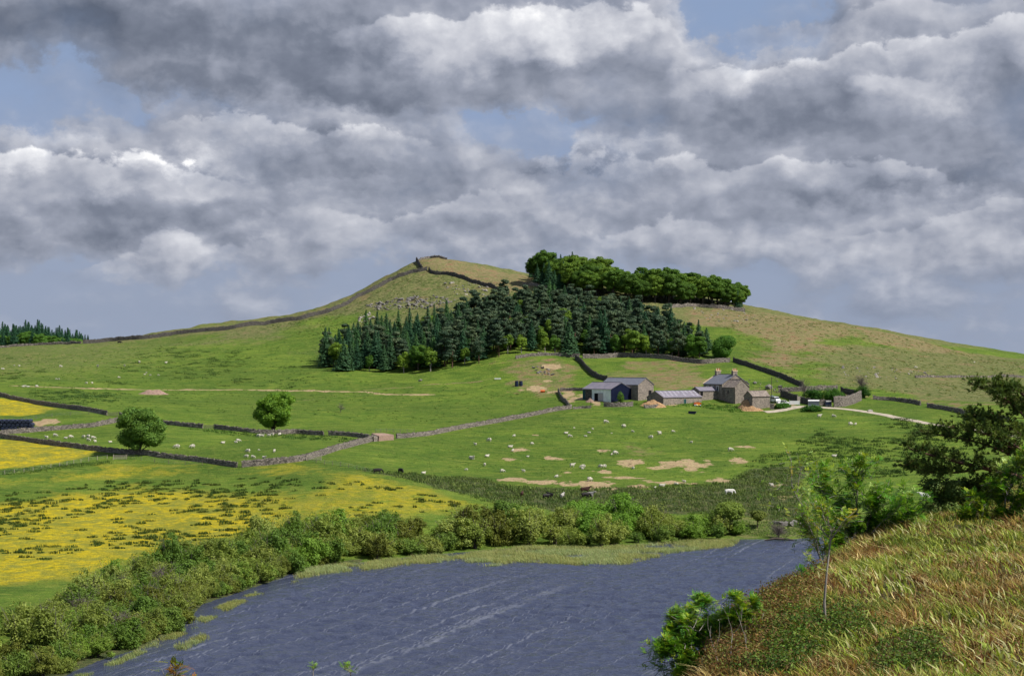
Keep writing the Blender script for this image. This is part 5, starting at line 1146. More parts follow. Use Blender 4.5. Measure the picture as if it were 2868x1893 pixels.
for x_ in (-.75, .75): mb = MB(); tube(mb, [(x_, 0, -.2), (x_, 0, .6), (x_, 0, 1.2), (x_, 0, 1.85)], [.66, .70, .66, .62], 14); mb.obj('barrel', M['navyp'], t_)
def prof_body(root, name, prof, wdt, mat):
    pr = np.array(prof, float); n = len(pr); mb = MB(); lo = np.stack([pr[:, 0], np.full(n, -wdt / 2), pr[:, 1]], -1); hi = lo.copy(); hi[:, 1] = wdt / 2
    mb.add(np.vstack([lo, hi]), [[i, (i + 1) % n, n + (i + 1) % n, n + i] for i in range(n)]); mb.add(lo, [list(range(n))[::-1]]); mb.add(hi, [list(range(n))]); return mb.obj(name, M[mat], root)
p = ground(1939, 1159); t_ = thing('cattle_feeder', tuple(p), R(-12), 'dark blue boat-shaped feeder lying alone on the grass below the farm', 'feeder')
prof_body(t_, 'trough', [(-1.1, .05), (.7, .0), (1.35, .35), (1.2, .75), (-.9, .85), (-1.35, .7)], 1.0, 'navyp'); prof_body(t_, 'rim', [(-1.35, .86), (1.25, .76), (1.25, .82), (-1.35, .93)], 1.12, 'rubber')
p = ground(1953, 1137); t_ = thing('farm_implement', tuple(p), R(8), 'orange and yellow farm implement in the weeds by the byre', 'machine')
prof_body(t_, 'hood', [(-1.3, .6), (1.2, .6), (1.3, 1.0), (.5, 1.3), (-1.0, 1.25)], .9, 'orange'); mb = MB(); box(mb, -.4, -.65, .25, .8, -.47, .6); mb.obj('guard', M['yellowp'], t_); wheels(t_, (-.9, .9), (-.55, .55), .32)
for k in range(5): mb = MB(); tube(mb, [(-1.1 + k * .5, -.5, .6), (-1.1 + k * .5, -.75, .15)], .04, 5); mb.obj('tine', M['galv'], t_)
p = ground(1394, 1063); mb = MB(); tube(mb, [(-1.2, 0, .3), (1.2, 0, .3)], .4, 10); mb.v[0][:, 2] = np.minimum(mb.v[0][:, 2], .5); o = link('water_trough', mb.mesh('water_trough', M['white']), None, tuple(p)); tag(o, 'small white trough on the slope below the lower wood', 'trough')
p = ground(1520, 1099); t_ = thing('orange_drum', tuple(p), 0, 'orange drum lying on the bare ground above the farm track', 'drum')
mb = MB(); tube(mb, [(-.8, 0, .45), (0, 0, .45), (.8, 0, .45)], [.45, .5, .45], 12); mb.obj('drum_body', M['orange'], t_)
p = ground(1502, 1086);
p = ground(2161, 1112); mb = MB(); tube(mb, [(0, 0, -.5), (0, 0, 7.0)], [.12, .09], 6); tube(mb, [(-.7, 0, 6.5), (.7, 0, 6.5)], .05, 5); o = link('telegraph_pole', mb.mesh('telegraph_pole', M['bark']), None, tuple(p)); tag(o, 'slim dark pole beside the outhouse roof', 'pole')
p = ground(1178, 1066)
# wrapped bales
bm_ = MB(); rg = np.random.default_rng(4); k = np.linspace(-.62, .62, 9); rad = .64 * np.array([.80, .95, 1.0, .985, 1.01, .985, 1.0, .95, .80]); tube(bm_, np.stack([k * 0, k, k * 0], -1), rad, 20)
bm_.v[0] += rg.normal(size=bm_.v[0].shape) * .012; bme = bm_.mesh('wrapped_bale', M['wrap'], True)
pb = ground(98, 1205); bl = {}
for tier in range(3):
    for rowi in range(3):
        for kx in range(11 - tier):
            x = pb[0] - .7 - kx * 1.28 - tier * .64 + random.gauss(0, .04); y = pb[1] + rowi * 1.32 + random.gauss(0, .05)
            if rowi > 0 and tier == 0: continue
            o = link('wrapped_bale', bme, None, (x, y, pb[2] + .58 + tier * 1.06 + random.gauss(0, .02)), random.gauss(0, .08)); tag(o, 'black bale', 'bale', 'stack of black wrapped bales'); bl.setdefault((tier, rowi), []).append(o)
for (t__, r__), lst in bl.items(): rank(lst, 'black wrapped bale, ' + ['bottom', 'middle', 'top'][t__] + ' tier, ' + ['front', 'second', 'back'][r__] + ' row of the stack, {}')

# track to the farm
TR = gpoly([(0, 0)]) if False else np.array([ground(*p)[:2] for p in [(2130, 1154), (2170, 1153), (2200, 1147), (2222, 1139), (2250, 1138), (2300, 1141), (2350, 1144), (2400, 1149), (2450, 1157), (2500, 1167), (2550, 1177), (2600, 1186), (2704, 1203), (2800, 1216), (2950, 1235)]])
seg = np.r_[0, np.cumsum(np.linalg.norm(np.diff(TR, axis=0), axis=1))]; n = int(seg[-1] / 1.2); s_ = np.linspace(0, seg[-1], n)
x = np.interp(s_, seg, TR[:, 0]); y = np.interp(s_, seg, TR[:, 1]); ker = np.ones(9) / 9; x = np.convolve(np.pad(x, 4, 'edge'), ker, 'valid'); y = np.convolve(np.pad(y, 4, 'edge'), ker, 'valid')
tx, ty = np.gradient(x), np.gradient(y); L_ = np.hypot(tx, ty); nx, ny = -ty / L_, tx / L_; wd_ = np.where(s_ < 30, 2.2, 1.7) * (1 + (fbm(s_ / 5, s_ * 0, 3) - .5) * .4)
rows_ = [np.stack([x + nx * wd_ * k, y + ny * wd_ * k, H(x + nx * wd_ * k, y + ny * wd_ * k) + .05 + .10 * (1 - abs(k))], -1) for k in (-1, -.6, -.2, .2, .6, 1)]
vv = np.stack(rows_, 1).reshape(-1, 3); i, j = np.meshgrid(np.arange(n - 1), np.arange(5), indexing='ij'); mb = MB(); mb.add(vv, np.stack([i * 6 + j, i * 6 + j + 1, (i + 1) * 6 + j + 1, (i + 1) * 6 + j], -1).reshape(-1, 4))
M['track'] = simple('track_gravel', (0.44, 0.38, 0.30), (0.30, 0.26, 0.20), .8, .95, .05, det=8); tag(mb.obj('track', M['track'], None, True), kind='structure')
# ---------------------------------------------------------------- sheep
def sheep_mesh(seed, pose):
    rg = np.random.default_rng(seed)
    if pose == 'graze': hd = [(.62, 0, .62), (.80, 0, .38), (.92, 0, .16)]
    elif pose == 'up': hd = [(.60, 0, .86), (.74, 0, 1.02), (.94, 0, .98)]
    else: hd = [(.56, 0, .48), (.68, 0, .64), (.86, 0, .60)]
    lz = .64 if pose != 'lie' else .32
    v = [(-.10, 0, lz), (-.48, 0, lz + .02), (-.62, 0, lz - .04), (.30, 0, lz + .02)] + hd; e = [(0, 1), (1, 2), (0, 3), (3, 4), (4, 5), (5, 6)]; r_ = [.33, .31, .16, .31, .17, .10, .055]
    v.append((-.70, 0, lz - .16)); e.append((2, 7)); r_.append(.05)
    if pose != 'lie':
        for x_, k in ((.32, 3), (-.48, 1)):
            for s_ in (-1, 1):
                a = len(v); v += [(x_, s_ * .17, .40), (x_ + .02, s_ * .17, .20), (x_, s_ * .17, .0)]; e += [(k, a), (a, a + 1), (a + 1, a + 2)]; r_ += [.09, .045, .045]
    else:
        for s_ in (-1, 1): a = len(v); v += [(.40, s_ * .2, .12), (.62, s_ * .16, .06)]; e += [(3, a), (a, a + 1)]; r_ += [.08, .05]
    me = skin('body', v, e, r_, 2, (M['wool'], M['greywool'])); return me
SB = {}
def sheep_proto(pose, k):
    root = thing('sheep', (0, 0, 0), 0, '', 'sheep'); b_ = link('body', sheep_mesh(k, pose), root)
    hx = {'graze': (.88, .24), 'up': (.86, 1.06), 'lie': (.78, .68)}[pose]
    mb = MB()
    for s_ in (-1, 1): tube(mb, [(hx[0] - .06, s_ * .05, hx[1] + .04), (hx[0] - .10, s_ * .17, hx[1] + .06)], [.035, .015], 5)
    mb.obj('ears', M['greywool'], root); return root
SP = {p: sheep_proto(p, i) for i, p in enumerate(('graze', 'up', 'lie'))}
used = set()
def add_sheep(px, py, size=1.0, pose=None, rz=None):
    p = ground(px, py + 4 * size); pose = pose or random.choice(['graze', 'graze', 'graze', 'up', 'lie'])
    rz = random.choice([0, math.pi]) + random.gauss(0, .6) if rz is None else rz
    if pose not in used: used.add(pose); o = SP[pose]
    else: o = copy_tree(SP[pose])
    o.location = (p[0], p[1], p[2] - .02); o.rotation_euler = (0, 0, rz); s_ = .98 * size; o.scale = (s_, s_, s_ * 1.05); o['group'] = 'sheep and lambs grazing in the fields'; o['category'] = 'lamb' if size < .75 else 'sheep'
    return o
HILL = [(8, 1031, 1), (40, 1023, .55), (54, 1024, .7), (170, 1025, 1), (274, 1024, 1), (349, 1023, .9), (390, 1013, 1), (465, 1015, .9), (405, 1048, .6), (410, 1044, .6), (421, 1050, .6), (444, 1050, .6), (333, 1056, .75), (242, 1072, .75), (258, 1072, .7), (65, 1082, .8), (71, 1081, .7), (79, 1081, .8), (103, 1081, .9), (158, 1061, .6), (165, 1061, .6), (908, 1020, .9)]
PADL = [(130, 1225, .9), (155, 1219, 1), (184, 1225, .9), (198, 1223, 1), (234, 1223, .9), (247, 1222, 1), (261, 1226, 1), (248, 1232, 1), (266, 1236, .8), (309, 1236, .8)]
PADR = [(495, 1251, 1.25), (539, 1250, 1.1), (624, 1238, .9), (661, 1237, .75), (667, 1234, 1), (694, 1263, 1.05), (690, 1278, .9), (709, 1280, .9), (740, 1283, .95), (768, 1263, .9), (724, 1220, 1), (734, 1218, 1), (753, 1219, .8), (763, 1217, .8), (783, 1216, .95), (725, 1260, .45)]
PAST = [(1370, 1232, 1.1), (1331, 1244, .75), (1321, 1280, 1.45), (1364, 1275, 1.05), (1357, 1301, .85), (1306, 1315, .65), (1407, 1319, .95), (1186, 1323, .95), (1697, 1181, 1.15), (1748, 1193, 1.15), (1744, 1191, .6), (1608, 1197, .5), (1660, 1201, .6), (1650, 1210, .75), (1585, 1211, .95), (1596, 1221, .95), (1640, 1220, .7), (1772, 1208, .7), (1847, 1213, 1.1), (1885, 1208, .75),
        (1823, 1224, 1.05), (1936, 1238, .7), (2046, 1259, 1.15), (1440, 1220, .75), (1490, 1242, .8), (1429, 1249, 1.1), (1436, 1261, .8), (1478, 1277, .65), (1723, 1268, 1.15), (1713, 1272, .6), (1603, 1304, 1.1), (1632, 1307, 1.1), (1631, 1312, .6), (1681, 1306, .95), (1692, 1306, 1), (1773, 1311, .7), (1466, 1319, .75), (1559, 1334, .8), (1652, 1343, 1.2), (1854, 1358, 1.2), (1835, 1366, .6), (1894, 1354, .95), (1916, 1349, .75), (1713, 1212, .4)]
RGT = [(2295, 1165, 1.1), (2335, 1165, 1), (2382, 1187, 1.15), (2396, 1187, .75), (2336, 1275, 1.1), (2411, 1272, 1), (2161, 1359, .9), (2281, 1407, 1.3), (2565, 1028, .9), (2729, 1014, .6)]
for lst, txt in ((HILL, 'on the open left hillside'), (PADL, 'in the walled paddock left of the big round tree'), (PADR, 'in the paddock between the two big field trees'), (PAST, 'in the big pasture below the farm'), (RGT, 'on the pasture right of the farm buildings')):
    big, small = [], []
    for px, py, s_ in lst: (small if s_ < .72 else big).append(add_sheep(px, py, s_))
    rank(big, 'white woolly sheep ' + txt + ', {}'); rank(small, 'small white lamb ' + txt + ', {}')
# ---------------------------------------------------------------- cattle
def cow_mesh(graze, mats):
    hd = [(1.05, 0, 1.20), (1.30, 0, .75), (1.50, 0, .28)] if graze else [(1.05, 0, 1.38), (1.35, 0, 1.55), (1.72, 0, 1.40)]
    v = [(0, 0, .98), (-.62, 0, 1.02), (-.98, 0, 1.05), (.62, 0, 1.00)] + hd; e = [(0, 1), (1, 2), (0, 3), (3, 4), (4, 5), (5, 6)]; r_ = [(.36, .42), (.34, .38), (.22, .26), (.33, .42), .24, .17, .10]
    v += [(-1.12, 0, .9), (-1.14, 0, .45)]; e += [(2, 7), (7, 8)]; r_ += [.05, .035]
    for x_, k in ((.62, 3), (-.80, 1)):
        for s_ in (-1, 1):
            a = len(v); kx = .05 if k == 3 else -.10
            v += [(x_, s_ * .22, .62), (x_ + (kx if k == 3 else .03), s_ * .22, .40), (x_ + (0 if k == 3 else -.08), s_ * .22, .20), (x_, s_ * .22, .0)]; e += [(k, a), (a, a + 1), (a + 1, a + 2), (a + 2, a + 3)]; r_ += [.15, .085, .06, .065]
    return skin('body', v, e, r_, 2, mats)
CW = {}
def cow(px, py, rz, mat, graze, s_, label, src_off=6):
    key = (mat, graze)
    if key not in CW: CW[key] = cow_mesh(graze, (M[mat],))
    p = ground(px, py + src_off); root = thing('cow', (p[0], p[1], p[2] - .03), rz, label, 'cow', 'cattle grazing by the rushes'); link('body', CW[key], root)
    hx = (1.34, .70) if graze else (1.36, 1.66); mb = MB()
    for s2 in (-1, 1): tube(mb, [(hx[0] - .05, s2 * .12, hx[1]), (hx[0] - .1, s2 * .30, hx[1] + .03)], [.06, .02], 5)
    mb.obj('ears', M[mat], root); root.scale = (s_,) * 3; return root
cow(1057, 1320, .2, 'hide_black', True, 1.0, 'black cow grazing side-on at the left end of the rush strip')
cow(1122, 1319, -1.0, 'hide_black', True, .95, 'black cow facing away beside the lone sheep above the rushes')
cow(1462, 1383, 1.3, 'hide_brown', False, .8, 'small reddish brown calf standing alone in the rushes')
cow(1530, 1390, .4, 'hide_black', True, .9, 'dark cow head down in the rushes, left one of a close pair')
cow(1541, 1386, 2.5, 'hide_black', False, .8, 'dark cow half turned away, right one of a close pair')
cow(1575, 1389, 1.2, 'hide_grey', False, .9, 'pale grey cow standing alone in the middle of the rushes')
cow(1639, 1374, .1, 'hide_brown', False, 1.05, 'dark brown cow lying highest in the rushes below the bare patch')
cow(1640, 1388, .3, 'hide_black', True, 1.0, 'black cow directly below the dark brown one in the rushes')
cow(1653, 1386, -.4, 'hide_grey', False, .95, 'dirty white cow pressed against the black one in the rushes')
cow(2043, 1379, .0, 'hide_white', True, 1.05, 'white cow grazing at the right end of the rush strip')
cow(2590, 1392, 3.0, 'hide_white', False, 1.15, 'white cow standing on the grass right of the near rowan')
cow(2030, 1484, .1, 'hide_black', False, 1.0, 'black cow standing in the shade under the umbrella-shaped tree')
cow(2054, 1484, 3.3, 'hide_black', True, 1.0, 'second black cow behind the stems under the umbrella-shaped tree')
cow(335, 959, .1, 'hide_black', True, .9, 'black cow against the left skyline wall', 3)
# ---------------------------------------------------------------- ground cover that nobody could count
def blades(mb, base, h, w_, rg, lean=(0, 0), spread=.25, col=None, mi=0, bend=.35):
    """one bent pointed blade per base point"""
    n = len(base); a = rg.random(n) * 6.283; u = np.stack([np.cos(a), np.sin(a), 0 * a], -1)
    h = np.broadcast_to(h, (n,)); w_ = np.broadcast_to(w_, (n,))
    d_ = rg.normal(size=(n, 2)) * spread + np.array(lean); d3 = np.c_[d_, np.zeros(n)]
    mid = base + d3 * (h * .35)[:, None] + np.array([0, 0, 1]) * (h * .55)[:, None]
    tip = base + d3 * (h * (1 + bend))[:, None] + np.array([0, 0, 1]) * (h * (1 - .12 * np.linalg.norm(d_, axis=1)))[:, None]
    hw = (w_ * .5)[:, None]
    vv = np.stack([base - u * hw, base + u * hw, mid + u * hw * .8, mid - u * hw * .8, tip], 1).reshape(-1, 3)
    k = (np.arange(n) * 5)[:, None]; cc = None if col is None else np.repeat(col, 5, 0)
    n0 = mb.n; mb.add(vv, k + np.array([[0, 1, 2, 3]]), mi, cc)
    mb.v.append(np.zeros((0, 3))); mb.c.append(np.zeros((0, 3))); mb.f.append(k + np.array([[3, 2, 4]]) + n0); mb.mi.append(np.full(n, mi))
def tussocks(name, centres, rx, ry, hgt, per, label, tints, wdt=.10, mat='rushes', seed=0, spread=.22, lean=(-.12, 0)):
    rg = np.random.default_rng(seed); B, Hh, C_ = [], [], []
    for c_ in centres:
        a_, b_ = rx * rg.uniform(.5, 1.5), ry * rg.uniform(.6, 1.4); n = max(6, int(per * a_ * b_)); r_ = np.sqrt(rg.random(n)); t = rg.random(n) * 6.283
        x = c_[0] + a_ * r_ * np.cos(t); y = c_[1] + b_ * r_ * np.sin(t); B.append(np.stack([x, y], -1)); Hh.append(hgt * rg.uniform(.7, 1.2) * (1 - .45 * r_ ** 2) * (.8 + .4 * rg.random(n)))
        C_.append(np.broadcast_to(np.array(tints[rg.integers(len(tints))]) * rg.uniform(.8, 1.2), (n, 3)) * (1 + .25 * rg.normal(size=(n, 1))))
    B = np.concatenate(B); z = H(B[:, 0], B[:, 1]) - .03; mb = MB(); blades(mb, np.c_[B, z], np.concatenate(Hh), wdt, rg, lean, spread, np.clip(np.concatenate(C_), .2, 3))
    o = mb.obj(name, M[mat], None, False, True); tag(o, label, 'ground cover', kind='stuff'); return o
def scatter(P_, n, seed, dens=None):
    rg = np.random.default_rng(seed); lo, hi = P_.min(0), P_.max(0); out = []
    while sum(map(len, out)) < n:
        c_ = lo + rg.random((n * 3, 2)) * (hi - lo); c_ = c_[sdist(c_[:, 0], c_[:, 1], P_) > 0]
        if dens is not None: c_ = c_[rg.random(len(c_)) < dens(c_[:, 0], c_[:, 1])]
        out.append(c_)
        if len(out) > 40: break
    return np.concatenate(out)[:n]
MEAD = gpoly([(-20, 1150), (250, 1115), (520, 1105), (700, 1112), (850, 1118), (960, 1140), (1110, 1180), (980, 1200), (700, 1235), (560, 1250), (300, 1300), (120, 1300), (-20, 1290)])
cl = lambda x, y: np.clip((fbm(x / 15, y / 15, 3) - .34) * 4, 0.06, 1) * (1 - .75 * sstep(-y, -375, -340))
tussocks('meadow_rushes', scatter(MEAD, 560, 1, cl), 1.15, .60, .66, 62, 'dark rush clumps dotted through the yellow meadow', [(.62, .72, .5), (.78, .74, .45), (.5, .62, .42)], .13, seed=2, spread=.14, lean=(-.05, 0))
strip = gpoly(RUSHSTRIP)
tussocks('rush_bed', scatter(strip, 2600, 3), 1.5, 1.2, .75, 6.5, 'band of dark rushes between pasture and thicket', [(1, 1, .9), (1.3, 1.25, 1.1), (.8, .85, .8), (1.9, 1.7, 1.6), (.7, .85, .65)], .13, seed=4)
RS = gpoly([(1840, 1000), (1960, 985), (2090, 970), (2240, 1000), (2330, 1040), (2120, 1075), (2100, 1110), (1900, 1100), (1740, 1085), (1760, 1060), (1850, 1040)])
tussocks('pasture_rushes', scatter(RS, 520, 5, lambda x, y: np.clip((fbm(x / 18 + 4, y / 18, 3) - .45) * 6, 0.0, 1)), 1.5, .8, .7, 26, 'dark rush clumps on the pasture right of centre', [(.55, .72, .5), (.5, .66, .5)], .12, seed=6)
LH = gpoly([(0, 830), (300, 820), (600, 780), (720, 790), (740, 860), (700, 900), (400, 895), (0, 890)])
tussocks('hill_rushes', scatter(LH, 260, 7, lambda x, y: np.clip((fbm(x / 25 + 4, y / 25, 3) - .5) * 7, 0.0, 1)), 1.9, 1.3, .5, 16, 'dark rush patches on the left hillside', [(.9, 1.0, .8), (1.0, 1.1, .9)], .2, seed=8)
LP = gpoly([(80, 905), (300, 910), (260, 935), (150, 940), (60, 915)]); tussocks('hill_rushes', scatter(LP, 120, 9), 1.6, 1.1, .55, 16, 'dark rush patch under the left track', [(.7, .9, .75)], .2, seed=10)
WALLG = gpoly([(390, 985), (520, 1000), (700, 1008), (860, 1022), (850, 1030), (700, 1020), (520, 1010)]); tussocks('wall_nettles', scatter(WALLG, 150, 11), 1.0, .8, .6, 20, 'coarse grass and nettles under the middle field wall', [(.6, .9, .6), (.9, 1.1, .7)], .14, seed=12)
FM = gpoly([(1440, 938), (1620, 934), (1700, 940), (1760, 950), (1700, 958), (1620, 944), (1440, 948)]); tussocks('farm_nettles', scatter(FM, 220, 13), .9, .6, .6, 22, 'nettles and long grass along the farm buildings', [(.75, 1.15, .6), (.9, 1.3, .7)], .14, seed=14)
BK = gpoly([(0, 1092), (100, 1082), (200, 1074), (250, 1066), (255, 1074), (200, 1084), (100, 1094), (0, 1103)]); tussocks('bank_grass', scatter(BK, 260, 15), 1.1, .7, .45, 18, 'coarse dark grass along the fence below the buttercup field', [(.9, 1.1, .8), (1.2, 1.25, .9)], .12, seed=16)
SHR = gpoly([(1500, 1196), (1700, 1206), (1860, 1218), (1960, 1226), (1960, 1240), (1740, 1244), (1700, 1232), (1500, 1214)]); tussocks('shore_grass', scatter(SHR, 700, 17), 1.1, .8, .45, 10, 'rough tufted grass between the rushes and the lake head', [(1.1, 1.4, .8), (1.6, 1.8, 1.0), (.8, 1, .7)], .10, seed=18)
ALLH = gpoly([(-20, 825), (250, 812), (500, 780), (700, 755), (760, 790), (740, 860), (1000, 885), (1300, 905), (1300, 950), (1000, 985), (700, 960), (300, 950), (-20, 900)])
tussocks('hill_tussocks', scatter(ALLH, 1500, 61), .55, .4, .34, 55, 'small dark grass tussocks over the left hillside', [(.9, 1.1, .7), (1.3, 1.4, .9), (.7, .9, .6)], .14, seed=62)
SUM = gpoly([(560, 750), (760, 725), (900, 665), (970, 620), (1150, 655), (1200, 680), (1050, 740), (840, 760), (740, 790)])
tussocks('hill_tussocks', scatter(SUM, 1300, 63), .6, .45, .36, 50, 'rough grass tussocks over the upper hill', [(1.0, 1.1, .8), (1.7, 1.5, 1.1), (.8, .9, .7)], .16, seed=64)
RH = gpoly([(1600, 720), (1740, 725), (1950, 755), (2200, 805), (2376, 842), (2376, 925), (2250, 925), (2000, 905), (1860, 880), (1720, 830), (1700, 780)])
tussocks('hill_tussocks', scatter(RH, 2000, 65), .6, .45, .34, 45, 'rough tan and green tussocks over the right hillside', [(1.5, 1.3, 1.0), (2.4, 1.7, 1.5), (.8, .95, .7)], .16, seed=66)
BP = gpoly([(1300, 955), (1700, 960), (1900, 960), (2100, 960), (2250, 1010), (2000, 1090), (1700, 1110), (1350, 1110), (1100, 1085), (860, 1075), (900, 1030), (1100, 990)])
tussocks('pasture_tussocks', scatter(BP, 1100, 67), .5, .35, .26, 55, 'small grass tussocks over the sheep pasture', [(1.0, 1.4, .7), (1.5, 1.8, .9), (.7, 1.0, .5)], .13, seed=68)
# reeds standing in the shallows
rg = np.random.default_rng(21)
def reedband(poly, n, seed, label, hgt=1.0, dens=None, thresh=.0, tint=(1, 1, 1)):
    P_ = np.array([at_d(px, py, ZC * F / (py - PYH))[:2] for px, py in [V(*q_) for q_ in poly]])
    pts = scatter(P_, n, seed, lambda x, y: np.clip((fbm(x / 6, y / 6, 3) - .38 + thresh) * 6, .0, 1) * np.clip((sdist(x, y, P_) + .5) / 3.0, 0, 1))
    r_ = np.random.default_rng(seed); m_ = 3; B = np.repeat(pts, m_, 0) + r_.normal(size=(len(pts) * m_, 2)) * .12
    n_ = len(B); mb = MB(); cc = np.array(tint) * (.75 + .5 * r_.random((n_, 1))) * (1 + .08 * r_.normal(size=(n_, 3)))
    cc = cc * np.where(fbm(B[:, 0] / 9, B[:, 1] / 9, 2)[:, None] > .52, np.array([[1.0, .93, .8]]), 1.0)
    blades(mb, np.c_[B, np.full(n_, -.1)], hgt * (.55 + .6 * r_.random(n_)), .05, r_, (-.22, 0), .14, cc); o = mb.obj('reeds', M['reeds'], None, False, True); tag(o, label, 'ground cover', kind='stuff')
reedband([(690, 1320), (800, 1308), (960, 1291), (1100, 1280), (1220, 1268), (1360, 1268), (1470, 1266), (1600, 1254), (1720, 1252), (1700, 1268), (1640, 1276), (1560, 1283), (1500, 1300), (1450, 1311), (1300, 1310), (1200, 1304), (1150, 1316), (1060, 1304), (960, 1308), (860, 1322), (760, 1332), (680, 1344)], 30000, 31, 'pale green reed bed along the far shore', .85, thresh=.08, tint=(1.2, 1.2, 1.25))
reedband([(500, 1408), (560, 1384), (620, 1362), (700, 1330), (690, 1348), (600, 1382), (520, 1420), (470, 1452), (400, 1485), (300, 1530), (200, 1570), (170, 1568), (280, 1526), (380, 1476), (450, 1440)], 3200, 32, 'thin reeds at the edge of the left thicket', .5, thresh=-.08, tint=(1.0, 1.0, .9))
reedband([(400, 1500), (470, 1470), (500, 1478), (470, 1492), (420, 1510)], 500, 33, 'loose reeds standing out in the open water on the left', .7, thresh=-.02)
# rocks on the hill
def rocks(name, pts, sizes, mat, label, seed, kind='stuff', sink=.25, cat='rock', group=None, single=False):
    r_ = np.random.default_rng(seed); bm = bmesh.new(); bmesh.ops.create_icosphere(bm, subdivisions=1, radius=1); V0 = np.array([v.co[:] for v in bm.verts]); F0 = np.array([[v.index for v in f.verts] for f in bm.faces]); bm.free()
    z = H(pts[:, 0], pts[:, 1]); mb = MB()
    for k, (p, s_) in enumerate(zip(pts, sizes)):
        v = V0 * (1 + .28 * r_.normal(size=(len(V0), 1))) * np.array([1.2, .9, .7]) * s_; a = r_.random() * 6.28; c_, s2 = math.cos(a), math.sin(a); v = v @ np.array([[c_, s2, 0], [-s2, c_, 0], [0, 0, 1]])
        if single:
            mb = MB(); mb.add(v, F0); o = link(name, mb.mesh(name, M[mat]), None, (p[0], p[1], z[k] + s_ * sink)); o['category'] = cat; o['group'] = group; single.append(o)
        else: mb.add(v + [p[0], p[1], z[k] + s_ * sink], F0)
    if not single: o = mb.obj(name, M[mat]); tag(o, label, cat, kind=kind)
CR = gpoly([(835, 712), (900, 696), (960, 688), (1040, 688), (1058, 696), (1030, 712), (960, 718), (880, 722)])
pts = scatter(CR, 330, 41); rocks('crag_stones', pts, np.random.default_rng(1).gamma(2.2, .20, len(pts)), 'rock', 'band of grey crag stones across the hill above the wood', 42)
CR = gpoly([(820, 735), (860, 728), (870, 742), (840, 748)]); pts = scatter(CR, 60, 43); rocks('crag_stones', pts, np.random.default_rng(2).gamma(2, .16, 60), 'pale_rock', 'patch of pale scree beside the left treetops of the wood', 44)
CR = gpoly([(1020, 660), (1090, 650), (1160, 668), (1140, 690), (1060, 690)]); pts = scatter(CR, 110, 45); rocks('crag_stones', pts, np.random.default_rng(3).gamma(2, .15, 110), 'pale_rock', 'scattered pale stones high on the hill below the wall corner', 46)
CR = gpoly([(1600, 715), (1730, 722), (1820, 745), (1700, 750), (1600, 735)]); pts = scatter(CR, 70, 47); rocks('crag_stones', pts, np.random.default_rng(4).gamma(2, .13, 70), 'pale_rock', 'scattered stones below the wall of the ridge wood', 48)
CR = gpoly([(1950, 850), (2060, 850), (2200, 860), (2120, 880), (1960, 880)]); pts = scatter(CR, 80, 49); rocks('crag_stones', pts, np.random.default_rng(5).gamma(2, .12, 80), 'pale_rock', 'scattered pale stones on the right hillside', 50)
CR = gpoly([(1230, 848), (1275, 852), (1285, 872), (1250, 868)]); pts = scatter(CR, 60, 51); rocks('crag_stones', pts, np.random.default_rng(6).gamma(2, .16, 60), 'rock', 'rocky outcrop on the slope left of the barn wall', 52)
CR = gpoly([(1640, 885), (1800, 870), (1850, 900), (1830, 915), (1760, 905)]); pts = scatter(CR, 40, 53); rocks('crag_stones', pts, np.random.default_rng(7).gamma(2, .14, 40), 'rock', 'stones strewn over the grass behind the farmhouse', 54)
# boulders one can tell apart
bs = [True]; bp = [(2190, 1463, .9), (2202, 1466, 1.2), (2214, 1467, 1.1), (2222, 1461, 1.1), (2240, 1466, .8), (2252, 1468, .9), (2262, 1463, 1.2), (2272, 1468, .9), (2286, 1468, 1.2), (2298, 1470, 1.1), (2172, 1462, .9), (2310, 1469, .8)]
rocks('boulder', np.array([ground(a, b_ + 4)[:2] for a, b_, c_ in bp]), [c_ * .85 for a, b_, c_ in bp], 'rock', '', 61, single=bs, cat='boulder', group='boulders near the head of the lake'); bs.pop(0)
rank(bs, 'grey boulder in the row near the head of the lake, {}')
for (a, b_, s_, lb) in ((2154, 1086, 1.5, 'big grey boulder on the grass right behind the outhouse'), (2185, 1082, .9, 'smaller grey boulder above the dark yard wall'), (2437, 1150, .9, 'flat grey boulder lying above the pale track'), (1178, 1064, .9, 'pale upright stone in the field below the wood'), (2535, 1470, 1.3, 'large pale rock just beyond the crest of the grassy bank')):
    q_ = [True]; rocks('boulder', np.array([ground(a, b_ + 3)[:2]]), [s_], 'rock' if 'pale' not in lb else 'pale_rock', '', int(a), single=q_, cat='boulder'); q_[1]['label'] = lb
    if 'group' in q_[1]: del q_[1]['group']
# drowned log at the far shore
p = at_d(2182, 1513, ZC * F / (1513 - PYH)); mb = MB(); tube(mb, [(-3.2, 0, .1), (-1, .2, .45), (1.5, 0, .35), (3.4, .1, .15)], [.12, .3, .28, .1], 7)
for k in range(6): tube(mb, [(-1 + k * .5, 0, .4), (-1.2 + k * .6, .3, 1.0 + .2 * (k % 3))], [.08, .02], 4)
o = link('fallen_log', mb.mesh('fallen_log', M['bark'], True), None, (p[0], p[1], 0)); tag(o, 'dark fallen log lying in the water at the far shore', 'log')
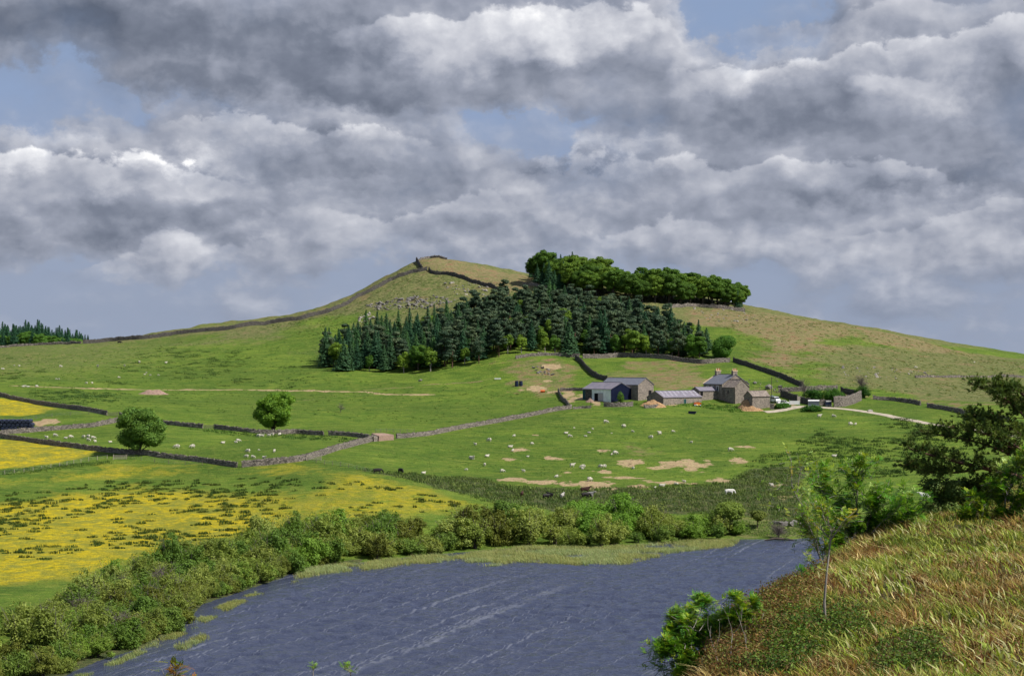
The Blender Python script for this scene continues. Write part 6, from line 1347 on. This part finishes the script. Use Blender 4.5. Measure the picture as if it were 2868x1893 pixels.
# ---------------------------------------------------------------- the near bank the photographer stands on
EDGE = np.array([(-6, -60), (-4, -10), (-2.6, 4), (0.2, 16), (2.2, 27), (3.9, 36), (6.2, 46), (9.0, 54.6), (12.3, 64), (15.4, 68.5), (22.9, 83), (34, 97), (60, 110), (120, 120), (170, 60), (160, -60)])
def HB(X, Y):
    X = np.asarray(X, float); Y = np.asarray(Y, float); s_ = sdist(X, Y, EDGE)
    z = ZC - 1.75 - 4.35 * (1 - np.exp(-np.clip(Y, -5, 200) / 18.0)) + .062 * np.clip(X - 6, 0, 60) * sstep(Y, 20, 50)
    z = z + (fbm(X / 6 + 3, Y / 6, 3) - .5) * .7 * sstep(Y, 10, 30) + (fbm(X / 1.6, Y / 1.6, 2) - .5) * .22
    t = np.clip(3.2 - s_, 0, None); z = z - .045 * np.minimum(t, 3.2) ** 2 - 1.35 * np.clip(-s_, 0, None) - .02 * np.clip(-s_, 0, 12) ** 2
    return np.maximum(z, -3)
ux = np.unique(np.r_[np.linspace(-60, -8, 30), np.linspace(-8, 34, 190), np.linspace(34, 190, 60)]); uy = np.unique(np.r_[np.linspace(-60, 8, 40), np.linspace(8, 100, 330), np.linspace(100, 160, 40)])
BX, BY = np.meshgrid(ux, uy, indexing='ij'); BZ = HB(BX, BY); i, j = np.meshgrid(np.arange(len(ux) - 1), np.arange(len(uy) - 1), indexing='ij'); n1 = len(uy)
mb = MB(); mb.add(np.stack([BX, BY, BZ], -1).reshape(-1, 3), np.stack([i * n1 + j, (i + 1) * n1 + j, (i + 1) * n1 + j + 1, i * n1 + j + 1], -1).reshape(-1, 4))
m_, t, b_, _ = newmat('bank_turf'); v = pos(t); n1_, n2_ = t.noise(v, .35, 4, .6), t.noise(v, 3.5, 5, .7)
c_ = t.mix(t.sm(n1_, .4, .6), (.08, .05, .022), (.045, .055, .014)); c_ = t.mix(t.sm(n2_, .45, .65), c_, (.045, .035, .018)); t.l.new(c_, b_.inputs[0]); bump(t, b_, n2_, .3, .8); M['bank'] = m_  # turf colours kept dark, with the shade between tufts put into them
tag(mb.obj('bank', M['bank'], None, True), kind='structure')
# grass and heather over the part in view
rg = np.random.default_rng(77)
def bank_pts(n, y0=24, y1=100, power=1.0):
    y = y0 + (y1 - y0) * rg.random(n) ** power; px = 1700 + 1300 * rg.random(n); x = (px - 1434) / F * y
    s_ = sdist(x, y, EDGE); k = s_ > -3.5; x, y, s_ = x[k], y[k], s_[k]; z = HB(x, y); qx, qy = project(x, y, z); k = (qy < 2000) & (qx > 1750) & (qx < 2960)
    return x[k], y[k], z[k], s_[k]
STR = [(.22, .120, .045), (.30, .19, .07), (.40, .30, .11), (.14, .065, .028), (.50, .42, .19)]
GRN = [(.12, .18, .025), (.19, .25, .035), (.28, .32, .05), (.07, .12, .02), (.40, .42, .12)]
CUSH = [np.array(q_, float) * 1.20707 for q_ in ([(1660, 1568), (1690, 1410), (1800, 1345), (1930, 1300), (1900, 1400), (1830, 1440), (1760, 1568)], [(1750, 1568), (1830, 1440), (1960, 1420), (2060, 1470), (1900, 1500), (1850, 1568)], [(2040, 1568), (2060, 1490), (2180, 1480), (2200, 1568)])]
def cushy(x, y, z):
    qx, qy = project(x, y, z); m_ = np.zeros(len(x))
    for P_ in CUSH: m_ = np.maximum(m_, sstep(sdist(qx, qy, P_) + (fbm(x * 1.3, y * 1.3, 2) - .5) * 60, -10, 25))
    return np.maximum(m_, sstep(fbm(x / 1.8 + 31, y / 2.4, 3), .60, .66))
def tone(x, y, s_, n):
    f_ = fbm(x / 3.2, y / 5.0, 3); g2 = fbm(x / .9 + 40, y / 1.3, 2); grn = sstep(f_ + (g2 - .5) * .7 + rg.normal(size=n) * .09, .40, .58)
    pick = rg.integers(0, 5, n); a = np.array(STR)[pick]; b2 = np.array(GRN)[rg.integers(0, 5, n)]
    c_ = np.where((rg.random(n) < grn)[:, None], b2, a); 
    return c_ * (.75 + .5 * rg.random((n, 1)))
x, y, z, s_ = bank_pts(30000); kq = rg.random(len(x)) > .80 * cushy(x, y, z); x, y, z, s_ = x[kq], y[kq], z[kq], s_[kq]; nt_ = len(x); per_t = rg.integers(6, 16, nt_); ti = np.repeat(np.arange(nt_), per_t); n = len(ti); mb = MB()
ax_, ay_ = x[ti] + rg.normal(size=n) * .09, y[ti] + rg.normal(size=n) * .09; tz = HB(ax_, ay_); tcol = tone(x, y, s_, nt_)
big_ = (fbm(x / 2.2 + 9, y / 2.2, 3) > .5)[ti]; hgt = (.08 + .19 * rg.random(n)) * (.6 + .8 * rg.random(nt_)[ti]) * np.where(big_, 1.35, .9)
wd2 = np.where(rg.random(n) < .34, .044, .020) * (ay_ / 50) ** .3; tl = rg.normal(size=(nt_, 2)) * .30 + np.array([-.30, 0])
cc = tcol[ti] * (.45 + 1.05 * rg.random((n, 1))); cc = np.where((rg.random(n) < .22)[:, None], tone(ax_, ay_, None, n), cc)
lean_ = tl[ti]; bs_ = np.stack([ax_, ay_, tz - .03], -1)
class _R:                                                  # a generator whose lean varies from tuft to tuft
    def __init__(s, r): s.r = r
    def random(s, *a): return s.r.random(*a)
    def normal(s, size=None): return s.r.normal(size=size) + (lean_ / .42 if size == (n, 2) else 0)
blades(mb, bs_, hgt, wd2, _R(rg), (0, 0), .42, cc, 0, .12)
x, y, z, s_ = bank_pts(70000); n2 = len(x); blades(mb, np.stack([x, y, z - .03], -1), .07 + .10 * rg.random(n2), .022, rg, (-.1, 0), .5, np.array([(.10, .05, .025), (.16, .09, .04), (.07, .09, .02), (.12, .14, .03)])[rg.integers(0, 4, n2)], 0, .4)
tag(mb.obj('bank_grass', M['blades'], None, False, True), 'tangled tan and green grass covering the near bank', 'grass', kind='stuff')
# broad pale sedge leaves standing out
x, y, z, s_ = bank_pts(15000); k = fbm(x / 4, y / 4, 2) > .44; x, y, z = x[k], y[k], z[k]; n = len(x); mb = MB()
cc = np.array([(.36, .42, .10), (.26, .36, .05), (.50, .48, .24)])[rg.integers(0, 3, n)]; blades(mb, np.stack([x, y, z], -1), .16 + .22 * rg.random(n), .055, rg, (-.40, 0), .4, cc, 0, .15)
tag(mb.obj('bank_sedge', M['blades'], None, False, True), 'broad bright sedge leaves among the bank grass', 'grass', kind='stuff')
# heather and bilberry cushions
def cushions(n, region, size, pal, name, label, seed, dn=620):
    r_ = np.random.default_rng(seed); mb = MB(); k = 0
    while k < n:
        y_ = r_.uniform(28, 70); px = r_.uniform(1780, 2900); x_ = (px - 1434) / F * y_; s_ = float(sdist(np.array([x_]), np.array([y_]), EDGE)[0]); z_ = float(HB(x_, y_)); qx, qy = project(x_, y_, z_)
        if not region(float(qx), float(qy), s_): continue
        k += 1; a_, h_ = size * r_.uniform(.6, 1.3), size * r_.uniform(.5, .9); m2 = int(dn * a_ * a_); d_ = sph(m2, r_); d_[:, 2] = np.abs(d_[:, 2])
        p = np.array([x_, y_, z_ + .02]) + d_ * np.array([a_, a_, h_]) * (.55 + .45 * r_.random((m2, 1)))
        leafcards(mb, p, d_ + r_.normal(size=(m2, 3)) * .7, .036, .075, r_, 0, np.array(pal)[r_.integers(0, len(pal), m2)] * (.7 + .6 * r_.random((m2, 1))))
    tag(mb.obj(name, M['blades'], None, False, True), label, 'ground cover', kind='stuff')
VV = lambda qx, qy: (qx / 1.207, qy / 1.207)
def in_v(poly): 
    P_ = np.array(poly, float) * 1.20707; return lambda qx, qy, s_: sdist(np.array([qx]), np.array([qy]), P_)[0] > 0
cushions(200, in_v([(1680, 1568), (1700, 1410), (1800, 1350), (1910, 1320), (1900, 1390), (1830, 1440), (1760, 1568)]), .62, [(.16, .085, .035), (.24, .14, .05), (.10, .06, .025), (.12, .14, .03), (.16, .18, .04)], 'heather', 'dark russet heather along the lip of the bank', 5)
cushions(210, in_v([(1750, 1568), (1830, 1440), (1960, 1420), (2060, 1470), (1900, 1500), (1850, 1568)]), .5, [(.05, .11, .018), (.09, .17, .025), (.15, .22, .035), (.04, .07, .012), (.12, .08, .03)], 'bilberry', 'fresh green bilberry on the lower bank', 6)
cushions(90, in_v([(2040, 1568), (2060, 1490), (2180, 1480), (2200, 1568)]), .45, [(.05, .10, .015), (.10, .18, .03), (.15, .20, .04), (.10, .06, .03)], 'bilberry', 'green bilberry patch near the bottom right of the bank', 7)
cushions(420, lambda qx, qy, s_: s_ > -2 and fbm(np.array([qx / 70.]), np.array([qy / 40.]), 2)[0] > .52, .30, [(.16, .09, .04), (.10, .13, .03), (.22, .14, .06)], 'heather', 'small heather tufts spread over the bank', 8)

# ---------------------------------------------------------------- near shrubs with real leaves
def grow(base, dirn, length, radius, depth, rg, mb, tips, spread=.7, kids=3, up=.15, shrink=.68, wob=.12):
    """recursive tapered branch; collects (point, direction) where leaves grow"""
    k = 4; pts = [np.array(base, float)]; d_ = np.array(dirn, float); d_ /= np.linalg.norm(d_)
    for i in range(k):
        d_ = d_ + rg.normal(size=3) * wob + np.array([0, 0, up * .3]); d_ /= np.linalg.norm(d_); pts.append(pts[-1] + d_ * length / k)
        if depth <= 1: tips.append((pts[-1].copy(), d_.copy()))
    tube(mb, pts, np.linspace(radius, radius * .62, k + 1), 5 if radius > .012 else 3, cap=False)
    if depth > 0:
        for c_ in range(kids):
            i = rg.integers(2, k + 1) if c_ else k; nd = d_ + sph(1, rg)[0] * spread; nd[2] += up
            grow(pts[i], nd, length * shrink * rg.uniform(.75, 1.2), radius * .55, depth - 1, rg, mb, tips, spread, kids, up, shrink, wob)
def pinnate(mb, tips, rg, n_per=3, L=.17, cols=None, pairs=5, wdt=.30):
    """feather leaves: paired leaflets along a stalk"""
    P_, N_, T_, C_ = [], [], [], []
    for p, d_ in tips:
        base_c = np.array(cols[rg.integers(len(cols))])
        for q_ in range(n_per):
            t = d_ * .5 + sph(1, rg)[0]; t[2] = t[2] * .5 + .12; t /= np.linalg.norm(t); s_ = np.cross(t, [0, 0, 1.]); s_ /= np.linalg.norm(s_) + 1e-9; nn = np.cross(s_, t); l_ = L * rg.uniform(.7, 1.25)
            cc = base_c * rg.uniform(.75, 1.3)
            for k in range(pairs):
                f_ = .28 + .72 * k / (pairs - 1); c0 = p + t * l_ * f_ - np.array([0, 0, .15 * l_ * f_ * f_])
                for sd_ in ((-1, 1) if k < pairs - 1 else (0,)):
                    ld = s_ * sd_ * .9 + t * (.45 if sd_ else 1); P_.append(c0); T_.append(ld * l_ * wdt); N_.append(nn); C_.append(cc)
    P_, T_, N_, C_ = map(np.array, (P_, T_, N_, C_)); W_ = np.cross(N_, T_) * .27; dz_ = N_ * 0
    vv = np.stack([P_, P_ + T_ * .5 + W_, P_ + T_, P_ + T_ * .5 - W_], 1).reshape(-1, 3); mb.add(vv, np.arange(len(vv)).reshape(-1, 4), 0, np.repeat(C_, 4, 0))
GR = [(.8, .95, .8), (1.0, 1.0, 1.0), (.55, .8, .7), (1.25, 1.1, 1.0)]; YL = [(1.7, 1.15, .8), (2.2, 1.0, .9), (1.4, 1.15, .9), (2.6, 1.7, 3.2)]; WH = [(2.4, 1.7, 4.5)]
def rowan(name, px, py, d_, stems, label, cat, cols, seed, L=.17, n_per=3, depth=3, bark='pale_bark', z=None, mat='rowan', kids=3, spread=.7, parent_up=.15, fill_=3.0, vs=1.0):
    stems = [(a_, b_ * vs, c_, d2) for a_, b_, c_, d2 in stems]
    """stems: list of (dx_px, dy_px) where each main stem should reach, from a root at photo (px,py), distance d_"""
    r_ = np.random.default_rng(seed); p0 = at_d(px, py, d_); 
    if z is None: z = float(HB(p0[0], p0[1]))
    root = thing(name, (p0[0], p0[1], z), 0, label, cat); sm = MB(); tips = []; sc2 = d_ / F
    for (dx_, dy_, rad, br) in stems:
        tgt = np.array([dx_ * sc2, r_.normal() * .5, (p0[2] - z) - dy_ * sc2]); st = np.array([r_.normal() * .06, r_.normal() * .06, -.15]); mid = st * .45 + tgt * .55 + r_.normal(size=3) * .08 + np.array([0, 0, .05 * np.linalg.norm(tgt)])
        tt = np.linspace(0, 1, 9)[:, None]; cv = (1 - tt) ** 2 * st + 2 * tt * (1 - tt) * mid + tt ** 2 * tgt; cv = cv + r_.normal(size=cv.shape) * .02
        tube(sm, cv, np.linspace(rad, rad * .35, 9), 6)
        for q_ in range(br):
            i = r_.integers(3, 9) if q_ else 8; dd = cv[min(i, 8)] - cv[max(i - 2, 0)]; dd = dd / (np.linalg.norm(dd) + 1e-9) + sph(1, r_)[0] * .8; dd[2] += .25
            grow(cv[i], dd, np.linalg.norm(tgt - st) * r_.uniform(.16, .28), rad * .4, depth - 2, r_, sm, tips, spread, kids, parent_up)
    for (dx_, dy_, rad, br) in stems:                       # twigs that fill the crown between the main stems
        tgt = np.array([dx_ * sc2, 0, (p0[2] - z) - dy_ * sc2])
        for q_ in range(int(br * fill_)):
            c0 = tgt + r_.normal(size=3) * np.array([.26, .22, .20]) * np.linalg.norm(tgt) ** .5; dd = sph(1, r_)[0]; dd[2] = abs(dd[2]) * .6 + .1; s0 = c0 - dd * .35
            tube(sm, [s0, (s0 + c0) / 2 + .02, c0], [.008, .006, .003], 3, cap=False); tips += [(c0, dd), ((s0 + c0) / 2, dd)]
    sm.obj('stems', M[bark], root, True); lm = MB()
    # paler leaf tints mixed in at the very top, plain tints below
    zz = np.array([t[0][2] for t in tips]); hi = np.quantile(zz, .86); a = [t for t in tips if t[0][2] <= hi]; b2 = [t for t in tips if t[0][2] > hi]
    pinnate(lm, a, r_, n_per, L, cols); pinnate(lm, b2, r_, n_per, L, cols + WH + YL[:1]); lm.obj('leaves', M[mat], root, False, True); return root
# rowan beside the slim stem: crown columns 1850-2130 (view), rooted just over the crest
rowan('rowan_bush', 2390, 1560, 62, [(-70, -220, .05, 9), (10, -270, .05, 10), (70, -200, .05, 9), (140, -150, .04, 9), (-20, -150, .045, 9), (60, -110, .04, 9), (-40, -60, .04, 10), (30, -40, .04, 10), (105, -80, .04, 10), (-60, -15, .03, 9), (0, -10, .03, 9), (70, -30, .03, 10), (20, -90, .03, 10), (-75, -120, .04, 7), (110, -180, .03, 5)],
      'leafy green rowan bush standing above the crest of the near bank', 'shrub', GR, 3, n_per=3, depth=3, L=.26, vs=.80, fill_=3.0)
rowan('rowan_bush', 2320, 1545, 60, [(-105, -190, .035, 6), (-60, -80, .03, 8), (-30, -30, .03, 6), (-15, -110, .03, 6)], 'small rowan with a long bare branch reaching left over the lake head', 'shrub', GR + YL, 4, n_per=3, depth=3)
# slim sapling with its own crown
r_ = np.random.default_rng(8); d_ = 38.0; p0 = at_d(2313, 1742, d_); root = thing('rowan_sapling', (p0[0], p0[1], float(HB(p0[0], p0[1]))), 0, 'slim pale sapling stem with a small yellowish crown, growing from the bank', 'sapling')
sm = MB(); zt = at_d(2325, 1490, d_)[2] - root.location.z; cv = [(0, 0, -.2), (-.03, 0, zt * .3), (.02, 0, zt * .6), (.12, 0, zt)]; tube(sm, cv, [.034, .028, .022, .016], 6); tips = []
for q_ in range(11): dd = sph(1, r_)[0]; dd[2] = abs(dd[2]) + .4; grow((.12 * (1 if q_ < 8 else .9), 0, zt * (1 if q_ < 8 else .93)), dd, .46, .014, 1, r_, sm, tips, .9, 2)
grow((-.02, 0, zt * .62), (-1, 0, .25), .35, .01, 1, r_, sm, tips, .6, 2)
sm.obj('stems', M['pale_bark'], root, True); lm = MB(); pinnate(lm, tips, r_, 4, .14, YL + YL + GR); lm.obj('leaves', M['rowan'], root, False, True)
# rowan at the bottom, left of the bank
rowan('rowan_bush', 2005, 1915, 40, [(-125, -110, .035, 9), (-60, -150, .03, 9), (20, -200, .025, 8), (70, -235, .025, 7), (-10, -110, .03, 9), (-80, -50, .03, 8), (20, -60, .03, 8), (-100, -170, .02, 6), (50, -130, .02, 7), (-40, -10, .03, 8), (-20, -225, .02, 5)],
      'bright green rowan bush over the water at the bottom of the bank', 'shrub', GR + YL[:1], 9, n_per=4, depth=4, L=.155, spread=.8, fill_=4.5, vs=.80)
# yellow-green rowan on the right, in front of the pine
rowan('rowan_bush', 2800, 1500, 62, [(-90, -60, .04, 8), (-60, -110, .04, 8), (-10, -150, .04, 9), (40, -200, .04, 8), (70, -225, .035, 7), (-70, -30, .04, 7), (60, -120, .04, 8), (0, -70, .04, 8), (90, -150, .04, 8)],
      'yellow-green rowan bush in front of the pine at the right edge', 'shrub', YL[:1] + YL[2:3] + GR, 12, n_per=3, depth=3, L=.24, vs=.85, fill_=2.4)
# small bush dark
cm = MB(); r_ = np.random.default_rng(14); p0 = at_d(2640, 1475, 66); zb = float(HB(p0[0], p0[1])); root = thing('juniper_bush', (p0[0], p0[1], zb), 0, 'small dark bush on the crest between the white cow and the yellow-green rowan', 'shrub')
lb = [(r_.uniform(-.6, .6), r_.uniform(-.4, .4), r_.uniform(.1, 1.15), r_.uniform(.22, .4), .8) for _ in range(22)]; lobed(cm, lb, 260, .07, r_); c_ = link('foliage', cm.mesh('foliage', M['pine_near'], False, True), root)
sm = MB(); 
for k in range(5): tube(sm, [(0, 0, -.3), (r_.uniform(-.4, .4), 0, .8)], [.04, .015], 4)
sm.obj('stems', M['bark'], root)
# Scots pine: trunk out of frame, layered limbs reaching left
r_ = np.random.default_rng(15); D = 66.0; p0 = at_d(2925, 1480, D); zb = float(HB(p0[0], p0[1])); root = thing('scots_pine', (p0[0], p0[1], zb), 0, 'dark Scots pine reaching in from the right edge with long level limbs', 'tree')
def rel(px, py, dy=0.0): q_ = at_d(px, py, D + dy); return q_ - np.array([p0[0], p0[1], zb])
tm = MB(); tube(tm, [(0, 0, -.4), (.1, 0, 2.5), (-.1, 0, 5), (.1, .1, 7.8), (.1, 0, 10)], [.22, .18, .15, .10, .04], 10); tm.obj('trunk', M['pine_bark'], root, True)
LIMB = [((2900, 1350), (2760, 1305), (2640, 1290), (2545, 1255), .11, 1), ((2900, 1330), (2830, 1255), (2740, 1230), (2600, 1215), .07, 1), ((2760, 1310), (2680, 1325), (2620, 1335), (2570, 1310), .05, 1), ((2905, 1250), (2850, 1200), (2790, 1180), (2730, 1175), .06, 1),
        ((2905, 1210), (2860, 1150), (2810, 1100), (2750, 1085), .06, 1), ((2905, 1160), (2880, 1110), (2830, 1060), (2800, 1110), .06, 1), ((2900, 1290), (2830, 1230), (2780, 1215), (2700, 1205), .05, 1), ((2900, 1420), (2820, 1390), (2760, 1385), (2700, 1400), .04, 1), ((2840, 1330), (2780, 1360), (2740, 1380), (2690, 1375), .035, 1)]
bmh = MB(); nd = MB(); tuft = []
for a_, b2, c2, e2, rad, _ in LIMB:
    dy = r_.normal() * .5; P4 = [rel(*a_), rel(*b2, dy * .4), rel(*c2, dy * .8), rel(*e2, dy)]; tt = np.linspace(0, 1, 14)[:, None]
    cv = (1 - tt) ** 3 * P4[0] + 3 * tt * (1 - tt) ** 2 * P4[1] + 3 * tt ** 2 * (1 - tt) * P4[2] + tt ** 3 * P4[3]; tube(bmh, cv, np.linspace(rad, rad * .25, 14), 6)
    for q_ in range(30):
        i = r_.integers(3, 14); d3 = sph(1, r_)[0]; d3[2] = abs(d3[2]) * .5; d3[0] -= .3; l_ = r_.uniform(.25, .62) * (1.15 - i / 22)
        m2 = cv[i] + d3 * l_ * .5 + r_.normal(size=3) * .05; e3 = cv[i] + d3 * l_ + np.array([0, 0, .1]); tube(bmh, [cv[i], m2, e3], [.016, .011, .006], 4, cap=False)
        for s2 in np.linspace(.35, 1.0, 5): tuft.append((cv[i] * (1 - s2) + e3 * s2 + r_.normal(size=3) * .07, d3))
        for w2 in range(3):
            sdv = d3 + sph(1, r_)[0] * .9; st = m2 + (e3 - m2) * r_.random(); en = st + sdv * .28; tube(bmh, [st, en], [.007, .004], 3, cap=False); tuft += [(st + (en - st) * .6, sdv), (en, sdv)]
bmh.obj('limbs', M['pine_bark'], root, True)
C_, T_, K_ = [], [], []
for p, d3 in tuft:
    n_ = 20; dd = sph(n_, r_) + np.array(d3) * .9 + np.array([0, 0, .35]); dd /= np.linalg.norm(dd, axis=1)[:, None]; C_.append(np.repeat(p[None], n_, 0)); T_.append(dd * r_.uniform(.09, .16, (n_, 1))); K_.append(np.repeat(np.array([[1, 1, 1]]) * r_.uniform(.7, 1.35), n_, 0))
C_, T_, K_ = map(np.concatenate, (C_, T_, K_)); W_ = np.cross(T_, sph(len(T_), r_)); W_ /= np.linalg.norm(W_, axis=1)[:, None] + 1e-9; W_ *= .014
nd.add(np.stack([C_ - W_, C_ + W_, C_ + T_ + W_ * .4, C_ + T_ - W_ * .4], 1).reshape(-1, 3), np.arange(4 * len(C_)).reshape(-1, 4), 0, np.repeat(K_, 4, 0)); nd.obj('needles', M['pine_near'], root, False, True)
# dead stems in front of the bottom rowan
r_ = np.random.default_rng(16); root = None
for k, (a, b2) in enumerate([(2012, 1900), (2045, 1905), (2095, 1900)]):
    p0 = at_d(a, b2, 36.0); zb = float(HB(p0[0], p0[1])); sm = MB(); tips = []; grow((0, 0, -.1), (r_.normal() * .3 - .15, 0, 1), .42 + .15 * r_.random(), .012, 2, r_, sm, tips, .55, 2, .25)
    o = link('dead_sapling', sm.mesh('dead_sapling', M['pale_bark'], True), None, (p0[0], p0[1], zb + .2)); tag(o, ['leftmost of the three pale dead saplings at the bottom of the bank', 'middle one of the three pale dead saplings at the bottom of the bank', 'rightmost of the three pale dead saplings at the bottom of the bank'][k], 'dead sapling', 'pale dead saplings')
# sprigs that rise into the bottom of the picture, and small seedlings on the lip
def sprig(px, py_top, d_, label, cols, seed, py_root=2010, L=.12, n=9, name='rowan_sprig', crown=.3):
    r2 = np.random.default_rng(seed); top = at_d(px, py_top, d_); x_, y_ = top[0], top[1]; s_ = float(HB(x_, y_)); s_ = max(s_, -3); root = thing(name, (x_, y_, s_), 0, label, 'sprig'); hh = top[2] - s_; sm = MB(); tips = []
    tube(sm, [(0, 0, -.2), (.03, 0, hh * .5), (0, 0, hh - crown * .5)], [max(.012, hh * .008), max(.010, hh * .006), .006], 6)
    for q_ in range(n): dd = sph(1, r2)[0]; dd[2] = abs(dd[2]) + .3; grow((0, 0, hh - crown * .6), dd, crown * .6, .005, 0, r2, sm, tips, .8, 2)
    sm.obj('stems', M['pale_bark'], root, True); lm = MB(); pinnate(lm, tips, r2, 2, L, cols); lm.obj('leaves', M['rowan'], root, False, True)
sprig(480, 1855, 22, 'reddish sprig poking up at the bottom left of the lake', [(2.4, .55, .9), (1.6, .8, .9), (.9, .8, .7)], 1, L=.13, n=12, crown=.45)
sprig(877, 1858, 22, 'pale bud on a thin stem at the bottom centre', [(1.5, 1.2, 1.2), (2.0, 1.5, 2.5)], 2, L=.06, n=4, crown=.14)
sprig(982, 1855, 22, 'small light green sprig at the bottom centre', [(1.2, 1.0, .9), (1.0, .9, .7)], 3, L=.08, n=5, crown=.2)
sprig(2245, 1588, 48, 'small dark seedling standing on the lip of the bank', [(.6, .8, .7)], 4, L=.14, n=6, crown=.3)
